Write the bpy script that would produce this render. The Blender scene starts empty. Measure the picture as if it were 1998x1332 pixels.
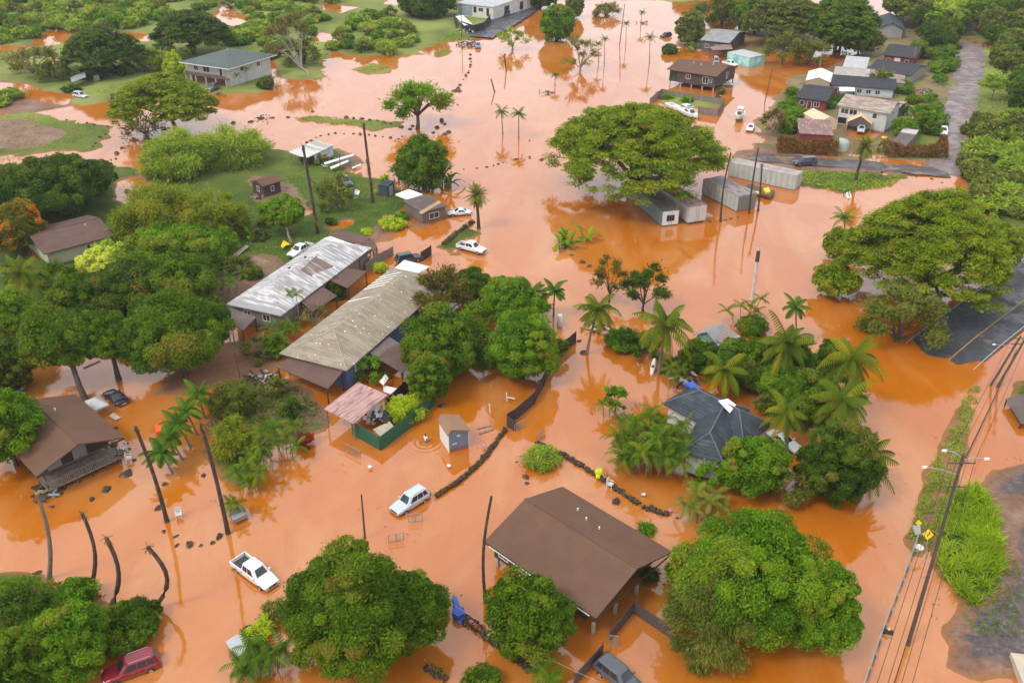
import bpy, math, random
import numpy as np
from mathutils import Vector
sc = bpy.context.scene
COL = sc.collection
R = math.radians
rnd = random.Random(7)
# ---------------------------------------------------------------- camera
F, PITCH, CAMH, PW, PH = 1750.0, R(30), 66.0, 1998, 1332
SP, CP = math.sin(PITCH), math.cos(PITCH)
def ray(px, py):
    a, b = (px - PW/2)/F, (PH/2 - py)/F
    return np.array([a, CP + b*SP, -SP + b*CP])
def at(px, py, z=0.0):
    d = ray(px, py); t = (z - CAMH)/d[2]
    return np.array([d[0]*t, d[1]*t, z])
def proj(p):
    x, y, z = p[0], p[1], p[2]-CAMH
    dep = y*CP - z*SP
    return (PW/2 + F*x/dep, PH/2 - F*(y*SP + z*CP)/dep)
def scale_at(px, py, z=0.0):
    p = at(px, py, z); return F/(p[1]*CP - (p[2]-CAMH)*SP)
def top_of(base, tx, ty):
    """point over/near base seen at pixel tx,ty, keeping the base's distance"""
    d = ray(tx, ty); t = base[1]/d[1]
    return np.array([d[0]*t, base[1], CAMH + d[2]*t])
cam = bpy.data.objects.new('camera', bpy.data.cameras.new('camera'))
COL.objects.link(cam); sc.camera = cam
cam.location = (0, 0, CAMH); cam.rotation_euler = (R(90)-PITCH, 0, 0)
cam.data.sensor_width = 36; cam.data.lens = F/PW*36; cam.data.clip_end = 20000; cam.data.clip_start = .5
# ---------------------------------------------------------------- materials
def nt(m):
    m.use_nodes = True; t = m.node_tree; t.nodes.clear(); return t
class G:
    """tiny node-graph helper"""
    def __init__(s, name):
        s.m = bpy.data.materials.new(name); s.t = nt(s.m); s.out = s.n('ShaderNodeOutputMaterial')
    def n(s, typ, **kw):
        x = s.t.nodes.new(typ)
        for k, v in kw.items():
            if k.startswith('i_'):
                x.inputs[int(k[2:]) if k[2:].isdigit() else k[2:].replace('_', ' ')].default_value = v
            else: setattr(x, k, v)
        return x
    def l(s, a, b): s.t.links.new(a, b)
    def noise(s, vec, scale, detail=4, rough=.55, dist=0):
        x = s.n('ShaderNodeTexNoise'); x.inputs['Scale'].default_value = scale; x.inputs['Detail'].default_value = detail
        x.inputs['Roughness'].default_value = rough; x.inputs['Distortion'].default_value = dist
        if vec is not None: s.l(vec, x.inputs['Vector'])
        return x.outputs['Fac']
    def ramp(s, fac, stops):
        x = s.n('ShaderNodeValToRGB'); e = x.color_ramp.elements
        while len(e) < len(stops): e.new(.5)
        for k, (p, c) in enumerate(stops):
            e[k].position = p; e[k].color = (c[0], c[1], c[2], 1) if hasattr(c, '__len__') else (c, c, c, 1)
        s.l(fac, x.inputs[0]); return x.outputs[0]
    def mix(s, fac, a, b, mode='MIX'):
        x = s.n('ShaderNodeMix'); x.data_type = 'RGBA'; x.blend_type = mode
        for v, i in ((fac, 0), (a, 6), (b, 7)):
            if hasattr(v, 'links') or isinstance(v, bpy.types.NodeSocket): s.l(v, x.inputs[i])
            else: x.inputs[i].default_value = v if i == 0 else (v[0], v[1], v[2], 1)
        return x.outputs[2]
    def math(s, op, a, b=None, c=None):
        x = s.n('ShaderNodeMath', operation=op)
        for i, v in enumerate((a, b, c)):
            if v is None: continue
            if isinstance(v, bpy.types.NodeSocket): s.l(v, x.inputs[i])
            else: x.inputs[i].default_value = v
        return x.outputs[0]
    def mapr(s, v, a, b, c=0, d=1):
        x = s.n('ShaderNodeMapRange'); s.l(v, x.inputs[0])
        for i, q in enumerate((a, b, c, d)): x.inputs[i+1].default_value = q
        return x.outputs[0]
    def bsdf(s, col, rough=.6, metal=0, spec=.5, normal=None, **kw):
        b = s.n('ShaderNodeBsdfPrincipled')
        for k, v in (('Base Color', col), ('Roughness', rough), ('Metallic', metal), ('Specular IOR Level', spec)):
            if isinstance(v, bpy.types.NodeSocket): s.l(v, b.inputs[k])
            else: b.inputs[k].default_value = (v[0], v[1], v[2], 1) if k == 'Base Color' else v
        for k, v in kw.items(): b.inputs[k.replace('_', ' ')].default_value = v
        if normal is not None: s.l(normal, b.inputs['Normal'])
        return b
    def bump(s, h, strength, dist=.1):
        x = s.n('ShaderNodeBump'); x.inputs['Strength'].default_value = strength; x.inputs['Distance'].default_value = dist
        s.l(h, x.inputs['Height']); return x.outputs[0]
    def done(s, sh): s.l(sh.outputs[0], s.out.inputs['Surface']); return s.m
    def coord(s, kind='Object'): return s.n('ShaderNodeTexCoord').outputs[kind]
    def pos(s): return s.n('ShaderNodeNewGeometry').outputs['Position']
_mc = {}
def M(name, col, rough=.6, metal=0, var=.18, scale=1.5, spec=.4, dirt=None, damt=.5, fine=12, coat=0):
    """painted / natural surface with tone variation and optional dirt blotches"""
    if name in _mc: return _mc[name]
    g = G(name); v = g.coord()
    n1 = g.noise(v, scale, 5); n2 = g.noise(v, fine, 3)
    c = g.mix(g.mapr(n1, .3, .7), [x*(1-var) for x in col], [min(1, x*(1+var)) for x in col])
    c = g.mix(g.mapr(n2, .3, .7, 0, .35), c, [x*.75 for x in col])
    if dirt is not None: c = g.mix(g.mapr(g.noise(v, scale*.8, 6, .65), .5, .68, 0, damt), c, dirt)
    b = g.bsdf(c, rough, metal, spec)
    if coat: b.inputs['Coat Weight'].default_value = coat; b.inputs['Coat Roughness'].default_value = .05
    _mc[name] = g.done(b); return _mc[name]
def roofmat(name, col, col2=None, stripe=0, axis=1, rust=None, ramt=.5, rscale=.35, spots=None, rough=.75, seam=0, var=.15, metal=0, streak=None):
    """roofing: stripe = corrugation period (m) across axis, seam = sheet joints, rust/spots blotches"""
    if name in _mc: return _mc[name]
    g = G(name); v = g.coord(); sx = g.n('ShaderNodeSeparateXYZ'); g.l(v, sx.inputs[0])
    ax = sx.outputs[axis]
    c = g.mix(g.mapr(g.noise(v, .5, 6, .6), .35, .65), [x*(1-var) for x in col], [min(1, x*(1+var)) for x in col])
    c = g.mix(g.mapr(g.noise(v, 9, 4), .35, .7, 0, .5), c, col2 or [x*.7 for x in col])
    if rust is not None:
        mp = g.n('ShaderNodeMapping'); g.l(v, mp.inputs[0]); s = [1, 1, 1]; s[axis] = 4.0; mp.inputs['Scale'].default_value = s
        nn = g.noise(mp.outputs[0], rscale*1.0, 8, .68)
        c = g.mix(g.mapr(nn, .62-ramt*.25, .66-ramt*.12), c, rust)
    if streak is not None:      # whole sheets of another tone
        fl = g.math('FLOOR', g.math('DIVIDE', ax, streak[0])); wn = g.n('ShaderNodeTexWhiteNoise', noise_dimensions='1D'); g.l(fl, wn.inputs['W'])
        c = g.mix(g.mapr(wn.outputs[0], streak[1], streak[1]+.02, 0, .9), c, streak[2])
    if seam:
        fr = g.math('FRACT', g.math('DIVIDE', ax, seam)); c = g.mix(g.mapr(fr, .0, .05, .6, 0), c, [x*.35 for x in col])
    if spots is not None:
        vo = g.n('ShaderNodeTexVoronoi'); g.l(v, vo.inputs[0]); vo.inputs['Scale'].default_value = 1.15
        sp = g.math('MULTIPLY', g.mapr(vo.outputs[0], .12, .17, 1, 0), g.mapr(g.noise(v, .3, 3), .42, .5))
        c = g.mix(sp, c, spots)
    nrm = None
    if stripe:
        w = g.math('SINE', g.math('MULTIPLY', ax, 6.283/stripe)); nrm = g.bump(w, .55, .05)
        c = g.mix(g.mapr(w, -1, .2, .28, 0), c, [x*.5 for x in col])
    else:
        nrm = g.bump(g.noise(v, 14, 4), .3, .04)
    _mc[name] = g.done(g.bsdf(c, rough, metal, .3, nrm)); return _mc[name]
def leafmat(name, cols, rough=.5, trans=.28, hue=None):
    """foliage: leaf colour from the per-leaf 'tint' attribute"""
    if name in _mc: return _mc[name]
    g = G(name); a = g.n('ShaderNodeAttribute', attribute_name='tint')
    k = len(cols)-1; cols = [(x[0]*2.15, x[1]*1.82, x[2]*.7) for x in cols]
    c = g.ramp(a.outputs['Fac'], [(i/k, x) for i, x in enumerate(cols)])
    c = g.mix(g.mapr(g.noise(g.coord(), .35, 3), .35, .7, 0, .3), c, [x*.62 for x in cols[len(cols)//2]])
    if name in ('mango_leaves', 'lush_leaves', 'dark_leaves', 'monkeypod_leaves', 'brown_green_leaves'): c = g.mix(g.mapr(a.outputs['Fac'], .93, 1.0, 0, .85), c, (.24, .15, .03))   # dry and flushing leaves
    b = g.bsdf(c, .6, 0, .07); tr = g.n('ShaderNodeBsdfTranslucent')
    g.l(g.mix(.5, c, (cols[-1][0]*1.1, cols[-1][1]*1.05, cols[-1][2]*.6)), tr.inputs[0])
    mx = g.n('ShaderNodeMixShader'); mx.inputs[0].default_value = trans
    g.l(b.outputs[0], mx.inputs[1]); g.l(tr.outputs[0], mx.inputs[2])
    _mc[name] = g.done(mx); return _mc[name]
def glassmat(name='window_glass', col=(.03, .04, .05)):
    if name in _mc: return _mc[name]
    g = G(name); _mc[name] = g.done(g.bsdf(col, .06, 0, .6)); return _mc[name]
def paint(name, col, metal=.0, rough=.28):
    """car paint with a splashed mud line along the sills"""
    if 'paint_'+name in _mc: return _mc['paint_'+name]
    g = G('paint_'+name); v = g.coord(); sx = g.n('ShaderNodeSeparateXYZ'); g.l(v, sx.inputs[0])
    mudk = g.mapr(g.math('ADD', sx.outputs[2], g.math('MULTIPLY', g.math('SUBTRACT', g.noise(v, 3.5, 5, .7), .5), .5)), .42, .62, .85, 0)
    c = g.mix(mudk, g.mix(g.mapr(g.noise(v, 2, 4), .4, .7, 0, .25), col, [x*.8 for x in col]), (.30, .14, .05))
    b = g.bsdf(c, g.mapr(mudk, 0, 1, rough, .8), metal, .5); b.inputs['Coat Weight'].default_value = .5; b.inputs['Coat Roughness'].default_value = .06
    _mc['paint_'+name] = g.done(b); return _mc['paint_'+name]
# ---------------------------------------------------------------- mesh building
def tag(o, label, cat, group=None, kind=None):
    if label: o['label'] = label
    if cat: o['category'] = cat
    if group: o['group'] = group
    if kind: o['kind'] = kind
    return o
def empty(name, loc, rz=0, label=None, cat=None, group=None):
    o = bpy.data.objects.new(name, None); COL.objects.link(o); o.empty_display_size = .3
    o.location = tuple(float(x) for x in loc); o.rotation_euler = (0, 0, rz)
    return tag(o, label, cat, group)
def mesh_np(name, V, Fq, mat, tint=None, smooth=False):
    """V (n,3) ; Fq (m,k) same-size faces"""
    me = bpy.data.meshes.new(name); m, k = Fq.shape
    me.vertices.add(len(V)); me.vertices.foreach_set('co', np.ascontiguousarray(V, dtype=np.float32).ravel())
    me.loops.add(m*k); me.loops.foreach_set('vertex_index', np.ascontiguousarray(Fq, dtype=np.int32).ravel())
    me.polygons.add(m); me.polygons.foreach_set('loop_start', np.arange(0, m*k, k, dtype=np.int32))
    if smooth: me.polygons.foreach_set('use_smooth', np.ones(m, dtype=bool))
    if tint is not None:
        at_ = me.attributes.new('tint', 'FLOAT', 'POINT'); at_.data.foreach_set('value', tint.astype(np.float32))
    me.update(calc_edges=True); me.materials.append(mat); return me
def link(name, me, parent=None):
    o = bpy.data.objects.new(name, me); COL.objects.link(o)
    if parent is not None: o.parent = parent
    return o
class MB:
    def __init__(s): s.v = []; s.f = []; s.sm = []
    def add(s, vs, fs, smooth=False):
        b = len(s.v); s.v += [tuple(map(float, v)) for v in vs]
        for f in fs: s.f.append([b+i for i in f]); s.sm.append(smooth)
        return s
    def box(s, x0, x1, y0, y1, z0, z1, rz=0, c=(0, 0, 0), ry=0, rx=0):
        vs = [Vector((x, y, z)) for z in (z0, z1) for (x, y) in ((x0, y0), (x1, y0), (x1, y1), (x0, y1))]
        if rz or rx or ry:
            from mathutils import Euler
            e = Euler((rx, ry, rz)).to_matrix(); vs = [e @ v for v in vs]
        vs = [(v[0]+c[0], v[1]+c[1], v[2]+c[2]) for v in vs]
        return s.add(vs, [(3, 2, 1, 0), (4, 5, 6, 7), (0, 1, 5, 4), (1, 2, 6, 5), (2, 3, 7, 6), (3, 0, 4, 7)])
    def prism(s, poly, vec):
        """closed polygon (3D points) pushed along vec"""
        n = len(poly); a = [tuple(p) for p in poly]; b = [tuple(p[i]+vec[i] for i in range(3)) for p in poly]
        s.add(a+b, [tuple(range(n))[::-1], tuple(range(n, 2*n))] + [(i, (i+1) % n, n+(i+1) % n, n+i) for i in range(n)]); return s
    def tube(s, pts, rads, n=7, smooth=True, cap=True):
        pts = [Vector(tuple(map(float, p))) for p in pts]; vs = []; k = len(pts)
        for i, p in enumerate(pts):
            d = (pts[min(i+1, k-1)] - pts[max(i-1, 0)]).normalized()
            a = d.cross(Vector((.13, .27, .95)) if abs(d.z) < .9 else Vector((1, .1, 0))).normalized(); b = d.cross(a)
            r = rads[i] if hasattr(rads, '__len__') else rads
            for j in range(n):
                t = 2*math.pi*j/n; vs.append(p + a*(r*math.cos(t)) + b*(r*math.sin(t)))
        fs = [(i*n+j, i*n+(j+1) % n, (i+1)*n+(j+1) % n, (i+1)*n+j) for i in range(k-1) for j in range(n)]
        s.add(vs, fs, smooth)
        if cap: s.add([vs[j] for j in range(n)], [tuple(range(n))[::-1]]); s.add([vs[(k-1)*n+j] for j in range(n)], [tuple(range(n))])
        return s
    def loft(s, rings, cap=True, smooth=False):
        n = len(rings[0]); vs = [p for r in rings for p in r]
        fs = [(i*n+j, i*n+(j+1) % n, (i+1)*n+(j+1) % n, (i+1)*n+j) for i in range(len(rings)-1) for j in range(n)]
        if cap: fs += [tuple(range(n))[::-1], tuple((len(rings)-1)*n+j for j in range(n))]
        return s.add(vs, fs, smooth)
    def rock(s, c, r, seed, seg=9, rings=6):
        rg = random.Random(seed); ph = [rg.uniform(0, 6.3) for _ in range(6)]; vs = []; fs = []
        def rad(t, p): return 1 + .14*math.sin(2*t+ph[0])*math.sin(p*2+ph[1]) + .1*math.sin(3*t+ph[2]) + .08*math.sin(5*t+ph[3]+3*p) + rg.uniform(-.05, .05)
        for i in range(rings+1):
            p = math.pi*i/rings
            for j in range(seg):
                t = 2*math.pi*j/seg; q = rad(t, p)
                vs.append((c[0]+r[0]*q*math.sin(p)*math.cos(t), c[1]+r[1]*q*math.sin(p)*math.sin(t), c[2]+r[2]*q*math.cos(p)))
        for i in range(rings):
            for j in range(seg): fs.append((i*seg+j, (i+1)*seg+j, (i+1)*seg+(j+1) % seg, i*seg+(j+1) % seg))
        return s.add(vs, fs, False)
    def mesh(s, name, mat):
        me = bpy.data.meshes.new(name); me.from_pydata(s.v, [], s.f); me.polygons.foreach_set('use_smooth', s.sm)
        me.materials.append(mat); me.update(); return me
    def build(s, name, mat, parent=None): return link(name, s.mesh(name, mat), parent)
def copy_tree(o, parent=None):
    c = o.copy(); COL.objects.link(c); c.parent = parent
    for ch in list(o.children): copy_tree(ch, c)
    return c
# value noise
_tab = np.random.RandomState(3).rand(256, 256)
def vnoise(x, y):
    xi = np.floor(x).astype(int); yi = np.floor(y).astype(int); fx = x-xi; fy = y-yi
    fx = fx*fx*(3-2*fx); fy = fy*fy*(3-2*fy); T = lambda a, b: _tab[a % 256, b % 256]
    return (T(xi, yi)*(1-fx)+T(xi+1, yi)*fx)*(1-fy) + (T(xi, yi+1)*(1-fx)+T(xi+1, yi+1)*fx)*fy
def fbm(x, y, o=4):
    r = 0; a = .5
    for k in range(o): r = r + a*(vnoise(x*2**k+17*k, y*2**k+31*k)); a *= .5
    return r/(1-.5**o)
def polysd(X, Y, poly):
    """signed distance (+ inside) to a polygon in world metres"""
    P = np.array(poly)[:, :2]; d2 = np.full(X.shape, 1e12); ins = np.zeros(X.shape, bool); n = len(P)
    for i in range(n):
        a, b = P[i], P[(i+1) % n]; e = b-a; wx, wy = X-a[0], Y-a[1]
        t = np.clip((wx*e[0]+wy*e[1])/max(e@e, 1e-9), 0, 1); d2 = np.minimum(d2, (wx-t*e[0])**2+(wy-t*e[1])**2)
        c = ((a[1] > Y) != (b[1] > Y)); den = (b[1]-a[1]) or 1e-9
        ins ^= c & (X < (b[0]-a[0])*(Y-a[1])/den + a[0])
    d = np.sqrt(d2); return np.where(ins, d, -d)
def pxpoly(pts, z=0): return [at(x, y, z) for x, y in pts]
# ================================================================ SETTING: ground, flood water, roads
LAND = [  # (cover, polygon in photo pixels, height)
 ('grass', [(-260,-75),(1120,-75),(1060,-10),(1048,8),(1010,38),(962,60),(925,78),(860,84),(830,92),(822,106),(760,112),(700,108),(650,103),(632,130),(640,148),(585,160),(548,150),(540,120),(520,112),(500,118),(530,150),(533,172),(500,184),(430,184),(330,176),(300,190),(215,188),(205,200),(160,206),(120,200),(150,186),(60,176),(-260,172)], .45),
 ('mud', [(-260,185),(60,195),(150,206),(90,216),(40,224),(-260,222)], .15),
 ('grass', [(-260,216),(60,224),(140,234),(224,250),(196,288),(160,296),(70,300),(-260,330)], .4),
 ('mud', [(-260,240),(60,238),(125,262),(95,282),(40,296),(-260,310)], .42),
 ('grass', [(480,300),(520,290),(570,292),(660,282),(690,330),(735,345),(775,360),(800,395),(760,440),(742,470),(700,478),(650,520),(560,580),(450,640),(330,690),(200,700),(60,690),(-120,700),(-120,330),(200,318),(275,340),(430,320)], .45),
 ('mud', [(495,345),(560,352),(600,395),(575,420),(520,400),(480,400)], .47),
 ('mud', [(300,590),(520,500),(560,520),(470,600),(400,640)], .47),
 ('grass', [(556,228),(620,224),(690,232),(780,240),(792,250),(745,252),(660,247),(585,240)], .2),
 ('grass', [(684,136),(725,124),(768,130),(760,144),(715,148)], .1),
 ('grass', [(845,104),(872,95),(882,100),(870,110),(852,113)], .1),
 ('gravel', [(655,285),(690,300),(712,318),(690,335),(650,330),(640,300)], .12),
 ('mud', [(360,700),(440,672),(530,650),(548,690),(545,740),(500,748),(420,760),(340,772),(300,770),(330,745)], .08),
 ('mixed', [(500,730),(560,740),(640,790),(640,838),(600,850),(520,870),(440,872),(405,840),(400,780),(440,750)], .3),
 ('grass', [(395,880),(470,860),(520,870),(500,920),(480,960),(450,955),(420,925)], .12),
 ('grass', [(-120,1135),(60,1118),(150,1140),(200,1150),(240,1170),(300,1182),(312,1215),(250,1245),(205,1290),(150,1335),(100,1420),(-160,1430)], .35),
 ('mixed', [(1895,750),(1912,752),(1900,800),(1885,860),(1868,930),(1850,1000),(1820,1060),(1790,1080),(1768,1060),(1790,980),(1822,900),(1850,840),(1872,790)], .08),
 ('grass', [(1865,960),(1905,945),(1935,1000),(1955,1080),(1945,1140),(1900,1190),(1858,1160),(1830,1120),(1828,1050)], .4),
 ('gravel', [(1905,950),(1930,915),(1980,912),(2200,900),(2200,1420),(1990,1330),(1900,1325),(1845,1300),(1838,1240),(1852,1185),(1920,1150),(1950,1080),(1935,1010)], .3),
 ('mud', [(1945,985),(1985,975),(2000,1010),(1970,1030),(1948,1010)], .32),
 ('grass', [(1960,745),(2000,735),(2200,720),(2200,790),(2000,790),(1968,778)], .3),
 ('grass', [(1880,340),(1868,325),(1875,250),(1892,150),(1905,70),(1960,-75),(2600,-75),(2600,470),(2010,520),(1970,520),(1940,450),(1905,400)], .45),
 ('mixed', [(1475,292),(1490,215),(1525,185),(1545,150),(1600,135),(1640,118),(1720,85),(1740,40),(1800,-20),(1980,-75),(1905,75),(1885,200),(1868,320),(1800,316),(1700,306),(1600,300),(1530,296)], .4),
 ('grass', [(1560,332),(1640,334),(1760,342),(1775,352),(1740,366),(1660,378),(1600,372),(1562,362)], .22),
 ('grass', [(1740,262),(1835,230),(1830,300),(1750,296)], .42),
 ('grass', [(1505,300),(1850,308),(1850,316),(1505,306)], .4),
 ('mud', [(1440,296),(1530,300),(1650,308),(1860,322),(1858,338),(1700,338),(1560,330),(1440,312)], .22),
 ('mixed', [(1330,55),(1480,60),(1560,60),(1640,70),(1600,100),(1500,100),(1440,112),(1380,100),(1320,90)], .12),
 ('grass', [(1280,180),(1300,176),(1405,196),(1400,214),(1340,212),(1290,200)], .3),
 ('grass', [(840,480),(870,470),(915,445),(925,452),(900,478),(885,494),(850,492)], .2),
 ('mud', [(745,420),(800,430),(760,470),(715,480)], .05),
 ('mud', [(800,405),(862,398),(880,410),(840,440),(800,450)], .1),
 ('grass', [(1225,655),(1320,700),(1330,730),(1290,730)], .1),
 ('mud', [(1290,790),(1380,740),(1500,760),(1560,800),(1500,900),(1420,920),(1340,880)], -.1),
 ('asphalt', [(1035,-10),(1052,10),(1015,40),(962,62),(930,72),(905,68),(955,40),(985,10)], .5),
 ('grass', [(1190,-75),(1300,-75),(1420,-10),(1440,2),(1340,4),(1200,0),(1080,0),(1100,-75)], .3),
]
CUTS = [ # flood channels through the land
 [(52,92),(75,74),(108,56),(122,62),(158,64),(135,84),(95,90)],
 [(-20,160),(40,162),(85,180),(140,186),(128,206),(60,192),(-20,180)],
 [(300,2),(350,28),(345,36),(310,18)], [(400,38),(440,10),(470,30),(510,38),(480,55),(420,45)],
 [(235,62),(300,68),(290,84),(255,78)], [(620,62),(665,72),(660,86),(615,80)],
 [(700,82),(770,80),(760,90),(705,90)], [(630,8),(700,14),(665,26),(630,20)],
 [(0,88),(50,92),(40,108),(0,104)], [(110,116),(125,116),(118,126),(100,124)],
 [(760,-2),(800,2),(770,12),(750,8)],
 [(655,432),(690,428),(690,440),(655,448),(640,444)], [(585,410),(612,412),(600,420),(580,424)],
 [(225,356),(270,344),(300,372),(255,398),(222,388)], [(62,470),(95,480),(100,505),(60,505)],
 [(1700,312),(1760,314),(1800,316),(1790,322),(1720,322),(1702,330)], [(1820,322),(1870,320),(1878,350),(1815,352)],
 [(1912,84),(1945,92),(1940,98),(1915,94)], [(1892,306),(1915,318),(1905,326),(1890,318)],
 [(1940,520),(1985,465),(2000,450),(2010,480),(1972,520)], [(1925,228),(1965,234),(1950,240),(1922,236)],
 [(1655,258),(1710,250),(1735,256),(1700,272),(1665,270)],
 [(15,735),(40,745),(60,900),(0,900)], [(70,1148),(105,1152),(100,1168),(75,1172)],
]
gxs = np.arange(-300, 300.1, .85); gys = [34.0]
while gys[-1] < 470: gys.append(gys[-1] + .42 + max(0, gys[-1]-60)*.0028)
def outw(a, n, s):
    r = []; d = 6.0
    for _ in range(n): a = a + s*d; r.append(a); d *= 1.75
    return r
gxs = np.array(outw(gxs[0], 12, -1)[::-1] + list(gxs) + outw(gxs[-1], 12, 1)); gys = np.array(outw(gys[0], 11, -1)[::-1] + gys + outw(gys[-1], 12, 1))
GX, GY = np.meshgrid(gxs, gys)
edge = (fbm(GX/7, GY/7, 5)-.5)*7.5 + (fbm(GX/1.7+9, GY/1.7, 3)-.5)*1.6
H = np.full(GX.shape, -.55); cover = np.zeros(GX.shape + (4,)); cover[..., 3] = 1
def region(poly, pad=14):
    P = np.array(poly); ix = slice(np.searchsorted(gxs, P[:, 0].min()-pad), np.searchsorted(gxs, P[:, 0].max()+pad)+1)
    iy = slice(np.searchsorted(gys, P[:, 1].min()-pad), np.searchsorted(gys, P[:, 1].max()+pad)+1); return iy, ix
CH = {'mixed': (.5, 0, 0), 'grass': (1, 0, 0), 'mud': (0, 0, 0), 'gravel': (0, 1, 0), 'asphalt': (0, 0, 1)}
for typ, pp, hh in LAND:
    poly = pxpoly(pp); iy, ix = region(poly)
    sd = polysd(GX[iy, ix], GY[iy, ix], poly)
    far = np.clip(GY[iy, ix]/140, .55, 1.3); s = sd + edge[iy, ix]*np.minimum(far, .35+.0*far if hh < .2 else far)*.8
    h = np.clip(s*.16, -.55, hh); H[iy, ix] = np.maximum(H[iy, ix], h)
    w = np.clip(s/1.6+.6 if typ != 'gravel' else s/3.5-.1, 0, 1)[..., None]; cover[iy, ix, :3] = cover[iy, ix, :3]*(1-w) + np.array(CH[typ])*w
# beyond the mapped valley floor the plain is dry and green
dm = np.clip(np.maximum((GY-440)/30, (np.abs(GX)-270)/20), 0, 1) + edge*.05; dm = np.clip(dm, 0, 1)
H = np.maximum(H, -.55+dm*1.2); cover[..., 0] = np.maximum(cover[..., 0], dm)
H += (fbm(GX/2.2, GY/2.2, 3)-.5)*.16*(H > -.2) + (fbm(GX/14+5, GY/14, 2)-.5)*.3*(H > .1)
for pp in CUTS:
    poly = pxpoly(pp); iy, ix = region(poly); sd = polysd(GX[iy, ix], GY[iy, ix], poly) + edge[iy, ix]*.35
    H[iy, ix] = np.minimum(H[iy, ix], .45 - np.clip(sd*.3+.45, 0, .9)); cover[iy, ix, :3] *= np.clip(1-(sd+2)/3, 0, 1)[..., None]
def gz(x, y):
    i = min(max(np.searchsorted(gys, y), 1), len(gys)-1); j = min(max(np.searchsorted(gxs, x), 1), len(gxs)-1)
    return float(H[i, j])
ny, nx = GX.shape; idx = np.arange(ny*nx).reshape(ny, nx)
Fq = np.stack([idx[:-1, :-1], idx[:-1, 1:], idx[1:, 1:], idx[1:, :-1]], -1).reshape(-1, 4)
# ground material
g = G('ground_soil_and_turf'); P = g.pos(); a = g.n('ShaderNodeVertexColor', layer_name='cover'); sp = g.n('ShaderNodeSeparateColor'); g.l(a.outputs[0], sp.inputs[0])
mud = g.ramp(g.noise(P, .22, 7, .62), [(.3, (.17, .075, .035)), (.5, (.23, .13, .085)), (.7, (.30, .19, .135))])
mud = g.mix(g.mapr(g.noise(P, 1.8, 5), .45, .7, 0, .7), mud, (.12, .07, .05))
gr = g.ramp(g.noise(P, .16, 7, .65), [(.3, (.042, .072, .008)), (.48, (.075, .120, .013)), (.62, (.12, .14, .025)), (.75, (.18, .145, .055))])
gr = g.mix(g.mapr(g.noise(P, 2.6, 5, .7), .4, .7, 0, .75), gr, (.035, .062, .012))
gv = g.ramp(g.noise(P, 1.3, 8, .75), [(.3, (.055, .045, .045)), (.55, (.12, .095, .09)), (.72, (.24, .2, .18))])
asf = g.ramp(g.noise(P, .7, 7, .7), [(.3, (.035, .035, .038)), (.7, (.08, .075, .075))])
gw = g.mapr(g.math('ADD', sp.outputs[0], g.math('MULTIPLY', g.math('SUBTRACT', g.noise(P, .35, 6, .7), .5), 1.5)), .42, .62)
py_ = g.n('ShaderNodeSeparateXYZ'); g.l(P, py_.inputs[0]); gr = g.mix(g.math('MULTIPLY', g.mapr(g.noise(P, .035, 3), .3, .6, .1, .85), g.mapr(py_.outputs[1], 175, 250)), gr, (.27, .30, .075)); c = g.mix(gw, mud, gr); c = g.mix(g.mapr(g.math('ADD', sp.outputs[1], g.math('MULTIPLY', g.math('SUBTRACT', g.noise(P, .5, 5), .5), .9)), .4, .65), c, gv)
c = g.mix(g.mapr(sp.outputs[2], .4, .6), c, asf)
pz = g.n('ShaderNodeSeparateXYZ'); g.l(P, pz.inputs[0])
shore = g.mapr(g.math('ADD', pz.outputs[2], g.math('MULTIPLY', g.math('SUBTRACT', g.noise(P, .9, 5, .7), .5), .28)), .02, .16, .9, 0)
c = g.mix(shore, c, (.30, .135, .05))
bm = g.bump(g.noise(P, 3, 6, .7), .6, .25)
g.done(g.bsdf(c, g.mapr(gw, 0, 1, .55, .95), 0, .18, bm))
me = mesh_np('ground', np.stack([GX.ravel(), GY.ravel(), H.ravel()], -1), Fq, g.m, smooth=True)
ca = me.color_attributes.new('cover', 'FLOAT_COLOR', 'POINT'); ca.data.foreach_set('color', cover.reshape(-1).astype(np.float32))
o = link('ground', me); o['kind'] = 'structure'
# flood water: muddy orange, glossy
PERSON = at(831, 862)
g = G('muddy_flood_water'); P = g.pos()
mp = g.n('ShaderNodeMapping'); g.l(P, mp.inputs[0]); mp.inputs['Scale'].default_value = (1, .45, 1); mp.inputs['Rotation'].default_value = (0, 0, R(20))
silt = g.mapr(g.noise(mp.outputs[0], .022, 7, .62, 1.0), .36, .66)
c = g.mix(silt, (.42, .110, .002), (.47, .145, .012))
c = g.mix(g.mapr(g.noise(mp.outputs[0], .06, 5, .6, 1.2), .44, .66, 0, .9), c, (.50, .20, .055))
c = g.mix(g.mapr(g.noise(mp.outputs[0], .16, 6, .7, 2.0), .52, .68, 0, .5), c, (.36, .10, .004))
w1 = g.noise(mp.outputs[0], 1.1, 3, .5); w2 = g.noise(mp.outputs[0], 3.2, 2, .5)
dv = g.n('ShaderNodeVectorMath', operation='DISTANCE'); g.l(P, dv.inputs[0]); dv.inputs[1].default_value = (PERSON[0], PERSON[1], 0)
ring = g.math('MULTIPLY', g.math('SINE', g.math('MULTIPLY', dv.outputs['Value'], 9.0)), g.mapr(dv.outputs['Value'], .4, 7.5, .5, 0))
calm = g.mapr(g.noise(P, .03, 3), .4, .62, .15, 1)
hgt = g.math('ADD', g.math('MULTIPLY', g.math('ADD', w1, g.math('MULTIPLY', w2, .4)), calm), ring)
b = g.bsdf(c, .05, 0, .5, g.bump(hgt, .26, .05), IOR=1.85)
g.done(b)
wm = MB().add([(-9000, -3000, 0), (9000, -3000, 0), (9000, 9000, 0), (-9000, 9000, 0)], [(0, 1, 2, 3)])
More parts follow.
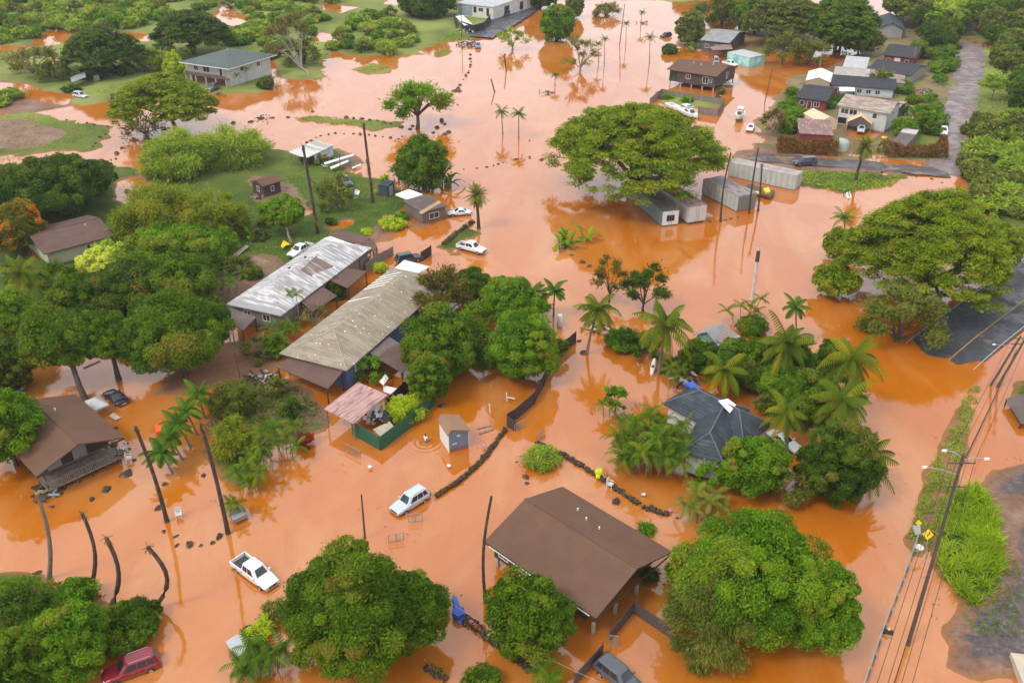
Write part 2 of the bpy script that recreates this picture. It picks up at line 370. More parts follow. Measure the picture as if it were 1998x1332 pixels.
o = wm.build('water', g.m); o['kind'] = 'structure'
# roads as strips with their own height
def strip(name, pts, width, zs, mat, n=40, wob=0.0):
    P = [at(x, y, z) for (x, y), z in zip(pts, zs)]; L = [0]
    for a_, b_ in zip(P, P[1:]): L.append(L[-1]+np.linalg.norm(b_-a_))
    T = np.linspace(0, L[-1], n); Q = np.stack([np.interp(T, L, [p[i] for p in P]) for i in range(3)], -1)
    D = np.gradient(Q, axis=0); D /= np.linalg.norm(D[:, :2], axis=1)[:, None]; N = np.stack([-D[:, 1], D[:, 0], 0*D[:, 0]], -1)
    W = width/2 + wob*(np.array([vnoise(np.array(t/3.0), np.array(2.5)) for t in T])-.5)
    K = np.linspace(1, -1, 9); V = np.concatenate([Q+N*(W*k)[:, None] for k in K]); V[:, 2] += (fbm(V[:, 0]/3, V[:, 1]/3, 3)-.5)*.16-.06*np.repeat(np.abs(K), n)
    i = np.arange(n-1); Fs = np.concatenate([np.stack([q*n+i, q*n+i+1, (q+1)*n+i+1, (q+1)*n+i], -1) for q in range(8)])[:, ::-1]
    o = link(name, mesh_np(name, V, Fs, mat)); o['kind'] = 'structure'; return Q, N
def roadmat(name, c0, c1, mud, amt):
    g = G(name); P = g.pos()
    c = g.mix(g.mapr(g.noise(P, 1.2, 8, .7), .3, .7), c0, c1); k = g.mapr(g.noise(P, .22, 6, .65), .64-amt*.3, .70-amt*.2)
    c = g.mix(k, c, mud); wet = g.mapr(g.noise(P, .3, 4), .42, .55)
    g.done(g.bsdf(c, g.mapr(wet, 0, 1, .8, .38), 0, .5, g.bump(g.noise(P, 8, 4), .2, .03))); return g.m
asph = roadmat('wet_asphalt', (.032, .035, .042), (.065, .068, .075), (.16, .12, .10), .12)
dirtroad = roadmat('muddy_lane_surface', (.15, .115, .108), (.21, .165, .155), (.32, .20, .155), .3)
darklane = roadmat('dark_lane_surface', (.05, .043, .043), (.085, .07, .068), (.25, .14, .09), .3)
Qr, Nr = strip('road', [(1745,775),(1815,708),(1885,650),(1998,566),(2100,490),(2250,380)], 10.5, [-.6,-.08,.25,.5,.6,.7], asph)
line = M('yellow_road_paint', (.34, .20, .06), .7, dirt=(.12, .09, .06)); wline = M('white_road_paint', (.4, .37, .34), .6)
def mark(name, Q, N, off, w, mat, dash=None):
    Q = Q + np.array([0, 0, .07]); mb = MB(); k = 0
    for i in range(len(Q)-1):
        if dash and (i // dash) % 2: continue
        if Q[i][2] < .03: continue
        a0 = Q[i]+N[i]*(off-w/2); a1 = Q[i]+N[i]*(off+w/2); b0 = Q[i+1]+N[i+1]*(off-w/2); b1 = Q[i+1]+N[i+1]*(off+w/2)
        mb.add([a0, b0, b1, a1], [(0, 1, 2, 3)])
    o = mb.build(name, mat); o['kind'] = 'structure'
mark('road_marking', Qr, Nr, -1.5, .22, line)
mark('road_marking', Qr, Nr, 4.9, .15, wline); mark('road_marking', Qr, Nr, -5.0, .15, wline)
strip('lane', [(1835,338),(1858,305),(1868,250),(1880,190),(1890,150),(1898,115),(1893,85)], 8, [.1,.45,.55,.55,.55,.55,.5], dirtroad, 60, 1.8)
strip('lane', [(1448,303),(1520,309),(1600,316),(1700,322),(1790,331),(1850,337)], 6.2, [.12,.38,.42,.40,.36,.12], darklane, 60, 1.2)
strip('driveway', [(1050,-8),(1020,22),(975,50),(935,72)], 10, [.62,.6,.58,.5], asph, 30, 1.5)
# air: pale even haze
g = G('haze_air'); pv_ = g.n('ShaderNodeVolumePrincipled'); pv_.inputs['Color'].default_value = (.86, .92, 1, 1); pv_.inputs['Density'].default_value = .00013; pv_.inputs['Anisotropy'].default_value = .2
g.l(pv_.outputs[0], g.out.inputs['Volume'])
o = MB().box(-12000, 12000, -5000, 12000, -4, 84).build('haze', g.m); o['kind'] = 'stuff'; o['label'] = 'pale thin haze over the flooded valley'
# ---------------------------------------------------------------- light
w = bpy.data.worlds.new("World"); sc.world = w; w.use_nodes = True; t = w.node_tree; t.nodes.clear()
SUN_EL, SUN_AZ = R(52), R(-125)          # sun from the left, a little behind the viewer
sky = t.nodes.new('ShaderNodeTexSky'); sky.sky_type = 'NISHITA'; sky.sun_disc = False; sky.sun_elevation = SUN_EL
sky.sun_rotation = SUN_AZ; sky.air_density = 1.2; sky.dust_density = 3; sky.altitude = 60
tc = t.nodes.new('ShaderNodeTexCoord'); mpn = t.nodes.new('ShaderNodeMapping'); mpn.inputs['Scale'].default_value = (1, 1, 3)
cn = t.nodes.new('ShaderNodeTexNoise'); cn.inputs['Scale'].default_value = 1.6; cn.inputs['Detail'].default_value = 6; cn.inputs['Distortion'].default_value = .4
cr = t.nodes.new('ShaderNodeMapRange'); cr.inputs[1].default_value = .33; cr.inputs[2].default_value = .62; cr.inputs[3].default_value = .55; cr.inputs[4].default_value = .97
mx = t.nodes.new('ShaderNodeMix'); mx.data_type = 'RGBA'; mx.inputs[7].default_value = (10.2, 10.3, 10.8, 1)
bg = t.nodes.new('ShaderNodeBackground'); bg.inputs[1].default_value = .12; wo = t.nodes.new('ShaderNodeOutputWorld')
for a_, b_ in ((tc.outputs['Generated'], mpn.inputs[0]), (mpn.outputs[0], cn.inputs[0]), (cn.outputs[0], cr.inputs[0]), (cr.outputs[0], mx.inputs[0]), (sky.outputs[0], mx.inputs[6]), (mx.outputs[2], bg.inputs[0]), (bg.outputs[0], wo.inputs[0])): t.links.new(a_, b_)
ld = bpy.data.lights.new('sun', 'SUN'); ld.energy = 1.5; ld.angle = R(14); ld.color = (1, .94, .85)
so = bpy.data.objects.new('sun', ld); COL.objects.link(so)
# direction TO the sun: azimuth measured clockwise from +Y
sd_ = Vector((math.sin(SUN_AZ)*math.cos(SUN_EL), math.cos(SUN_AZ)*math.cos(SUN_EL), math.sin(SUN_EL)))
so.rotation_euler = sd_.to_track_quat('Z', 'Y').to_euler(); so.location = (0, 0, 120)
sc.view_settings.view_transform = 'Standard'; sc.view_settings.look = 'None'; sc.view_settings.exposure = .3; sc.view_settings.gamma = 1
# ================================================================ VEGETATION
LM = {
 'mango':  leafmat('mango_leaves', [(.016,.045,.006),(.036,.088,.008),(.062,.13,.011),(.10,.165,.017)]),
 'lush':   leafmat('lush_leaves', [(.022,.068,.007),(.048,.125,.010),(.08,.18,.014),(.125,.225,.022)]),
 'dark':   leafmat('dark_leaves', [(.012,.036,.008),(.026,.062,.011),(.046,.092,.014),(.075,.12,.022)]),
 'umbrella': leafmat('monkeypod_leaves', [(.036,.072,.007),(.075,.135,.010),(.12,.19,.014),(.17,.22,.025)]),
 'scrub':  leafmat('scrub_leaves', [(.068,.125,.028),(.11,.195,.044),(.16,.255,.062),(.22,.28,.095)]),
 'grey':   leafmat('grey_green_leaves', [(.055,.075,.035),(.085,.115,.05),(.12,.14,.07),(.17,.165,.10)]),
 'bamboo': leafmat('bamboo_leaves', [(.055,.095,.012),(.09,.15,.02),(.135,.185,.03),(.19,.17,.04)]),
 'olive':  leafmat('olive_leaves', [(.032,.058,.020),(.06,.09,.032),(.09,.12,.045),(.13,.15,.07)]),
 'brown':  leafmat('brown_green_leaves', [(.04,.045,.02),(.065,.07,.028),(.09,.085,.035),(.12,.105,.05)]),
 'lime':   leafmat('lime_leaves', [(.10,.17,.012),(.16,.26,.018),(.22,.32,.03),(.28,.36,.06)]),
 'pale':   leafmat('variegated_leaves', [(.07,.15,.02),(.16,.26,.05),(.3,.4,.12),(.42,.48,.22)]),
 'flower': leafmat('flowering_tree_leaves', [(.03,.065,.015),(.055,.10,.02),(.08,.13,.03),(.10,.14,.04),(.6,.10,.015)]),
 'coco':   leafmat('coconut_fronds', [(.022,.055,.008),(.045,.088,.012),(.085,.12,.014),(.2,.175,.02)]),
 'palm':   leafmat('palm_fronds', [(.016,.05,.010),(.03,.08,.014),(.05,.11,.02),(.09,.135,.03)]),
 'areca':  leafmat('areca_fronds', [(.022,.058,.008),(.042,.092,.011),(.07,.125,.015),(.13,.15,.02)]),
 'date':   leafmat('date_fronds', [(.05,.085,.03),(.085,.12,.04),(.12,.15,.055),(.17,.17,.08)]),
 'thatch': leafmat('dead_fronds', [(.055,.04,.03),(.085,.065,.055),(.12,.095,.085),(.16,.13,.115)], trans=.1),
 'hedge':  leafmat('red_hedge_leaves', [(.035,.022,.018),(.075,.032,.025),(.12,.05,.03),(.045,.065,.02),(.17,.09,.045)]),
 'grass':  leafmat('tall_grass_blades', [(.075,.145,.014),(.12,.22,.02),(.175,.29,.028),(.25,.31,.07)]),
 'red':    leafmat('red_ti_leaves', [(.14,.015,.02),(.22,.02,.03),(.10,.06,.02),(.05,.08,.02)]),
 'debris': leafmat('flood_debris_scraps', [(.07,.05,.03),(.13,.09,.055),(.05,.07,.02),(.3,.24,.18)], trans=.05),
}
BARK = M('brown_bark', (.085,.06,.045), .9, var=.3, scale=2, dirt=(.16,.13,.10))
GBARK = M('grey_bark', (.27,.235,.20), .9, var=.25, scale=2, dirt=(.13,.10,.075))
DBARK = M('dark_palm_bark', (.06,.043,.034), .9, var=.35, scale=3, dirt=(.15,.115,.085), damt=.7)
PBARK = M('grey_palm_bark', (.21,.17,.13), .9, var=.25, scale=3, dirt=(.10,.07,.05))
def unit(a): return a/np.maximum(np.linalg.norm(a, axis=-1, keepdims=True), 1e-9)
def leafquads(P, N, size, asp, rg, D=None):
    """rhombic leaves: P centres, N normals, size array, optional long-axis D"""
    n = len(P); N = unit(N); D = rg.normal(size=(n, 3)) if D is None else D
    t = unit(D - N*(D*N).sum(1)[:, None]); b = np.cross(N, t); s = (size*.5)[:, None] if hasattr(size, '__len__') else size*.5
    V = np.stack([P-t*s, P+b*s*asp-t*s*.1, P+t*s, P-b*s*asp-t*s*.1], 1).reshape(-1, 3)
    return V
def leafmesh(name, V, tint, mat):
    n = len(V)//4; return mesh_np(name, V, np.arange(4*n).reshape(n, 4), mat, np.repeat(np.clip(tint, 0, 1), 4))
def sph(n, rg, zmin=-1):
    """evenly spread directions above zmin"""
    i = np.arange(n)+.5; z = 1-(1-zmin)*i/n; ph = i*2.39996+rg.uniform(0, 6); r = np.sqrt(np.maximum(0, 1-z*z))
    return np.stack([r*np.cos(ph), r*np.sin(ph), z], -1)
def crown(kind, Rx, Rz, leaf, seed, dens=1.0):
    """returns leaf vertices, tint and clump centres; crown centred on the origin"""
    rg = np.random.RandomState(seed)
    if kind == 'round':
        cr = max(.6, min(1.3, Rx*.18)); nc = int(max(16, 3.5*Rx*(Rx+Rz)*.5/(cr*cr)))
        lobes = [(np.zeros(3), .86)]
        for q in range(rg.randint(3, 6)):
            th_ = rg.uniform(0, 6.28); sc_ = rg.uniform(.38, .6); o_ = np.array([math.cos(th_), math.sin(th_), rg.uniform(-.45, .55)])*(1.02-sc_); lobes.append((o_, sc_))
        Cs, ds = [], []
        for q, (o_, sc_) in enumerate(lobes):
            d = sph(int(nc*sc_*sc_*1.1)+4, rg, -.6); d = unit(d + rg.normal(size=d.shape)*.14); m_ = len(d)
            rr = 1 - .3*rg.rand(m_)**1.4 + .5*(fbm(d[:, 0]*1.5+seed, d[:, 1]*1.5+d[:, 2]*1.2, 2)-.5); c_ = o_+d*sc_*rr[:, None]
            ok = np.ones(m_, bool)
            for j, (o2, s2) in enumerate(lobes):
                if j != q: ok &= np.linalg.norm(c_-o2, axis=1) > s2*.82
            Cs.append(c_[ok]); ds.append(d[ok])
        C = np.concatenate(Cs)*np.array([Rx-cr*.4, Rx-cr*.4, Rz-cr*.4]); d = np.concatenate(ds); nc = len(C); crs = cr*np.clip(rg.lognormal(-.12, .38, nc), .4, 1.7)
        nl = int(max(12, dens*1.05*12.57*cr*cr/(leaf*leaf*.23)*.62))
        u = unit(rg.normal(size=(nc, nl, 3)) + d[:, None]*.9 + np.array([0, 0, .4]))
        k = rg.uniform(.7, 1.06, (nc, nl, 1)) + (rg.rand(nc, nl, 1) < .08)*rg.uniform(0, .35, (nc, nl, 1)); P = C[:, None] + u*k*crs[:, None, None]*np.array([1, 1, .8])
        N = u + rg.normal(size=u.shape)*.55 + np.array([0, 0, .25])
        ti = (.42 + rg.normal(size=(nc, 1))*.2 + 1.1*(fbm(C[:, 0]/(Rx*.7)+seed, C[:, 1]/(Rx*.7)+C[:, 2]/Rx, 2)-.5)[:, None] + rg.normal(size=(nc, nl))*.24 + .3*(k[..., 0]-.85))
        ni = int(nc*nl*.16); di = unit(rg.normal(size=(ni, 3))); Pi = di*np.array([Rx, Rx, Rz])*rg.uniform(.5, .8, (ni, 1)); Pi = Pi[Pi[:, 2] > -Rz*.6]
        P = np.concatenate([P.reshape(-1, 3), Pi]); N = np.concatenate([N.reshape(-1, 3), rg.normal(size=Pi.shape)])
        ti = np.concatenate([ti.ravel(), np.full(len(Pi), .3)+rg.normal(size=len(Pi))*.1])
        sz = leaf*rg.uniform(.65, 1.35, len(P)); sz[-len(Pi):] *= 1.7
        return leafquads(P, N, sz, .46, rg), ti, C
    if kind == 'umbrella':
        cr = max(.9, Rx*.105); nc = int(6.4*(Rx/cr)**2*(1+.6*Rz/Rx)); r = np.sqrt(rg.rand(nc))*.96; th = rg.uniform(0, 6.283, nc)
        lob = 1+.13*np.sin(3*th+seed)+.09*np.sin(5*th+seed*2)
        zz = Rz*(1.5*np.maximum(0, 1-(r*.98)**2)**.62 - .75); zz = zz - (rg.rand(nc) < .42)*(zz+.75*Rz)*rg.uniform(.15, .75, nc) + rg.normal(size=nc)*.05*Rz
        C = np.stack([r*np.cos(th)*lob*(Rx-cr*.5), r*np.sin(th)*lob*(Rx-cr*.5), zz], -1)
        keep = fbm(C[:, 0]/(Rx*.22)+seed, C[:, 1]/(Rx*.22), 2) > .29; C = C[keep]; nc = len(C)
        nl = int(max(14, dens*2.9*6.28*cr*cr/(leaf*leaf*.62)*.5)); crs = cr*rg.uniform(.6, 1.25, nc)
        u = unit(rg.normal(size=(nc, nl, 3))+np.array([0, 0, .55])); k = rg.uniform(.35, 1.05, (nc, nl, 1))
        P = C[:, None]+u*k*crs[:, None, None]*np.array([1.1, 1.1, .42]); N = u*.5+rg.normal(size=u.shape)*.4+np.array([0, 0, .9])
        ti = .45+rg.normal(size=(nc, 1))*.24+rg.normal(size=(nc, nl))*.2
        P = P.reshape(-1, 3); return leafquads(P, N.reshape(-1, 3), leaf*rg.uniform(.7, 1.3, len(P)), .46, rg), ti.ravel(), C
    if kind in ('feather', 'loose', 'sparse', 'weep'):
        f = {'feather': (.24, 1.4, .20, 1.0), 'loose': (.24, .95, .30, .62), 'sparse': (.26, .55, .26, .34), 'weep': (.26, 1.35, .22, 1.0)}[kind]
        cr = max(.5, Rx*f[0]); nc = int(max(12, f[1]*(34 if kind in ('feather','weep') else 16))); d = sph(nc, rg, -.25); d = unit(d+rg.normal(size=d.shape)*.25)
        rr = rg.uniform(.35, 1.0, nc)**.5; C = d*np.array([Rx-cr*.5, Rx-cr*.5, Rz-cr*.4])*rr[:, None]
        nl = int(max(20, f[3]*dens*9*cr*cr/(leaf*leaf*.35))); crs = cr*rg.uniform(.6, 1.3, nc)
        u = rg.normal(size=(nc, nl, 3))*.5; k = np.linalg.norm(u, axis=-1, keepdims=True)
        P = C[:, None]+u*crs[:, None, None]*np.array([1, 1, .75]); dn = -.9 if kind == 'weep' else (-.2 if kind == 'feather' else .2)
        D = d[:, None]*.7+u*.5+np.array([0, 0, dn])+rg.normal(size=u.shape)*.3; N = rg.normal(size=u.shape)*.6+np.array([0, 0, .8])
        ti = .45+rg.normal(size=(nc, 1))*.2+rg.normal(size=(nc, nl))*.14
        P = P.reshape(-1, 3); return leafquads(P, N.reshape(-1, 3), leaf*1.5*rg.uniform(.7, 1.4, len(P)), f[2], rg, D.reshape(-1, 3)), ti.ravel(), C
def limbs(base, fork, C, r0, rg, n=7, twigs=0, bend=.15):
    """tapered trunk from base to fork, then limbs to the clump centres"""
    mb = MB(); b, f = Vector(base), Vector(fork); k = Vector((rg.uniform(-1, 1), rg.uniform(-1, 1), 0))*(f-b).length*bend*.5
    mb.tube([b+Vector((0, 0, -.6)), b+Vector((0, 0, .15)), b.lerp(f, .4)+k, b.lerp(f, .75)+k*.6, f], [r0*1.5, r0*1.15, r0*.9, r0*.8, r0*.75], 8)
    pick = list(range(len(C))); rg.shuffle(pick)
    for j, q in enumerate(pick[:n]):
        c = Vector(tuple(C[q])); m = f.lerp(c, .5)+Vector((0, 0, .12*(c-f).length)); e = f.lerp(c, .94)
        mb.tube([f-Vector((0, 0, r0*.3)), f.lerp(m, .5)+Vector((0, 0, .03)), m, m.lerp(e, .6), e], [r0*.55, r0*.42, r0*.3, r0*.18, r0*.06], 6)
        for _ in range(twigs):
            s = m.lerp(e, rg.uniform(0, .9)); v = Vector((rg.gauss(0, 1), rg.gauss(0, 1), rg.uniform(.1, 1.2))).normalized()*(c-f).length*rg.uniform(.2, .5)
            mb.tube([s, s+v*.5+Vector((0, 0, .1)), s+v], [r0*.14, r0*.09, r0*.03], 4, cap=False)
    return mb
LEAFPX = 4.7
def leafsize(s): return min(.85, max(.25, LEAFPX/s))
_ts = [100]
def tree(kind, mat, x0, y0, x1, y1, label, name='broadleaf_tree', cat='tree', group=None, clear=None, bark=BARK, base=None, leaf=None, dens=1.0, twigs=0, hz=None, tr=None, nlimb=8):
    """crown filling the photo box x0..x1, y0..y1 ; solves its place and size on the ground"""
    _ts[0] += 1; seed = _ts[0]; cx, cy = (x0+x1)/2, (y0+y1)/2; z = 6.0
    for _ in range(6):
        p = at(cx, cy, z); dep = p[1]*CP-(p[2]-CAMH)*SP; s = F/dep; Rx = (x1-x0)/2/s; ph = math.atan2(CAMH-z, p[1]); hh = (y1-y0)/2/s
        q = hh*hh-(Rx*math.sin(ph))**2; Rz = math.sqrt(max(q, (Rx*.38)**2))/math.cos(ph) if kind != 'umbrella' else Rx*.3
        Rz = min(Rz, Rx*1.35)
        if kind == 'umbrella': Rz = max(.22*Rx, min(.62*Rx, (2*hh-Rx*math.sin(ph)*.95)/(1.5*math.cos(ph))))
        c_ = (Rx*.45 if clear is None else clear)
        zb = {'umbrella': .78}.get(kind, .62 if kind == 'round' else .45)
        z = Rz*zb+c_ if hz is None else hz
        if kind == 'umbrella': cy = (y0+y1)/2 + 0*s
    if kind == 'umbrella':      # clear = height of the crown's rim above the ground
        for _ in range(3):
            fr_ = at(cx, y1, clear); yc = fr_[1]+Rx*.86; t_ = np.array([fr_[0]*yc/fr_[1], yc, clear]); dep = t_[1]*CP+(CAMH-clear-4)*SP; s = F/dep; Rx = (x1-x0)/2/s
        d_ = ray(cx, y0); zt_ = CAMH+d_[2]*(yc+Rx*.12)/d_[1]; Rz = min(max((zt_-clear)/1.5, .2*Rx), .75*Rx); z = clear+.75*Rz
        d_ = ray(cx, 0); p = np.array([ray(cx, (y0+y1)/2)[0]/ray(cx, (y0+y1)/2)[1]*yc, yc, z])
    rg = random.Random(seed); lf = leaf or leafsize(s)
    V, ti, C = crown(kind, Rx, Rz, lf, seed, dens)
    gx, gy = (p[0], p[1]) if base is None else at(base[0], base[1], .2)[:2]
    root = empty(name, (gx, gy, max(0, gz(gx, gy))), 0, label, cat, group); off = np.array([p[0]-gx, p[1]-gy, z-root.location.z])
    r0 = tr or max(.09, Rx*.055)
    fk = off*np.array([.45, .45, 0])+np.array([0, 0, max(.4, (off[2]-Rz*.55)*(.62 if kind == 'umbrella' else .9))])
    limbs((0, 0, 0), fk, C+off, r0, rg, nlimb if kind != 'umbrella' else 11, twigs).build('trunk', bark, root)
    link('crown', leafmesh('crown', V+off, ti, LM[mat]), root); return root
def bush(mat, x0, y0, x1, y1, label, kind='round', name='bush', cat='bush', group=None, **kw):
    return tree(kind, mat, x0, y0, x1, y1, label, name, cat, group, clear=.05, tr=.08, nlimb=5, **kw)
# ---------------------------------------------------------------- palms
def frond(rg, org, az, el, L, droop, leaflen, w, nst, wind=(0, 0), hang=.4):
    """one feather frond: leaf vertices"""
    t = np.linspace(0, 1, nst); d = np.array([math.cos(az)*math.cos(el), math.sin(az)*math.cos(el), math.sin(el)]); P = [np.array(org, float)]
    for i in range(1, nst):
        P.append(P[-1]+d*L/(nst-1)); d = d+np.array([wind[0], wind[1], -droop])*(1.6/(nst-1))*(.4+i/nst); d = d/np.linalg.norm(d)
    P = np.array(P); T = np.gradient(P, axis=0); T = unit(T); side = unit(np.cross(T, [0, 0, 1.0])); ln = leaflen*np.sin(np.pi*(t*.86+.12))**.7
    V = []
    for sg in (1, -1):
        D = unit(side*sg + T*.55 + np.array([wind[0]*.6, wind[1]*.6, -hang])); E = P+D*ln[:, None]; hw = (T*w*.5)
        V.append(np.stack([P-hw, P+hw, E+hw*.35, E-hw*.35], 1))
    rw = L*.008+.02; up = np.array([0, 0, 1.0]); A = P[:-1]; B = P[1:]; sd = side[:-1]*rw
    V.append(np.stack([A-sd+up*.02, A+sd+up*.02, B+sd+up*.02, B-sd+up*.02], 1))
    return np.concatenate(V).reshape(-1, 3)
def palmhead(rg, org, n, L, emax, emin, droop, leaflen, w, nst=14, wind=(0, 0), hang=.4, tint=.45, tv=.2, old=.0):
    Vs, ts = [], []
    for i in range(n):
        el = emax+(emin-emax)*((i+.5)/n)**.85+rg.uniform(-.1, .1); v = frond(rg, org, i*2.4+rg.uniform(-.3, .3), el, L*rg.uniform(.68, 1.1), droop*rg.uniform(.65, 1.4), leaflen, w, nst, wind, hang)
        Vs.append(v); q = tint+rg.gauss(0, tv)+(old if i > n*.8 else 0); ts.append(np.clip(np.full(len(v)//4, q)+np.random.RandomState(i).normal(size=len(v)//4)*.06, 0, 1))
    return np.concatenate(Vs), np.concatenate(ts)
def palm(kind, base, top, label, size=1.0, name=None, group=None, wind=(0, 0), cat='palm tree', bz=0.0, lean=True, fr=None):
    """base / top: photo pixels of the trunk's foot and of the crown's heart"""
    _ts[0] += 1; rg = random.Random(_ts[0]); b = at(base[0], base[1], bz); h = top_of(b, top[0], top[1])
    root = empty(name or {'coco': 'coconut_palm', 'slim': 'slender_palm', 'date': 'date_palm'}[kind], b, 0, label, cat, group)
    o = h-b; r = {'coco': .17, 'slim': .10, 'date': .24}[kind]*size**.5; s = F/(b[1]*CP+CAMH*SP); nst = 16 if s > 11 else 9
    MB().tube([(0, 0, -.6), (0, 0, .1), (o[0]*.3, o[1]*.3, o[2]*.4), (o[0]*.72, o[1]*.72, o[2]*.75), (o[0], o[1], o[2])], [r*1.7, r*1.35, r, r*.88, r*.8], 8).build('trunk', {'coco': PBARK, 'slim': PBARK, 'date': DBARK}[kind], root)
    if kind == 'coco': V, t = palmhead(rg, o, fr or 24, 3.6*size, 1.3, -.6, rg.uniform(1.0, 1.4), 0.85*size, .21*size, nst, wind, 1.0, .36, .22, .4); m = 'coco'
    elif kind == 'slim': V, t = palmhead(rg, o, fr or 14, 1.8*size, 1.25, -.3, 1.0, .46*size, .15*size, nst, wind, .55, .45, .18); m = 'palm'
    else:
        V, t = palmhead(rg, o, 46, 2.3*size, 1.45, -.65, .5, .42*size, .16*size, 12, wind, .35, .45, .2); m = 'date'
        D, dt = palmhead(rg, o-np.array([0, 0, .25]), 34, 2.1*size, -.5, -1.35, .5, .3*size, .16*size, 8, wind, .3, .4, .2)
        link('dead_frond_skirt', leafmesh('dead_frond_skirt', D, dt, LM['thatch']), root)
    link('fronds', leafmesh('fronds', V, t, LM[m]), root); return root
def areca(cx, cy, wpx, hpx, n, label, size=1.0, mat='areca', wind=(0, 0), name='areca_palm_clump', group=None, h=None, fr=8):
    """clump of thin stems, each with its own small head; box centre/size in px gives place"""
    _ts[0] += 1; rg = random.Random(_ts[0]); z = h or 3.0
    p = at(cx, cy, z*.6); s = F/(p[1]*CP-(p[2]-CAMH)*SP); rx = wpx/2/s*.8; ry = max(.5, (hpx/2/s-1.6)/math.sin(math.atan2(CAMH, p[1])))*.8
    root = empty(name, (p[0], p[1], max(0, gz(p[0], p[1]))), 0, label, 'palm clump', group); st = MB(); Vs, ts = [], []
    for i in range(n):
        a, q = i*2.4, math.sqrt((i+.5)/n); x, y = rx*q*math.cos(a), ry*q*math.sin(a); hh = z*rg.uniform(.55, 1.15)
        tp = (x+rg.uniform(-.3, .3)+x*.15, y+rg.uniform(-.3, .3), hh); st.tube([(x*.7, y*.7, -.7), (x*.9, y*.9, hh*.5), tp], [.07, .06, .05], 5)
        V, t = palmhead(rg, tp, fr, 1.75*size, 1.3, -.2, 1.05, .44*size, .14*size, 10, wind, .5, .42, .2, .2); Vs.append(V); ts.append(t)
    st.build('stems', GBARK, root); link('fronds', leafmesh('fronds', np.concatenate(Vs), np.concatenate(ts), LM[mat]), root); return root
def banana(cx, cy, label, n=9, L=2.6, group=None, spread=1.2, name='banana_clump', mat='lush', bz=0.0, cat='banana plant'):
    _ts[0] += 1; rg = random.Random(_ts[0]); p = at(cx, cy, bz); root = empty(name, p, 0, label, cat, group); Vs, ts = [], []; st = MB()
    for i in range(n):
        az = i*2.4+rg.uniform(-.3, .3); el = rg.uniform(.35, 1.25); org = np.array([rg.uniform(-1, 1)*spread, rg.uniform(-1, 1)*spread, rg.uniform(.5, 1.5)])
        st.tube([(org[0], org[1], -.6), tuple(org)], [.14, .09], 5); d = np.array([math.cos(az)*math.cos(el), math.sin(az)*math.cos(el), math.sin(el)]); P = [org]
        for k in range(7): P.append(P[-1]+d*L/7); d = unit(d+np.array([0, 0, -.22]))
        P = np.array(P); T = unit(np.gradient(P, axis=0)); S = unit(np.cross(T, [0, 0, 1.0])); w = .38*np.sin(np.pi*np.linspace(.06, .97, 8))**.6
        for sg in (1, -1):
            E = P+(S*sg+np.array([0, 0, .25]))*w[:, None]; Vs.append(np.stack([P[:-1], P[1:], E[1:], E[:-1]], 1).reshape(-1, 3)); ts.append(np.full(7, .5+rg.gauss(0, .2)))
    st.build('stems', M('banana_stem', (.12,.14,.05), .7), root); link('leaves', leafmesh('leaves', np.concatenate(Vs), np.concatenate(ts), LM[mat]), root); return root
def deadpalm(base, top, label, r=.2, skirt=0, bend=0, bark=DBARK, tuft=True, bz=0.0, name='dead_palm_trunk', cat='dead palm', mid=None):
    _ts[0] += 1; rg = random.Random(_ts[0]); b = at(base[0], base[1], bz); o = top_of(b, *top)-b; root = empty(name, b, 0, label, cat)
    pts, rr = [], []
    for i in range(9):
        t = i/8; k = bend*math.sin(math.pi*t); pts.append((o[0]*t+k, 0, -.5+(o[2]+.5)*t)); rr.append(r*(1.45 if i == 0 else 1.05-.3*t)*rg.uniform(.93, 1.07))
    MB().tube(pts, rr, 8).build('trunk', bark, root)
    if tuft:
        V, t = palmhead(rg, (o[0], 0, o[2]-.1), 11, .9, .9, -1.3, .8, .16, .09, 6, (0, 0), .5, .35, .2)
        link('dead_fronds', leafmesh('dead_fronds', V, t, LM['thatch']), root)
    if skirt:
        z0, z1 = skirt; Vs, ts = [], []
        for i in range(46):
            zz = o[2]*(z0+(z1-z0)*rg.random()); f = zz/o[2]
            V, t = palmhead(rg, (o[0]*f, 0, zz), 1, 1.5, -.9, -1.3, .4, .22, .13, 6, (rg.uniform(-.4, .4), rg.uniform(-.4, .4)), .4, .5, .2); a_ = rg.uniform(0, 6.28)
            C_, S_ = math.cos(a_), math.sin(a_); X = V[:, 0]-o[0]*f; Y = V[:, 1].copy(); V[:, 0] = o[0]*f+X*C_-Y*S_; V[:, 1] = X*S_+Y*C_; Vs.append(V); ts.append(t)
        link('dead_frond_skirt', leafmesh('dead_frond_skirt', np.concatenate(Vs), np.concatenate(ts), LM['thatch']), root)
    return root
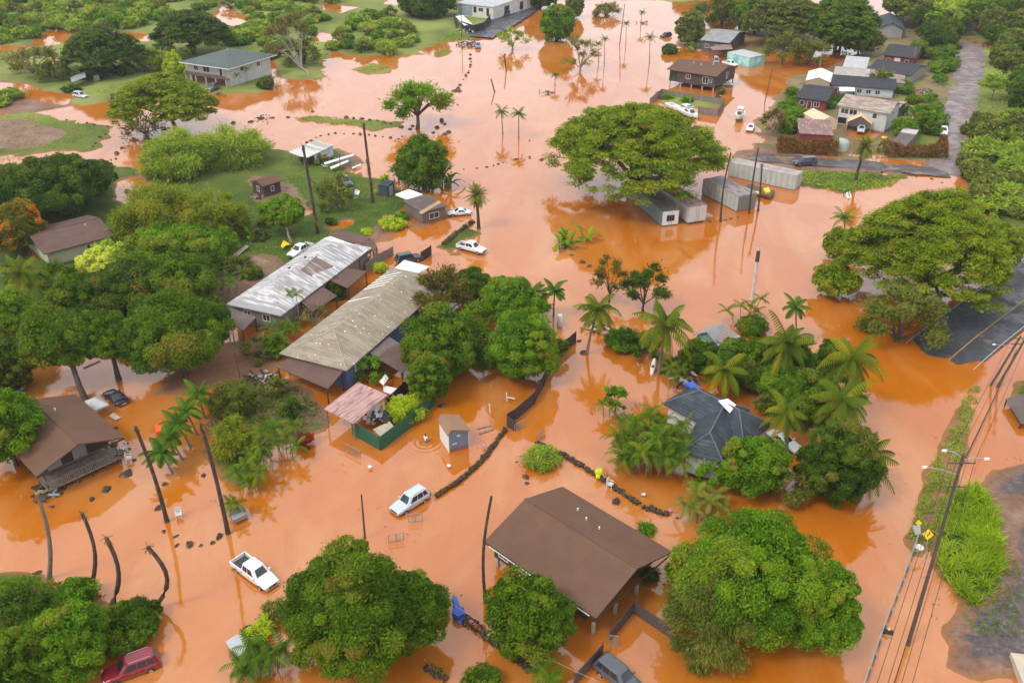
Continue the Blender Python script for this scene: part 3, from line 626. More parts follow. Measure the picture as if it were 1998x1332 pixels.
def tufts(name, polys, n, mat, L, label, cat, kind='stuff', w=.05, seed=1, up=1.0, bend=.5, pts=None, zoff=0.0, group=None, width=None):
    """many grass-like blades over ground patches"""
    rg = np.random.RandomState(seed); P = []
    for pp in polys:
        poly = pxpoly(pp); A = np.array(poly)[:, :2]; lo, hi = A.min(0), A.max(0); m = 0
        while m < n//len(polys):
            q = rg.uniform(lo, hi, (2000, 2)); sd = polysd(q[:, 0], q[:, 1], poly); q = q[(sd > 0) & (fbm(q[:, 0]/1.3+seed, q[:, 1]/1.3, 3) > .42)][:n//len(polys)-m]; P.append(q); m += max(1, len(q))
    P = np.concatenate(P); k = len(P); z = np.array([max(-.05, gz(a, b)) for a, b in P])+zoff; B = np.stack([P[:, 0], P[:, 1], z], -1)
    D = unit(np.concatenate([rg.normal(size=(k, 2))*bend, np.full((k, 1), up)], 1)); S = unit(np.cross(D, rg.normal(size=(k, 3)))); l = (L*rg.uniform(.5, 1.3, k))[:, None]; ww = width or w
    M1 = B+D*l*.6; D2 = D+np.array([0, 0, -.5]); E = M1+D2*l*.5
    V = np.concatenate([np.stack([B-S*ww, B+S*ww, M1+S*ww*.8, M1-S*ww*.8], 1), np.stack([M1-S*ww*.8, M1+S*ww*.8, E+S*ww*.15, E-S*ww*.15], 1)]).reshape(-1, 3)
    t = .45+.35*(fbm(P[:, 0]/2.5, P[:, 1]/2.5, 2)-.5)*2+rg.normal(size=k)*.12; o = link(name, leafmesh(name, V, np.concatenate([t, t]), LM[mat])); return tag(o, label, cat, group, kind)
# ================================================================ PLANTS OF THE PHOTO
# ---- far left fields
tree('umbrella','dark',115,56,276,142,'broad dark green spreading tree behind the lawn with the silver car',clear=3,dens=1.3)
tree('umbrella','dark',292,22,452,106,'dark spreading tree touching the grey-green hipped roof from behind',clear=3,dens=1.3)
tree('sparse','grey',0,84,118,160,'thin grey-green tree left of the broad dark tree by the lawn',bark=GBARK,dens=2.2,twigs=3,clear=1.5)
tree('feather','bamboo',262,96,332,152,'yellow-green feathery tree left of the lime-leaved tree by the hipped roof house',clear=.3)
tree('round','lime',317,98,360,156,'small lime-green tree at the left end of the balcony house',clear=1)
tree('sparse','brown',516,22,618,150,'leafless-looking grey twiggy tree on the flooded bank right of the hipped roof house',bark=GBARK,dens=2.4,twigs=5,clear=1.5,base=(603,148))
tree('loose','olive',545,60,640,152,'low olive shrubby tree under the twiggy grey tree',clear=.1)
tree('loose','olive',60,118,150,170,'low dark bush tree beside the leaning sheet metal roof',clear=.1,dens=1.4)
tree('round','dark',775,-42,892,46,'big dark dome-shaped tree left of the white building',clear=.5)
tree('round','lush',1048,2,1126,92,'tall bright green tree rising from the water near the top driveway',clear=.4)
tree('round','olive',1100,-20,1142,48,'olive tree behind the tall bright green tree near the driveway',clear=.6)
tree('sparse','scrub',964,50,1036,104,'small thin yellow-green tree standing in water below the driveway',bark=GBARK,twigs=3,dens=2.0,clear=1.2)
tree('sparse','grey',1096,70,1170,150,'bare-looking grey-green tree in the flood right of the tall bright green tree',bark=GBARK,twigs=4,dens=2.2,clear=1.5)
tree('loose','grey',1150,4,1216,40,'low greyish bush tree at the far edge of the flood',dens=1.5,clear=.2)
tree('round','dark',1020,-50,1090,24,'dark tree beside the parked cars on the top driveway',clear=1)
# ---- scrub in the fields: individual bushes sharing a few meshes
def scatter(polys, protos, n, label, group, cat, smin, smax, seed, name, mind=2.2):
    rg = random.Random(seed); pts = []; out = []
    for (pp, cnt) in polys:
        A = np.array(pp); lo, hi = A.min(0), A.max(0); k = 0; tries = 0
        while k < cnt and tries < cnt*60:
            tries += 1; q = (rg.uniform(lo[0], hi[0]), rg.uniform(lo[1], hi[1])); poly = np.array(pp, float)
            if polysd(np.array([q[0]]), np.array([q[1]]), poly)[0] < 0: continue
            w_ = at(q[0], q[1], .4)
            if gz(w_[0], w_[1]) < .05 or any((w_[0]-a)**2+(w_[1]-b)**2 < mind**2 for a, b in pts): continue
            pts.append((w_[0], w_[1])); k += 1; pr = protos[rg.randrange(len(protos))]; o = copy_tree(pr)
            o.location = (w_[0], w_[1], gz(w_[0], w_[1])-.1); sc_ = rg.uniform(smin, smax); o.scale = (sc_*rg.uniform(.85, 1.3), sc_*rg.uniform(.85, 1.2), sc_*rg.uniform(.75, 1.1)); o.rotation_euler = (0, 0, rg.uniform(0, 6.28))
            tag(o, label, cat, group); o.name = name; out.append(o)
    return out
def proto(kind, mat, Rx, Rz, leaf, name, seed, zc=None, twigs=0, bark=BARK, dens=1.0, tr=.1):
    rg = random.Random(seed); V, ti, C = crown(kind, Rx, Rz, leaf, seed, dens); z = Rz*.7 if zc is None else zc; off = np.array([0, 0, z])
    r = empty(name, (0, 0, 0)); limbs((0, 0, 0), (0, 0, max(.3, z-Rz*.6)), C+off, tr, rg, 6, twigs).build('trunk', bark, r); link('crown', leafmesh('crown', V+off, ti, LM[mat]), r); return r
def drop(ps):
    for p in ps:
        for c in list(p.children): bpy.data.objects.remove(c)
        bpy.data.objects.remove(p)
pb = [proto('round','scrub',2.9,1.9,.62,'scrub_bush',s) for s in (11,12)]+[proto('round','lush',2.6,1.8,.6,'scrub_bush',13), proto('loose','olive',2.9,2.1,.6,'scrub_bush',14,dens=1.5)]
scatter([([(-20,-10),(250,-10),(165,42),(110,52),(60,78),(-20,85)],58),([(110,60),(160,34),(260,-10),(360,-10),(330,50),(240,62),(160,62)],46)],pb,0,'bright green scrub bush in the overgrown field beyond the broad dark tree','scrub bushes of the far left field','bush',.9,1.6,21,'scrub_bush',3.6)
scatter([([(650,42),(760,30),(815,70),(812,98),(760,106),(660,100),(600,70)],40),([(430,15),(560,10),(640,40),(590,60),(500,60)],26),([(520,70),(560,60),(560,110),(530,120)],6)],pb,0,'green scrub bush on the island of scrub right of the twiggy grey tree','scrub bushes of the far middle field','bush',.85,1.5,22,'scrub_bush',3.4)
scatter([([(330,-15),(700,-20),(640,20),(440,12),(380,30)],30),([(450,62),(510,66),(520,92),(460,88)],8)],pb,0,'pale green scrub bush at the far edge of the left fields','scrub bushes along the far edge','bush',.9,1.5,23,'scrub_bush',4.2)
scatter([([(-20,186),(40,188),(40,206),(-20,212)],4)],pb,0,'dark scrub bush left of the muddy track with the silver car','scrub bushes by the muddy track','bush',.8,1.2,24,'scrub_bush',2.5)
# ---- left and middle
tree('umbrella','umbrella',213,150,428,256,'umbrella-shaped tree standing in the flood left of the long grass bank',clear=4,base=(342,251),dens=1.2,tr=.6)
tree('sparse','brown',235,225,330,280,'thin withered bush tree under the left umbrella-shaped tree',bark=GBARK,dens=1.5,twigs=3,clear=.3)
tree('loose','lush',742,158,888,240,'rounded open tree standing alone in the flood right of the long grass bank',clear=4,base=(815,250),dens=2.3,twigs=2,tr=.5,nlimb=14)
tree('feather','scrub',268,252,430,372,'wide soft grey-green feathery tree beside the pink water at left',clear=.2,dens=1.3)
tree('feather','scrub',380,246,528,345,'soft feathery grey-green tree just left of the small white shed',clear=.2,dens=1.3)
tree('round','dark',-30,292,232,432,'huge dark green tree over the long brown-roofed house at left',clear=2,dens=1.1)
tree('round','flower',-30,385,86,500,'tree with orange blossom at the left edge below the huge dark tree',clear=2)
tree('feather','bamboo',212,362,400,500,'big yellow-green bamboo thicket with orange tips',clear=.1,dens=1.5)
tree('feather','bamboo',350,370,488,505,'yellow-green bamboo thicket left of the standing turquoise kayak',clear=.1,dens=1.5)
tree('round','lush',250,425,430,545,'bright green tree in front of the bamboo thicket',clear=2)
tree('round','pale',150,468,262,560,'pale variegated tree in front of the long brown-roofed house',clear=1.5)
tree('round','dark',180,500,330,622,'dark green tree below the pale variegated tree',clear=1.5)
tree('round','mango',290,480,428,610,'deep green tree between the bamboo and the two rounded mango trees',clear=1.5)
tree('round','mango',95,520,215,620,'deep green tree right of the coconut palm at the left edge',clear=1.5)
palm('coco',(48,600),(40,532),'coconut palm at the left edge below the blossom tree',1.15,wind=(.2,0),bz=.3)
tree('round','lush',-40,558,84,690,'bright green tree at the left edge below the coconut palm',clear=1)
tree('round','mango',38,588,200,730,'rounded mango tree whose dark trunk leans beside the grey tarp tent',clear=4,base=(166,778),tr=.42)
tree('round','mango',160,600,262,715,'mango tree with a straight trunk left of the big rounded mango',clear=4,base=(231,738),tr=.38)
tree('round','mango',240,556,462,738,'big rounded mango tree left of the white metal roof',clear=2.2,base=(362,735))
tree('round','dark',-60,650,60,780,'dark tree at the left edge above the brown-roofed stilt house',clear=1)
tree('round','lush',-70,740,82,925,'bright tree at the left edge overlapping the stilt house roof',clear=2)
areca(425,560,110,80,9,'dark clump of palms beside the near end of the white metal roof',1.1,'palm',h=3.5)
tree('round','lush',506,376,594,450,'bright round-crowned tree with a pale trunk in the lawn',clear=2.6,base=(568,474),bark=GBARK,tr=.22)
tree('loose','olive',612,338,694,428,'loose grey-green tree in the lawn in front of the overturned skiff',clear=.8,dens=2.2,twigs=2,bark=GBARK)
tree('round','mango',772,258,878,382,'tall mango tree beside the dark grey storage box',clear=1.2)
for i,(x,y,l) in enumerate([(785,352,'large-leaved banana clump at the left foot of the tall mango tree'),(868,362,'large-leaved banana clump at the right foot of the tall mango tree'),(830,372,'banana clump in front of the tall mango tree')]): banana(x,y,l,14,4.2,None,1.6,bz=.1,mat='palm')
palm('date',(934,446),(930,380),'date palm with a grey skirt of dead fronds beside the white sedan',1.25)
tree('umbrella','umbrella',1072,212,1408,402,'giant spreading monkeypod tree over the trailers',clear=3.6,tr=1.0,dens=1.25)
banana(1105,482,'round clump of banana plants standing alone in open water',20,2.6,None,1.3,'banana_clump'); banana(1140,470,'thin banana stems right of the lone banana clump',6,2.8,None,1.0,'banana_clump')
tree('loose','brown',798,512,935,655,'grey-brown tree overhanging the end of the tan metal roof',clear=1.6,dens=2.6,twigs=2)
tree('round','dark',862,520,965,600,'dark olive tree behind the grey-brown tree by the tan roof',clear=1.5)
tree('round','lush',930,535,1062,650,'bright yellow-green tree right of the grey-brown tree',clear=2)
tree('round','lush',944,600,1092,758,'bright green tree hanging over the brown board fence',clear=1.4)
tree('round','mango',768,596,950,752,'deep green tree beside the brown lean-to of the tan-roofed house',clear=1)
tree('round','mango',800,684,886,796,'green tree behind the long side of the green fence',clear=1.2)
bush('lime',752,768,832,834,'feathery lime-green bush spilling over the green fence','feather',dens=1.6)
palm('slim',(1080,618),(1082,566),'upright palm with a spear leaf behind the white gas tank',1.5)
palm('slim',(1030,640),(1036,572),'drooping fan of palm fronds left of the upright spear-leaved palm',1.7)
palm('coco',(1145,690),(1165,604),'yellowing coconut palm leaning over the flooded yard',1.15,wind=(-.12,-.1))
palm('coco',(1285,730),(1300,632),'windblown coconut palm in front of the small grey-roofed house',1.45,wind=(.22,0))
tree('loose','brown',1152,492,1230,600,'bare grey-brown half of the tree by the open flood',clear=2,dens=1.7,twigs=3,name='broadleaf_tree')
tree('loose','dark',1208,512,1308,618,'dark-leaved tree leaning right of the bare grey-brown tree',clear=2,dens=2.4,twigs=2)
palm('slim',(1552,668),(1553,598),'short thick palm right of the white broken trunk',1.45)
areca(1460,606,90,60,5,'thin group of palms below the white broken trunk',1.1,'areca',h=3.2,fr=7)
tree('umbrella','umbrella',1658,380,1975,620,'huge spreading monkeypod tree by the right-hand road',clear=2.5,tr=.95,dens=1.25)
tree('round','umbrella',1584,508,1676,582,'low hanging bough of the huge monkeypod as a separate small crown over the water',name='broadleaf_tree',clear=1,dens=.8)
tree('round','umbrella',1600,440,1680,510,'small yellow-green tree at the left edge of the huge roadside monkeypod',clear=1,dens=.8)
palm('slim',(1650,470),(1646,424),'palm rising behind the left edge of the huge roadside monkeypod',1.6)
tree('loose','olive',1674,548,1842,712,'greyish olive tree at the end of the flooded road',clear=.4,dens=3,nlimb=10)
tree('round','umbrella',1880,420,1994,560,'yellow-green tree at the right edge beside the road',clear=2,dens=.9)
# ---- centre-right garden
tree('round','dark',1492,640,1590,770,'dark green tree between the palms right of the small grey-roofed house',clear=1)
tree('round','mango',1400,655,1520,760,'green tree covering the right side of the small grey-roofed house',clear=.8)
tree('round','mango',1505,715,1630,840,'deep green tree in the middle of the palms right of the charcoal roof',clear=.8)
bush('mango',1325,660,1400,735,'green bush in front of the small grey-roofed house')
bush('lush',1180,640,1250,690,'low green bush at the foot of the yellowing coconut palm')
palm('coco',(1645,820),(1662,700),'tall coconut palm nearest the wide flooded road',1.35,wind=(.1,-.05))
palm('coco',(1640,870),(1645,780),'second coconut palm standing below the tall one by the flooded road',1.3,wind=(.05,-.1))
palm('coco',(1530,770),(1535,668),'coconut palm between the two dark trees of the garden',1.25,wind=(-.1,-.1))
palm('coco',(1410,780),(1412,722),'golden coconut palm behind the charcoal roof',1.15,wind=(-.15,0))
palm('coco',(1535,890),(1534,805),'coconut palm overhanging the right corner of the charcoal roof',1.0,wind=(0,-.1))
tree('round','dark',1555,815,1712,1000,'dark blackish-green tree beside the flooded road',clear=.8,name='broadleaf_tree')
palm('coco',(1672,960),(1690,890),'dark palm half hidden right of the blackish-green tree',1.3,wind=(.15,-.1))
tree('round','lush',1398,842,1536,980,'bright green tree at the right end of the charcoal-roofed house',clear=1)
tree('round','lush',1332,985,1632,1265,'giant bright green mango tree at the lower right',clear=1.5,dens=1.1)
tree('round','lush',1520,1075,1682,1290,'right-hand bright green mango crown nearest the utility poles',clear=1.2,dens=1.1)
tree('weep','olive',1292,1120,1470,1325,'drooping willow-like tree at the lower left of the giant bright mango',clear=.3,dens=1.6)
areca(1272,872,160,160,34,'big windblown clump of palms left of the charcoal-roofed house',1.25,wind=(-.12,-.1),h=4.0,fr=11)
areca(1375,985,110,90,8,'grey-green palms between the giant mango and the stone wall',1.15,'date',h=3.0)
tree('loose','lush',1176,728,1228,825,'small slender tree standing in the flooded yard left of the big palm clump',clear=1,dens=2)
areca(1185,800,30,30,2,'two small palms beside the slender tree in the flooded yard',.8,h=2)
areca(1215,820,40,30,3,'small palm tuft at the foot of the slender tree',.8,h=1.2)
bush('scrub',1018,865,1098,922,'feathery olive bush at the end of the stone wall','feather',dens=1.0)
bush('dark',1248,1102,1284,1136,'small dark plant standing in water beside the large brown roof','loose',dens=2)
bush('lush',1244,1020,1280,1045,'small sprouting plant behind the large brown roof','loose',dens=1.2)
areca(1315,735,50,60,4,'tall palms at the left corner of the charcoal roof',1.0,h=3.4)
# ---- bottom
tree('round','mango',556,1040,812,1345,'giant dense mango tree at the bottom of the picture',clear=1.2,dens=1.2)
tree('round','mango',720,1090,874,1300,'right-hand shoulder of dark mango foliage beside the giant dense mango',clear=1.2,dens=1.2)
tree('round','mango',945,1110,1125,1298,'glossy green tree against the front of the large brown roof',clear=.8,dens=1.1)
areca(505,1290,110,120,9,'clump of palms at the left foot of the giant dense mango',1.2,'palm',h=2.6)
bush('grey',505,1165,575,1225,'grey-green bush at the left edge of the giant dense mango','loose',dens=2.2)
bush('lime',470,1200,540,1262,'yellowing bush beside the pale tarp','loose',dens=1.4)
areca(1070,1330,60,50,3,'palm tip at the bottom edge below the glossy green tree',1.1,'areca',h=2)
bush('mango',905,1312,975,1350,'green bush cut by the bottom edge near the stone wall')
tree('round','mango',-40,1195,110,1400,'big green thicket in the bottom left corner',clear=.2)
tree('round','lush',60,1170,215,1345,'bright green thicket left of the dark red car',clear=.2)
bush('mango',180,1172,318,1262,'green thicket at the foot of the two curved dead palms')
bush('dark',-20,1140,90,1215,'dark low bush at the left edge above the bottom thicket','loose',dens=2.4)
bush('lush',120,1120,185,1190,'upright green bush right of the ringed palm trunk')
# ---- left-middle garden
for i,(x,y,bx,by,l) in enumerate([(385,768,400,815,'highest of the row of small palms behind the tall leaning trunk'),(362,800,385,848,'second small palm down the row by the tall leaning trunk'),(345,828,372,872,'third small palm down the row by the tall leaning trunk'),(330,852,356,898,'fourth small palm down the row by the tall leaning trunk'),(314,884,337,924,'lowest of the row of small palms by the tall leaning trunk')]): palm('slim',(bx,by),(x,y),l,1.4,wind=(-.12,-.08),group='row of small palms in the flood')
tree('feather','olive',405,740,508,832,'soft dark green shrub tree above the fallen yellow bamboo',clear=.2,dens=1.4)
tree('weep','bamboo',412,800,500,930,'fallen straw-yellow bamboo between the palms',clear=.1,dens=1.1)
areca(548,862,100,110,8,'palms with red-leaved plants beneath them at the corner of the yard',1.1,h=3,wind=(-.1,0))
areca(487,925,60,90,6,'palms along the water below the fallen yellow bamboo',1.1,h=3,wind=(-.1,0))
areca(500,890,50,60,4,'small palms between the bamboo and the corner palms',1.0,h=3)
areca(458,992,40,40,2,'young palm over the half sunken grey tank',1.0,h=1.6)
bush('red',575,842,612,880,'red-leaved bush beside the corner palms','loose',dens=2)
bush('olive',520,730,560,790,'scrubby bush beside the brown lean-to roof','loose',dens=2)
bush('dark',545,770,590,830,'dark scrubby bush below the brown lean-to roof','loose',dens=2)
bush('lush',515,648,566,712,'rounded soft green bush at the near corner of the tan roof',"feather",dens=1.6)
areca(572,600,50,110,2,'two thin palms in front of the white metal roof',.95,'coco',h=5.5,fr=7)
areca(556,645,70,60,6,'palm clump at the near end of the gap between the two long roofs',1.0,h=2.6)
tree('sparse','grey',575,590,650,650,'leafless silver-grey shrub between the two long roofs',bark=GBARK,dens=.7,twigs=7,clear=.8)
bush('dark',628,540,680,590,'dark green bush growing through the brown lean-to roof gap')
bush('dark',690,500,722,528,'small green bush beside the far brown lean-to','loose',dens=2)
bush('lime',732,514,752,534,'small lime-green bush beside the pale sheet roof')
bush('lime',706,446,728,460,'small yellow-green bush beside the brown flat roof')
bush('lime',738,425,790,448,'yellow-green hedge beside the board shed',dens=1)
bush('lush',770,415,792,432,'small bright hedge beside the board shed porch')
bush('dark',480,520,512,552,'small round dark bush on the lawn left of the white metal roof')
bush('olive',480,445,525,480,'low olive bush on the lawn left of the white pickup','loose',dens=2)
bush('dark',632,425,658,442,'small spiky dark plant on the lawn','loose',dens=2)
banana(490,468,'broad-leaved plant near the fallen panel on the lawn',7,1.6,None,.6,bz=.4,name='banana_plant')
tree('sparse','olive',575,700,625,745,'leafless pale shrub in front of the brown lean-to roof',bark=GBARK,dens=.5,twigs=8,clear=.5)
# ---- upper-right compound and forest
ph_ = [proto('round','olive',5.2,4.4,.85,'forest_tree',s,6) for s in (41,)]+[proto('round','dark',5.0,4.6,.85,'forest_tree',42,6),proto('round','mango',5.0,4.2,.85,'forest_tree',43,6),proto('loose','scrub',5.2,4.2,.8,'forest_tree',44,5.5,dens=2.2,twigs=2)]
scatter([([(1540,-5),(1725,-5),(1735,30),(1680,50),(1560,30)],26),([(1735,-5),(1920,-5),(1905,66),(1800,76),(1745,40)],40),([(1330,-25),(1560,-25),(1520,20),(1440,5)],12)],ph_,0,'tree of the wood beyond the upper-right houses','trees of the far wood','tree',.9,1.4,31,'forest_tree',4.5)
scatter([([(1925,70),(2040,30),(2060,300),(1970,270),(1935,200)],40),([(1910,0),(2050,0),(2040,50),(1925,60)],22)],ph_,0,'tree of the green belt right of the muddy lane','trees right of the lane','tree',.65,1.1,32,'forest_tree',4)
pv = [proto('loose','scrub',2.6,1.7,.5,'shrub',s,dens=1.7) for s in (51,52)]+[proto('round','olive',2.3,1.5,.5,'shrub',53),proto('feather','scrub',2.6,1.7,.5,'shrub',54)]
scatter([([(1890,250),(2040,240),(2040,400),(1990,430),(1930,400),(1880,345)],62)],pv,0,'tangled grey-green shrub of the bank right of the muddy lane','shrubs of the right bank','bush',.8,1.6,33,'shrub',2.0)
scatter([([(1890,395),(1990,385),(2010,420),(1950,425),(1900,420)],9)],pv,0,'grey-green shrub behind the huge roadside monkeypod','shrubs behind the roadside monkeypod','bush',.9,1.4,34,'shrub',2.0)
tree('loose','olive',1352,-25,1470,60,'dark loose tree over the flood beside the grey-roofed house at the top',clear=2,dens=2.6,twigs=2)
tree('round','olive',1318,15,1378,100,'tree at the left end of the grey-roofed house at the top',clear=1)
tree('umbrella','olive',1460,-10,1610,80,'wide spreading tree standing in water above the compound',clear=4,dens=1.2)
tree('umbrella','mango',1560,-5,1720,90,'tall spreading tree over the back of the compound',clear=4.5,dens=1.3)
tree('loose','olive',1490,60,1570,130,'loose tree over the water left of the pale leaning pole',clear=2.5,dens=2)
tree('round','olive',1395,-20,1500,50,'round tree behind the mural container',clear=2.5)
banana(1352,96,'banana clump at the corner of the brown stilt house',9,3,None,1.3)
banana(1345,102,'small banana plant left of the banana clump by the stilt house',5,2.4,None,1)
bush('dark',1290,85,1322,108,'dark bush in the water left of the stilt house')
bush('olive',1398,172,1415,188,'low bush behind the wooden boat enclosure','loose',dens=2)
pvv = [proto('round','lush',1.9,1.5,.45,'garden_bush',61),proto('round','mango',1.8,1.4,.45,'garden_bush',62),proto('loose','lush',1.9,1.5,.45,'garden_bush',63,dens=1.8)]
scatter([([(1785,85),(1870,85),(1850,150),(1790,110)],16),([(1830,120),(1845,120),(1838,170),(1828,170)],5)],pvv,0,'bright green vine-covered bush beside the muddy lane at the far end of the compound','vine bushes by the lane','bush',.9,1.5,35,'garden_bush',1.8)
scatter([([(1700,168),(1760,170),(1768,185),(1700,184)],8)],pvv,0,'bright garden bush behind the weathered brown roof','bushes behind the weathered roof','bush',.8,1.2,36,'garden_bush',1.5)
scatter([([(1775,190),(1832,200),(1838,262),(1775,270),(1765,225)],18)],pvv,0,'garden bush between the weathered-roof house and the muddy lane','bushes by the lane garden','bush',.7,1.25,37,'garden_bush',1.6)
scatter([([(1530,180),(1556,165),(1556,215),(1545,240),(1520,225)],10),([(1612,180),(1630,176),(1620,215),(1610,212)],5)],pvv,0,'bright garden bush around the charcoal-roofed red cottage','bushes round the red cottage','bush',.7,1.2,38,'garden_bush',1.4)
tree('loose','thatch',1483,196,1540,292,'withered grey-brown screw pine beside the hedge',clear=.5,dens=2.4,bark=GBARK,name='withered_tree')
bush('lush',1520,225,1560,268,'green bush at the foot of the withered screw pine')
palm('date',(1668,356),(1688,286),'date palm with a drooping skirt beside the dark lane',1.45)
def hedge(px, n, label, h=2.2, wd=1.6, mat='hedge', leaf=.55):
    """clipped row of shrubs built as ONE hedge"""
    P = [at(x, y, .4) for x, y in px]; L = [0]
    for a_, b_ in zip(P, P[1:]): L.append(L[-1]+np.linalg.norm(b_-a_))
    rg = np.random.RandomState(n); t = rg.uniform(0, L[-1], n); c = np.stack([np.interp(t, L, [p[i] for p in P]) for i in range(2)], -1)
    a = rg.uniform(0, math.pi, n); rr = np.sqrt(rg.uniform(.5, 1, n))*(1+.25*(vnoise(t*1.1, t*0+3)-.5)*2); D = unit(np.stack([np.gradient(np.interp(np.linspace(0, L[-1], 50), L, [p[i] for p in P])).mean()+0*t for i in range(2)]+[0*t], -1)); Nn = np.stack([-D[:, 1], D[:, 0], 0*t], -1)
    Pt = np.concatenate([c, np.zeros((n, 1))], 1)+Nn*(np.cos(a)*rr*wd)[:, None]+np.array([0, 0, 1.0])*(np.sin(a)*rr*h)[:, None]; Nm = Nn*np.cos(a)[:, None]+np.array([0, 0, 1.0])*np.sin(a)[:, None]+rg.normal(size=(n, 3))*.5
    o0 = P[len(P)//2]; Pt[:, :2] -= o0[:2]; ti = .45*vnoise(t*1.5, t*0)+rg.normal(size=n)*.32+.2
    r = empty('hedge', (o0[0], o0[1], .35), 0, label, 'hedge'); link('foliage', leafmesh('foliage', leafquads(Pt, Nm, leaf*rg.uniform(.7, 1.4, n), .4, rg), ti, LM[mat]), r)
    mb = MB()
    for i in range(9):
        q = np.array([np.interp(L[-1]*(i+.5)/9, L, [p[k] for p in P]) for k in range(2)])-o0[:2]; mb.tube([(q[0], q[1], -.3), (q[0], q[1], h*.7)], [.09, .05], 5)
    mb.build('stems', BARK, r)
hedge([(1515,292),(1560,294),(1632,298)],3600,'reddish-brown hedge left of the date palm along the dark lane',3.1,1.9)
hedge([(1718,300),(1770,304),(1836,304),(1838,286)],3200,'reddish-brown hedge right of the date palm along the dark lane',3.0,1.8)
# ---- grasses
tufts('tall_grass',[[(1868,965),(1905,950),(1940,1010),(1958,1085),(1940,1145),(1905,1185),(1862,1155),(1835,1115),(1835,1050)]],6500,'grass',1.5,'tall bright green grass beside the gravel at the right','grass',w=.045,seed=3,bend=.6)
tufts('verge_grass',[[(1890,760),(1912,756),(1895,830),(1872,930),(1850,1000),(1818,1060),(1785,1085),(1768,1060),(1790,980),(1822,900),(1852,840)]],2300,'scrub',.5,'weedy grass of the verge between the flooded road and the poles','grass',w=.05,seed=4,bend=.9)
tufts('bank_grass',[[(570,230),(640,228),(760,240),(740,250),(620,242)],[(690,138),(725,126),(762,132),(720,146)],[(848,104),(872,97),(878,102),(855,112)]],1500,'scrub',.5,'rough grass on the low banks rising from the flood','grass',w=.07,seed=5,bend=.9)
tufts('field_grass',[[(10,220),(130,236),(218,252),(190,284),(70,296),(0,320)],[(150,190),(300,150),(330,176),(215,186)],[(880,82),(830,95),(900,60),(925,75)]],2600,'scrub',.45,'rough grass of the left field','grass',w=.08,seed=6,bend=.9)
tufts('lawn_grass',[[(560,330),(700,340),(790,400),(750,440),(640,470),(560,560),(480,560),(470,480)]],3600,'scrub',.28,'uneven grass of the lawn behind the white metal roof','grass',w=.05,seed=7,bend=1)
tufts('yard_weeds',[[(410,780),(450,745),(500,735),(560,745),(630,800),(590,850),(520,866),(440,866)]],3000,'olive',.6,'weeds of the yard below the tan-roofed house','weeds',w=.06,seed=8,bend=.9)
tufts('bank_weeds',[[(0,1140),(70,1125),(150,1145),(235,1172),(300,1188),(240,1240),(160,1320),(0,1340)]],4200,'lush',.6,'weeds between the bushes of the bottom left bank','weeds',w=.06,seed=9,bend=.9)
tufts('lane_grass',[[(1885,340),(1880,250),(1898,150),(1920,70),(1990,60),(2000,400),(1900,400)],[(1560,336),(1760,344),(1740,364),(1650,376),(1565,362)]],4200,'scrub',.55,'rough grass beside the lane and the dark road','grass',w=.09,seed=10,bend=.9)
tufts('gravel_weeds',[[(1860,1180),(1960,1090),(1990,1100),(1990,1250),(1900,1240)]],500,'lush',.4,'small weeds growing in the gravel lot','weeds',w=.05,seed=11,bend=1)

tree('round','dark',1588,640,1660,760,'dark tree between the tall coconut palms and the garden',clear=.8)
tree('round','lush',1480,700,1560,800,'bright leafy tree behind the right end of the dark slate roof',clear=.6)
tree('round','dark',1420,690,1500,770,'dark leafy tree directly behind the dark slate roof',clear=.6)
bush('mango',1560,690,1620,750,'green bush under the palms by the wide flooded road')
bush('lush',1600,780,1650,840,'bright bush at the foot of the tall coconut palms')
bush('mango',1440,610,1500,660,'green bush right of the small grey-roofed house')
bush('dark',1205,640,1262,700,'dark bush left of the windblown coconut palm','loose',dens=2.2)
bush('olive',1290,690,1340,740,'olive bush behind the corner palms of the dark slate roof','loose',dens=2.2)
tree('round','olive',1500,-10,1600,80,'rounded tree over the water at the top, left of the far wood',clear=2,dens=1.1)
tree('round','mango',1590,10,1700,105,'rounded green tree over the back yards of the compound',clear=2)
tree('round','olive',1640,40,1720,110,'olive tree behind the grey metal shed roof',clear=1.5)
tree('loose','olive',1540,70,1620,135,'loose tree behind the pale leaning pole',clear=1.5,dens=2.6)
tree('round','mango',1430,-10,1520,70,'green tree behind the mural container',clear=2)
tree('round','dark',1795,30,1880,95,'dark tree beyond the far end of the muddy lane',clear=1.5)
areca(478,150,26,60,4,'small palms at the right end of the balcony house',1.1,'palm',h=4,fr=8)
bush('dark',500,150,535,178,'dark bush at the right corner of the balcony house')
bush('olive',400,60,460,90,'low bush right of the dark spreading tree behind the hipped roof','loose',dens=2.2)
for k,(x0,y0,x1,y1,l) in enumerate([(150,130,215,165,'dark hedge bush under the broad dark tree'),(205,120,270,155,'dark hedge bush right of the broad dark tree'),(120,165,160,185,'small bush beside the silver car on the muddy track')]): bush('dark',x0,y0,x1,y1,l,'loose',dens=2.2)
bush('olive',420,420,470,480,'shaggy bush at the right end of the bamboo thicket','loose',dens=2.4)
bush('dark',400,480,450,540,'dark bush between the bamboo and the bright tree','loose',dens=2.4)

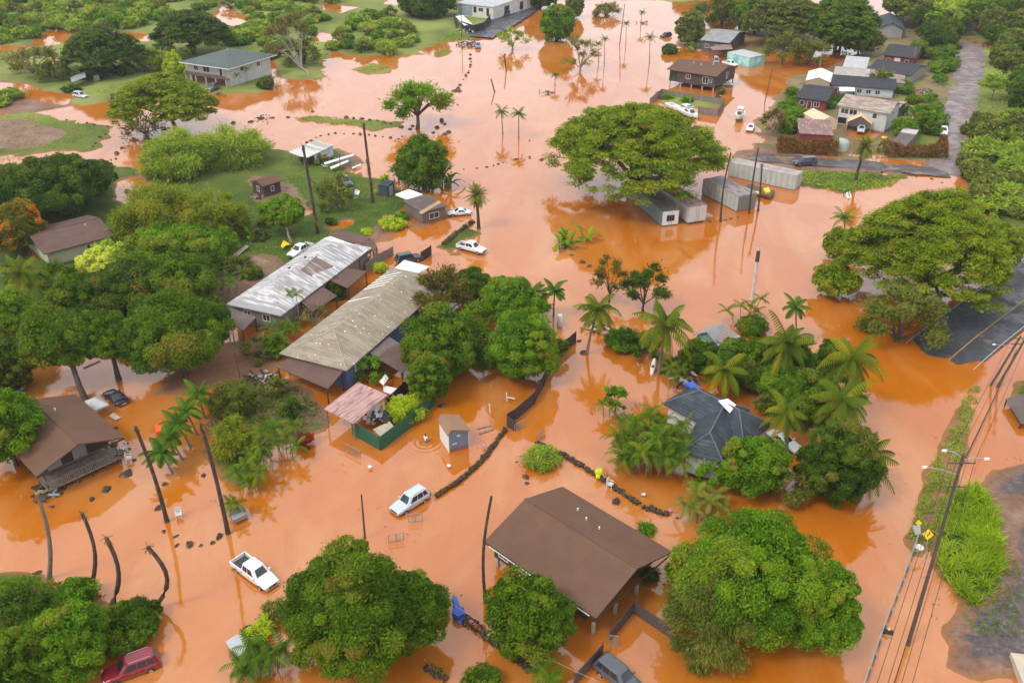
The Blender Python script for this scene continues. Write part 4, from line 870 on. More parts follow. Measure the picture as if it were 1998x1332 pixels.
for (x,y,l) in [(1300,190,'weeds bush in the far left corner of the boat enclosure'),(1340,196,'weeds bush in the middle of the boat enclosure')]: bush('lush',x-14,y-8,x+14,y+8,l,'loose',dens=2)
tree('loose','olive',1690,135,1745,185,'leafy tree between the charcoal gable and the weathered roof',clear=.5,dens=2.6)
tree('round','lush',1742,225,1790,275,'bright green garden tree beside the grey-brown shed',clear=.4)
tree('round','mango',1785,215,1835,270,'dark green garden tree by the muddy lane above the right hedge',clear=.4)
bush('lush',1545,215,1570,250,'bright green vine bush at the left side of the red cottage','loose',dens=2.2)
bush('mango',1700,160,1740,186,'round green bush against the weathered roof')
bush('lush',1655,150,1672,168,'small lime shrub beside the white awning','loose',dens=2)
bush('grey',610,300,645,330,'green weeds over the boat wreckage by the white shed','loose',dens=2)
bush('lime',742,340,760,356,'orange-green shrub behind the dark storage box','loose',dens=1.5)
bush('olive',500,420,540,450,'shrub below the small dark brown shed','loose',dens=2)

for (k,m,x0,y0,x1,y1,l) in [
 ('loose','lush',880,590,960,690,'loose leafy tree between the grey-brown tree and the bright green trees'),
 ('loose','mango',900,660,985,750,'loose dark tree at the water behind the green fence tree'),
 ('loose','olive',1000,560,1080,640,'loose olive tree behind the palms by the white gas tank'),
 ('loose','mango',1060,650,1110,720,'small loose tree at the brown board fence'),
 ('loose','lush',1530,655,1610,740,'loose bright tree among the coconut palms'),
 ('loose','olive',1470,760,1540,830,'loose olive tree at the right corner of the dark slate roof'),
 ('loose','mango',1600,720,1690,830,'loose tree among the tall coconut palms by the flooded road'),
 ('loose','dark',1440,880,1520,960,'loose dark tree below the bright tree at the dark slate house'),
 ('loose','olive',1480,900,1590,1000,'straggly olive tree between the blackish tree and the giant mango'),
 ('loose','lush',1340,900,1420,990,'leafy shrub tree in front of the white wall of the dark slate house'),
 ('loose','mango',60,500,160,590,'loose tree left of the pale variegated tree'),
 ('loose','lush',380,440,470,520,'loose bright tree at the foot of the bamboo thicket'),
 ('loose','mango',330,560,440,640,'loose tree behind the big rounded mango'),
 ('loose','dark',0,500,70,580,'loose dark tree around the left coconut palm'),
 ('loose','olive',430,490,500,560,'loose olive shrub tree on the lawn edge beside the white roof'),
 ('loose','olive',470,650,540,720,'loose shrub tree in the muddy gap below the white roof'),
 ('loose','dark',650,610,720,680,'dark shrub tree in the gap between the two long roofs'),
 ('loose','olive',600,640,660,700,'olive shrub in the gap between the two long roofs'),
 ('loose','lush',690,690,760,760,'leafy plants in the wet yard beside the blue wall'),
 ('loose','mango',1215,640,1290,720,'loose shrub tree between the two coconut palms'),
 ('loose','lush',1290,1080,1350,1160,'small leafy tree at the left edge of the giant bright mango'),
 ('loose','lush',826,1100,880,1240,'sprigs at the right edge of the giant dense mango'),
 ('loose','brown',600,1150,660,1230,'brownish bough on the face of the giant dense mango')][:-1]:
    bush(m,x0,y0,x1,y1,l,k,name='shrub_tree',cat='tree',dens=2.3,twigs=1)
drop(pb+ph_+pv+pvv)
# ================================================================ BUILDINGS
RM = {
 'brown': roofmat('brown_shingle', (.135,.070,.042), (.108,.057,.036), var=.1),
 'brownflat': roofmat('brown_roll_roofing', (.125,.072,.056), (.095,.058,.046), var=.15),
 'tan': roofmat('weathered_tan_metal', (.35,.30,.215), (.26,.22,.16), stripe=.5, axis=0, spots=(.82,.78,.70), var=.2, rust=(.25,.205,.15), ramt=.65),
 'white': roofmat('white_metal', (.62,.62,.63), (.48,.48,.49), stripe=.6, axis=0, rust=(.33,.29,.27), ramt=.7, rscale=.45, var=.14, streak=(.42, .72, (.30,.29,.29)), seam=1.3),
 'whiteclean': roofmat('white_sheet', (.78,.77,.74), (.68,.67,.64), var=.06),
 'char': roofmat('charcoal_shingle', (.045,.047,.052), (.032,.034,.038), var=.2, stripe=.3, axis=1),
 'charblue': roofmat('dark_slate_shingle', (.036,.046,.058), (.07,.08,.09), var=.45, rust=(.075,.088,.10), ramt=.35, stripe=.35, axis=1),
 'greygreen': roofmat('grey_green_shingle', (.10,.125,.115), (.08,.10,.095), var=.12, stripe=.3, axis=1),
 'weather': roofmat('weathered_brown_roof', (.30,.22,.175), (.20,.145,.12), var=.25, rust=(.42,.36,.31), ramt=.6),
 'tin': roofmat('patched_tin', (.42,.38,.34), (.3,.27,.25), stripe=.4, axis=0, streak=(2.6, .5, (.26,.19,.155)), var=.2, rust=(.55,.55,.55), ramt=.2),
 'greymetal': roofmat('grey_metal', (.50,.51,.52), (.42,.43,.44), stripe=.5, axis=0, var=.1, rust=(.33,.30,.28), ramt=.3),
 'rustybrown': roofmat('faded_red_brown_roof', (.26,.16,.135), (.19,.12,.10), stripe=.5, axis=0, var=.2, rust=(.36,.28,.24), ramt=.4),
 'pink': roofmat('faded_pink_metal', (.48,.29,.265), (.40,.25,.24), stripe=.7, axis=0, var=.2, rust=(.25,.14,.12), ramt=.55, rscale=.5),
 'stripw': roofmat('striped_white_metal', (.58,.57,.53), (.48,.46,.43), seam=1.1, axis=0, streak=(1.1, .55, (.36,.34,.30)), var=.15),
 'cream': roofmat('cream_canvas', (.72,.52,.33), (.66,.47,.29), var=.06),
 'whitecan': roofmat('white_canvas', (.80,.79,.77), (.72,.71,.69), var=.05),
 'dark': roofmat('dark_roll_roofing', (.13,.10,.09), (.09,.07,.065), var=.2),
 'ply': roofmat('plywood_sheet', (.42,.28,.15), (.34,.22,.12), var=.15),
 'purple': roofmat('old_purple_grey_roofing', (.14,.105,.10), (.10,.08,.078), var=.25, streak=(1.6, .7, (.5,.48,.45))),
 'greyflat': roofmat('grey_roofing', (.27,.28,.27), (.2,.2,.2), var=.2),
}
def WALL(n, c, d=(.25,.12,.05)):
    """wall paint with a muddy tide mark above the flood"""
    if 'wall_'+n in _mc: return _mc['wall_'+n]
    g = G('wall_'+n); v = g.coord(); sx = g.n('ShaderNodeSeparateXYZ'); g.l(v, sx.inputs[0])
    q = g.mix(g.mapr(g.noise(v, .7, 5), .3, .7), [x*.9 for x in c], [x*1.08 for x in c]); q = g.mix(g.mapr(g.noise(v, .6, 6, .65), .5, .68, 0, .3), q, d)
    tide = g.mapr(g.math('ADD', sx.outputs[2], g.math('MULTIPLY', g.math('SUBTRACT', g.noise(v, 1.2, 5, .7), .5), .5)), .35, .75, .75, 0)
    _mc['wall_'+n] = g.done(g.bsdf(g.mix(tide, q, (.24,.10,.035)), .75, 0, .3)); return _mc['wall_'+n]
WHITE = M('white_trim', (.72,.71,.68), .6, var=.06); TIMBER = M('dark_timber', (.065,.045,.034), .8, var=.3, scale=3)
GREYTIMBER = M('weathered_timber', (.23,.19,.155), .85, var=.3, scale=2.5, dirt=(.12,.09,.07)); CONC = M('pale_concrete_post', (.42,.38,.33), .85, var=.15, dirt=(.35,.17,.06))
STEEL = M('grey_galvanised_steel', (.36,.37,.38), .4, .6, var=.1); BLACK = M('black_plastic', (.02,.02,.022), .45, var=.2); GLASS = glassmat()
CURT = M('pale_louvre_glass', (.32,.34,.33), .2, var=.15)
class Rect:
    """rectangle through photo pixels A-B (an edge) and C (a corner beside it), lying at height z"""
    def __init__(s, A, B, C, z):
        a, b, c = at(*A, z), at(*B, z), at(*C, z); u = (b-a)[:2]; s.L = float(np.linalg.norm(u)); u /= s.L; n = np.array([-u[1], u[0]])
        W = float((c-a)[:2] @ n); s.sg = 1 if W > 0 else -1; s.W = abs(W); s.z = z
        s.c = a[:2]+u*s.L/2+n*W/2; s.ang = math.atan2(u[1], u[0])
def roof_gable(L, W, z, rise, axis='x', t=.16, asym=.5, eave2=0.0):
    """profile roof along local x (or y); asym moves the ridge, eave2 raises the far eave"""
    l, w_ = (L, W) if axis == 'x' else (W, L); prof = [(-w_/2, z), (-w_/2+w_*asym, z+rise), (w_/2, z+eave2)]
    pl = prof+[(y, q-t) for y, q in prof[::-1]]; mb = MB()
    pts = [(-l/2, y, q) for y, q in pl]; vec = (l, 0, 0)
    if axis == 'y': pts = [(-p[1], p[0], p[2]) for p in pts]; vec = (0, l, 0)
    return mb.prism(pts, vec)
def roof_hip(L, W, z, rise, t=.16, gablet=0):
    a, b = L/2, W/2; mb = MB(); k = min(a, b)
    rl = [(-(a-k), 0), (a-k, 0)] if L >= W else [(0, -(b-k)), (0, b-k)]
    e = [(-a, -b, z), (a, -b, z), (a, b, z), (-a, b, z)]; lo = [(x, y, z-t) for x, y, _ in e]; r0 = (rl[0][0], rl[0][1], z+rise); r1 = (rl[1][0], rl[1][1], z+rise)
    v = e+lo+[r0, r1]
    top = [(0, 1, 9, 8), (2, 3, 8, 9), (1, 2, 9), (3, 0, 8)] if L >= W else [(1, 2, 9, 8), (3, 0, 8, 9), (0, 1, 8), (2, 3, 9)]
    return mb.add(v, top+[(4, 7, 6, 5)]+[(i, 4+i, 4+(i+1) % 4, (i+1) % 4) for i in range(4)])
def side_frame(L, W, sg, side):
    """origin, direction along the wall and outward normal of a wall (0 = edge AB, 1 = B end, 2 = far edge, 3 = A end)"""
    return {0: ((-L/2, -sg*W/2), (1, 0), (0, -sg)), 1: ((L/2, -sg*W/2), (0, sg), (1, 0)), 2: ((-L/2, sg*W/2), (1, 0), (0, sg)), 3: ((-L/2, -sg*W/2), (0, sg), (-1, 0))}[side]
def opening(root, L, W, sg, side, u, zc, w, h, kind='window', frame=WHITE, pane=GLASS):
    (ox, oy), (dx, dy), (nx_, ny_) = side_frame(L, W, sg, side); ln = L if side in (0, 2) else W; x, y = ox+dx*u*ln, oy+dy*u*ln
    def bx(mb, u0, u1, n0, n1, z0, z1):
        P = [(x+dx*a+nx_*b, y+dy*a+ny_*b) for a, b in ((u0, n0), (u1, n0), (u1, n1), (u0, n1))]
        mb.add([(p[0], p[1], z0) for p in P]+[(p[0], p[1], z1) for p in P], [(3, 2, 1, 0), (4, 5, 6, 7), (0, 1, 5, 4), (1, 2, 6, 5), (2, 3, 7, 6), (3, 0, 4, 7)]); return mb
    f = MB(); b_ = .09
    bx(f, -w/2-b_, -w/2, .003, .07, zc-h/2-b_, zc+h/2+b_); bx(f, w/2, w/2+b_, .003, .07, zc-h/2-b_, zc+h/2+b_); bx(f, -w/2, w/2, .003, .068, zc+h/2, zc+h/2+b_); bx(f, -w/2, w/2, .003, .075, zc-h/2-b_, zc-h/2)
    if kind == 'window' and w > 1: bx(f, -.035, .035, .012, .06, zc-h/2, zc+h/2)
    if kind == 'window':
        fr = f.build('window', frame, root); bx(MB(), -w/2, w/2, .002, .02, zc-h/2, zc+h/2).build('pane', pane, fr)
    else:
        d = bx(MB(), -w/2, w/2, .002, .05, zc-h/2, zc+h/2).build('door', pane, root); f.build('frame', frame, d); bx(MB(), w*.32, w*.38, .05, .1, zc-.1, zc+.05).build('handle', STEEL, d)
def house(name, label, A, B, C, ze, rise, wall, roof, kind='gable', over=.6, z0=-.4, cat='house', win=(), axis='x', posts=None, asym=.5, eave2=0, vents=(), inB=0, floor=None, fascia=None, t=.16, group=None, wz=None):
    r = Rect(A, B, C, ze); root = empty(name, (r.c[0], r.c[1], 0), r.ang, label, cat, group); root['rect'] = (r.L, r.W, r.sg); l, w_ = r.L-2*over, r.W-2*over
    zt = ze-t-.02 if wz is None else wz
    if wall is not None:
        mb = MB().box(-l/2, l/2-inB, -w_/2, w_/2, z0 if floor is None else floor, zt)
        if kind == 'gable' and rise > .3 and wz is None:     # gable triangles
            if axis == 'x':
                k = asym*r.W-r.W/2; q = rise*(1-over/(r.W*max(asym, .05)))
                for s_ in (-1, 1): mb.prism([(s_*l/2-.06-(inB if s_ > 0 else 0), -w_/2, zt+.003), (s_*l/2-.06-(inB if s_ > 0 else 0), w_/2, zt+.003+max(0,eave2)*.9), (s_*l/2-.06-(inB if s_ > 0 else 0), k, ze+rise-t-.04)], (.12, 0, 0))
            else:
                for s_ in (-1, 1): mb.prism([(-l/2, s_*w_/2-.06, zt+.003), (l/2, s_*w_/2-.06, zt+.003), (r.L*(.5-asym), s_*w_/2-.06, ze+rise-t-.06)], (0, .12, 0))
        mb.build('wall', wall, root)
    rf = (roof_hip(r.L, r.W, ze, rise, t) if kind == 'hip' else roof_gable(r.L, r.W, ze, rise, axis, t, asym, eave2)).build('roof', RM[roof], root)
    if kind == 'gable' and rise > .3 and axis == 'x': MB().tube([(-r.L/2-.02, -r.W/2+r.W*asym, ze+rise+.0), (r.L/2+.02, -r.W/2+r.W*asym, ze+rise+.0)], .09, 6).build('ridge_cap', RM[roof], rf)
    if fascia is not None:
        f = MB(); f.box(-r.L/2, r.L/2, -r.sg*r.W/2-.05, -r.sg*r.W/2+.0-.003, ze-t-.08, ze-.01); f.box(r.L/2+.003, r.L/2+.05, -r.W/2, r.W/2, ze-t-.08, ze-.02); f.build('fascia', fascia, rf)
    if posts:
        hh, nx_, ny_, mt = posts
        for i in range(nx_):
            for j in range(ny_):
                if 0 < i < nx_-1 and 0 < j < ny_-1: continue
                x, y = -l/2+.25+(l-.5)*i/max(1, nx_-1), -w_/2+.25+(w_-.5)*j/max(1, ny_-1); MB().box(x-.14, x+.14, y-.14, y+.14, -.8, hh).build('post', mt, root)
    for q in win: opening(root, l, w_, r.sg, *q)
    for (u, v, h_) in vents:
        x, y = r.L*(u-.5), r.W*(v-.5); zz = ze+rise*(1-abs(v-.5)*2) if kind == 'gable' else ze+rise*.6
        MB().tube([(x, y, zz-.3), (x, y, zz+h_)], .09, 7).build('vent_pipe', WHITE, rf)
    return root, r, l, w_
def panelroof(px, zs, mat, name, root=None, t=.1, posts=True, pm=None, label=None, cat='shelter roof', nm='lean_to'):
    """sloping sheet through 4 photo pixels at given heights, on posts"""
    P = [at(x, y, z) for (x, y), z in zip(px, zs)]; c = sum(P)/4; own = root is None
    if own: root = empty(nm, (c[0], c[1], 0), math.atan2(P[1][1]-P[0][1], P[1][0]-P[0][0]), label, cat); 
    rz = root.rotation_euler[2]; ca, sa = math.cos(-rz), math.sin(-rz); lx, ly = root.location[0], root.location[1]
    Q = [((p[0]-lx)*ca-(p[1]-ly)*sa, (p[0]-lx)*sa+(p[1]-ly)*ca, p[2]) for p in P]
    o = MB().prism([(q[0], q[1], q[2]-t) for q in Q], (0, 0, t)).build(name, mat, root)
    if posts:
        cx_, cy_ = sum(q[0] for q in Q)/4, sum(q[1] for q in Q)/4
        for q in Q:
            x, y = q[0]+(cx_-q[0])*.07, q[1]+(cy_-q[1])*.07; MB().box(x-.07, x+.07, y-.07, y+.07, -.6, q[2]-t-.004).build('post', pm or TIMBER, root)
    return root
# ---- big brown-roofed house at the bottom, on posts
root, r, l, w_ = house('brown_roof_house','house with the largest brown roof, raised on posts in the flood at the bottom',(945,1055),(1163,1205),(1281,1057),3.4,1.9,WALL('brown',(.06,.042,.034)),'brown',over=.7,floor=1.3,posts=(1.3,5,4,CONC),vents=[(.42,.72,.35),(.55,.7,.35),(.3,.78,.3)],
  win=[(0,.1,2.3,1.2,.9),(0,.3,2.3,1.2,.9)],fascia=TIMBER,inB=1.0)
MB().tube([(-l/2,-r.sg*(r.W/2+.08),3.2),(l/2,-r.sg*(r.W/2+.08),3.2)],.06,6).build('gutter',WHITE,root)
# ---- brown stilt house at left with lanai
root, r, l, w_ = house('brown_roof_house','brown-roofed stilt house with a railed porch at the left edge',(147,769),(242,853),(93,953),3.6,1.7,WALL('dark_brown',(.075,.05,.04)),'brown',over=.8,floor=1.0,posts=(1.0,5,4,TIMBER),vents=[(.3,.62,.35)],win=[(0,.6,2.3,1.0,1.0)],fascia=TIMBER,inB=2.6)
def railing(root, pts, z, h=.9, mat=GREYTIMBER, gap=.22):
    mb = MB()
    for (x0, y0), (x1, y1) in zip(pts, pts[1:]):
        d = math.hypot(x1-x0, y1-y0); n = max(2, int(d/gap))
        for i in range(n+1): x, y = x0+(x1-x0)*i/n, y0+(y1-y0)*i/n; mb.box(x-.03, x+.03, y-.03, y+.03, z, z+h-.003)
        mb.tube([(x0, y0, z+h+.03), (x1, y1, z+h+.03)], .05, 4)
    return mb.build('railing', mat, root)
x1 = l/2-2.6
for y_ in (-w_*.25, w_*.1): MB().box(x1+.003,x1+.06,y_-.8,y_+.8,1.2,2.9).build('sliding_door',CURT,root)
MB().box(x1+.063, x1+3.0, -w_/2, w_/2, .75, .95).build('porch_deck', GREYTIMBER, root)
railing(root, [(x1+.15,-w_/2+.05),(x1+2.95,-w_/2+.05),(x1+2.95,w_/2-1.2)], .953)
for y in np.linspace(-w_/2+.1, w_/2-.1, 6): MB().box(x1+2.8,x1+2.93,y-.07,y+.07,-.7,.748).build('post', TIMBER, root)
for y in (-w_/2+.1, 0, w_/2-.2): MB().box(x1+2.7,x1+2.82,y-.06,y+.06,.955,3.2).build('post', TIMBER, root)
st = MB()
for k in range(5): st.box(x1+.5+k*.0, x1+1.6, w_/2+.05+k*.28, w_/2+.32+k*.28, .75-k*.2, .83-k*.2)
st.build('steps', GREYTIMBER, root)
# ---- long white metal roof house
root, r, l, w_ = house('long_white_roof_house','long house with a rusty white metal hip roof and brown lean-tos',(442,593),(630,466),(529,630),3.5,1.9,WALL('grey_brown',(.20,.17,.15)),'white',kind='hip',over=.6,win=[(3,.3,2.2,1.2,1.0),(3,.7,2.2,1.2,1.0)])
for u in (.45,.62):
    x = r.L*(u-.5); MB().tube([(x,r.sg*-1.6,4.4),(x,r.sg*-1.6,4.95)],.22,8).build('roof_vent',BLACK,root)
panelroof([(631,464),(663,447),(723,464),(708,476)],[3.3,3.1,3.1,3.3],RM['brownflat'],'flat_roof',root)
panelroof([(705,478),(727,466),(736,482),(700,508)],[3.25,3.1,3.0,3.1],RM['brownflat'],'flat_roof',root)
panelroof([(643,546),(676,523),(716,529),(678,562)],[3.25,3.25,2.8,2.8],RM['brownflat'],'lean_to_roof',root)
panelroof([(585,586),(626,557),(658,577),(610,608)],[3.25,3.25,2.8,2.8],RM['brownflat'],'lean_to_roof',root)
panelroof([(444,598),(500,618),(474,645),(440,625)],[3.1,3.1,2.7,2.7],RM['dark'],'lean_to_roof',root)
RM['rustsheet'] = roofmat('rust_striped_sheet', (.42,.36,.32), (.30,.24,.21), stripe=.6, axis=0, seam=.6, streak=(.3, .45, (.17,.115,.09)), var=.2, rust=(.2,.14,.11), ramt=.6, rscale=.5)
panelroof([(627,490),(673,517),(624,549),(587,526)],[5.3,3.62,3.62,5.3],RM['rustsheet'],'rusty_roof_sheet',root,t=.05,posts=False)
panelroof([(631,465),(645,461),(718,487),(705,497)],[3.62,3.9,3.62,3.56],RM['whiteclean'],'white_roof_sheet',root,t=.05,posts=False)
# ---- long tan metal roof house
root, r, l, w_ = house('long_tan_roof_house','long house with a spotted tan metal roof and one blue wall',(545,689),(765,522),(676,723),3.6,2.1,WALL('blue',(.075,.13,.25),(.1,.1,.12)),'tan',kind='hip',over=.55,win=[(3,.75,2.3,1.2,1.0),(2,.12,2.3,2.6,.9,'window',WHITE,CURT),(2,.3,2.3,1.6,.9,'window',WHITE,CURT)])
panelroof([(539,716),(577,688),(671,722),(640,758)],[2.9,3.3,3.3,2.9],RM['brownflat'],'lean_to_roof',root)
panelroof([(712,684),(752,652),(784,672),(748,702)],[3.3,3.3,2.9,2.9],RM['purple'],'lean_to_roof',root)
panelroof([(722,690),(780,671),(815,699),(785,727)],[3.1,3.0,2.7,2.7],RM['brownflat'],'lean_to_roof',root)
panelroof([(753,528),(806,536),(803,558),(770,549)],[3.7,3.7,3.6,5.3],RM['purple'],'old_roof_patch',root,posts=False)
panelroof([(765,527),(789,507),(838,520),(808,537)],[3.5,3.2,3.2,3.5],RM['whiteclean'],'pale_sheet_roof',root)
for i,u in enumerate((.86,.82,.78,.74,.70,.55)):     # pale replacement strips on the left slope
    x = r.L*(u-.5); a_ = -r.sg
    MB().prism([(x,a_*r.W/2*.97,3.67),(x+.32,a_*r.W/2*.97,3.67),(x+.32,a_*r.W*.12,5.27),(x,a_*r.W*.12,5.27)],(0,0,.04)).build('roof_strip',RM['whiteclean'],root)
for s0 in (-1,1):
    MB().tube([(-r.L/2+.02,s0*r.W/2*.99,3.64),(-r.L/2+r.W/2,0,5.74)],.08,5).build('hip_cap',M('pale_tan_cap',(.42,.37,.29),.7,var=.2),root)
# ---- pink roof shed + green fence yard
panelroof([(699,745),(756,770),(689,826),(632,797)],[3.0,2.8,2.6,2.8],RM['pink'],'roof',label='open shed with a faded pink metal roof beside the green fence',nm='pink_roof_shed',cat='shed',pm=GREYTIMBER)
def wallpath(name, px, h, th, mat, label, cat, postm=None, gap=2.4, z0=-.5, slats=None, postname='post', hs=None, top=None, zb=0.0):
    P = [at(x, y, zb) for x, y in px]; o0 = P[0]; root = empty(name, (o0[0], o0[1], zb), 0, label, cat); root['kind'] = 'thing'; mb = MB()
    for k, (a, b) in enumerate(zip(P, P[1:])):
        a, b = a-o0, b-o0; d = b-a; L = np.linalg.norm(d); d /= L; n = np.array([-d[1], d[0], 0])*th/2; hh = h if hs is None else hs[k]
        if slats:
            q = int(L/slats)
            for i in range(q):
                s0, s1 = a+d*(L*i/q+.012), a+d*(L*(i+1)/q-.012); dz = rnd.uniform(-.05, .05); off = n*(.6 if i % 2 else 0)
                mb.prism([s0-n+off+np.array([0,0,z0]), s1-n+off+np.array([0,0,z0]), s1+n+off+np.array([0,0,z0]), s0+n+off+np.array([0,0,z0])], (0, 0, hh+dz-z0))
        else: mb.prism([a-n+np.array([0,0,z0]), b-n+np.array([0,0,z0]), b+n+np.array([0,0,z0]), a+n+np.array([0,0,z0])], (0, 0, hh-z0))
        if postm is not None:
            m = max(1, int(L/gap))
            for i in range(m+1):
                if i == m and k < len(P)-2: continue
                c = a+d*L*i/m+np.array([-d[1], d[0], 0])*(th/2+.06); MB().box(c[0]-.06, c[0]+.06, c[1]-.06, c[1]+.06, z0, hh+.08).build(postname, postm, root)
    mb.build('boards' if slats else 'panel', mat, root)
    if top is not None:
        t_ = MB()
        for a, b in zip(P, P[1:]): t_.tube([a-o0+np.array([0,0,h+.04]), b-o0+np.array([0,0,h+.04])], .05, 4)
        t_.build('rail', top, root)
    return root
wallpath('green_fence',[(688,848),(743,879),(800,835),(848,790)],2.05,.05,M('green_painted_sheet',(.008,.11,.055),.5,var=.12,dirt=(.03,.13,.09)),'green sheet fence round the debris-filled yard','fence',TIMBER,4,slats=2.4)
wallpath('black_fence',[(757,800),(782,776),(803,756)],1.9,.06,M('black_boards',(.03,.028,.028),.8),'black board fence behind the debris-filled yard','fence',TIMBER,3)
yd = [((712,805),(735,790),(750,806),(728,820),'white'),((728,838),(760,822),(772,836),(742,852),'cream'),((740,815),(752,800),(766,812),(754,826),'black'),((760,780),(782,768),(790,776),(766,792),'grey'),((770,790),(795,776),(800,782),(778,798),'white'),((740,745),(752,730),(758,738),(748,752),'white'),((748,752),(775,758),(770,772),(748,764),'white')]
SC = {'white':WHITE,'cream':M('cream_panel',(.42,.37,.27),.7,var=.15),'black':BLACK,'grey':M('grey_panel',(.27,.27,.27),.6,var=.2),'blue':M('blue_tarp',(.02,.09,.42),.45,var=.2),'yellow':M('yellow_plastic',(.75,.55,.03),.4,var=.08),'red':M('red_plastic',(.5,.03,.03),.4),'teal':M('teal_plastic',(.02,.38,.36),.35),'orange':M('orange_plastic',(.8,.13,.01),.4),'brown':TIMBER,'ltblue':M('light_blue_plastic',(.08,.35,.7),.4),'silver':M('grey_tarp',(.45,.47,.48),.5,var=.1),'lime':M('lime_yellow_plastic',(.62,.72,.02),.4,var=.1),'pink':M('pink_plastic',(.65,.2,.3),.5)}
for i,(a,b,c,d,k) in enumerate(yd):
    P = [at(*q,.9+.25*(j%2)+.1*i%.3) for j,q in enumerate((a,b,c,d))]; c0 = sum(P)/4
    o = MB().prism([p-c0 for p in P],(0,0,.05)).build('loose_panel',SC[k]); o.location = c0
    tag(o,['white door leaf leaning nearest the pink roof in the fenced yard','cream boards heaped in the front corner of the green fence','black sheet lying between the white doors in the fenced yard','grey sheet lying by the black board fence','white sheet beside the grey sheet by the black board fence','white panel standing in water below the brown lean-to','white panel lying flat in water behind the pink roof'][i],'panel')
# ---- grey shed, brown roof, in the flood
root, r, l, w_ = house('small_grey_shed','small blue-grey shed with a brown roof standing in the flood near the wading person',(874,850),(917,839),(862,817),2.7,.75,WALL('blue_grey',(.16,.21,.28)),'ply',over=.18,cat='shed',axis='y',asym=.84)
for c in root.children:
    if c.name.startswith('roof'): c.data.materials[0] = roofmat('light_brown_shingle',(.30,.175,.105),(.24,.14,.085),var=.08)
MB().box(l/2+.003,l/2+.06,-w_/2,w_/2,-.3,2.5).build('end_trim',WHITE,root); MB().box(-l/2-.06,-l/2-.003,-w_/2,w_/2,-.3,2.5).build('end_trim',WHITE,root)
MB().box(-.2,.2,-r.sg*w_/2-.03,-r.sg*w_/2+.03,2.1,2.3).build('vent',WHITE,root); MB().box(-l*.35,-l*.1,-r.sg*w_/2-.04,-r.sg*w_/2+.03,1.1,1.2).build('handle',WHITE,root)
# ---- charcoal cross-hip house
root, r, l, w_ = house('charcoal_roof_house','white-walled house with a dark slate cross-hip roof among the palms',(1292,786),(1452,868),(1334,742),3.5,2.0,WALL('white',(.62,.62,.64)),'charblue',kind='hip',over=.6)
r2 = Rect((1327,881),(1413,905),(1470,800),3.5); ca, sa = math.cos(-r.ang), math.sin(-r.ang); dx, dy = r2.c-r.c
def hipcaps(L, W, z, rise, mat, par):
    a, b = L/2, W/2; k = min(a, b); r_ = [(-(a-k), 0), (a-k, 0)] if L >= W else [(0, -(b-k)), (0, b-k)]; mb = MB(); mb.tube([(*r_[0], z+rise), (*r_[1], z+rise)], .09, 5)
    for x in (-1, 1):
        for y in (-1, 1): q = r_[0 if (x if L >= W else y) < 0 else 1]; mb.tube([(x*a, y*b, z), (*q, z+rise)], .08, 5)
    mb.build('hip_cap', mat, par)
CAPG = M('pale_slate_cap', (.13,.145,.16), .8, var=.2)
hipcaps(r.L, r.W, 3.5, 2.0, CAPG, root)
w2 = empty('front_wing',(dx*ca-dy*sa, dx*sa+dy*ca, 0.003), r2.ang-r.ang); w2.parent = root
hipcaps(r2.L,r2.W,3.5,1.9,CAPG,w2); roof_hip(r2.L,r2.W,3.5,1.9).build('roof',RM['charblue'],w2); MB().box(-r2.L/2+.6,r2.L/2-.6,-r2.W/2+.6,r2.W/2-.6,-.5,3.3).build('wall',WALL('white',(.62,.62,.64)),w2)
MB().box(-.9+.6,.9+.9,-r2.sg*(r2.W/2-.6)-.03,-r2.sg*(r2.W/2-.6)+.02,1.2,2.3).build('window',CURT,w2); MB().box(-r2.L/2+.55,r2.L/2-.55,-r2.sg*(r2.W/2-.6)-.02,-r2.sg*(r2.W/2-.6)+.03,-.3,.45).build('base_lattice',TIMBER,w2)
MB().box(.2,2.0,-r2.sg*(r2.W/2-.6)-.05,-r2.sg*(r2.W/2-.6)-.031,2.3,2.38).build('window_frame',WHITE,w2)
P = [at(1401,782,5.75),at(1420,778,5.65),at(1436,790,5.3),at(1424,806,5.35)]; c0 = sum(P)/4
o = MB().prism([p-c0 for p in P],(0,0,.06)).build('white_sheet',RM['whitecan']); o.location = c0; tag(o,'white tarp patch lying on the dark slate roof','tarp')
P = [at(1334,752,3.9),at(1352,748,3.9),at(1370,764,3.9),at(1350,762,3.9)]; c0 = sum(P)/4
o = MB().prism([p-c0 for p in P],(0,0,.35)).build('blue_surfboard_bag',SC['blue']); o.location = c0; tag(o,'blue and white sheet on the back edge of the dark slate roof','tarp')
# ---- small grey roof house
root, r, l, w_ = house('small_grey_roof_house','small house with half grey, half striped corrugated gable roof behind the garden palms',(1352,652),(1402,676),(1372,628),3.0,1.4,WALL('mint',(.22,.38,.31)),'greyflat',over=.4,axis='y',win=[(0,.3,2,1,1)])
panelroof([(1399,663),(1412,634),(1445,656),(1428,690)],[3.7,4.3,3.5,3.0],RM['tin'],'corrugated_roof',root,posts=False)
MB().box(r.L/2-.2,r.L/2,-r.W/2,r.W/2,3.0,3.25).build('white_ridge_trim',WHITE,root)
# ---- long brown house under the left trees
house('long_brown_roof_house','long brown-roofed house half hidden below the huge dark tree at left',(85,496),(224,459),(216,408),3.2,1.3,WALL('pale_yellow',(.45,.44,.30)),'brownflat',over=.7,z0=0,win=[(0,.72,2.1,2.2,.8),(0,.88,2.1,1.0,.8)],vents=[(.75,.4,.4)])
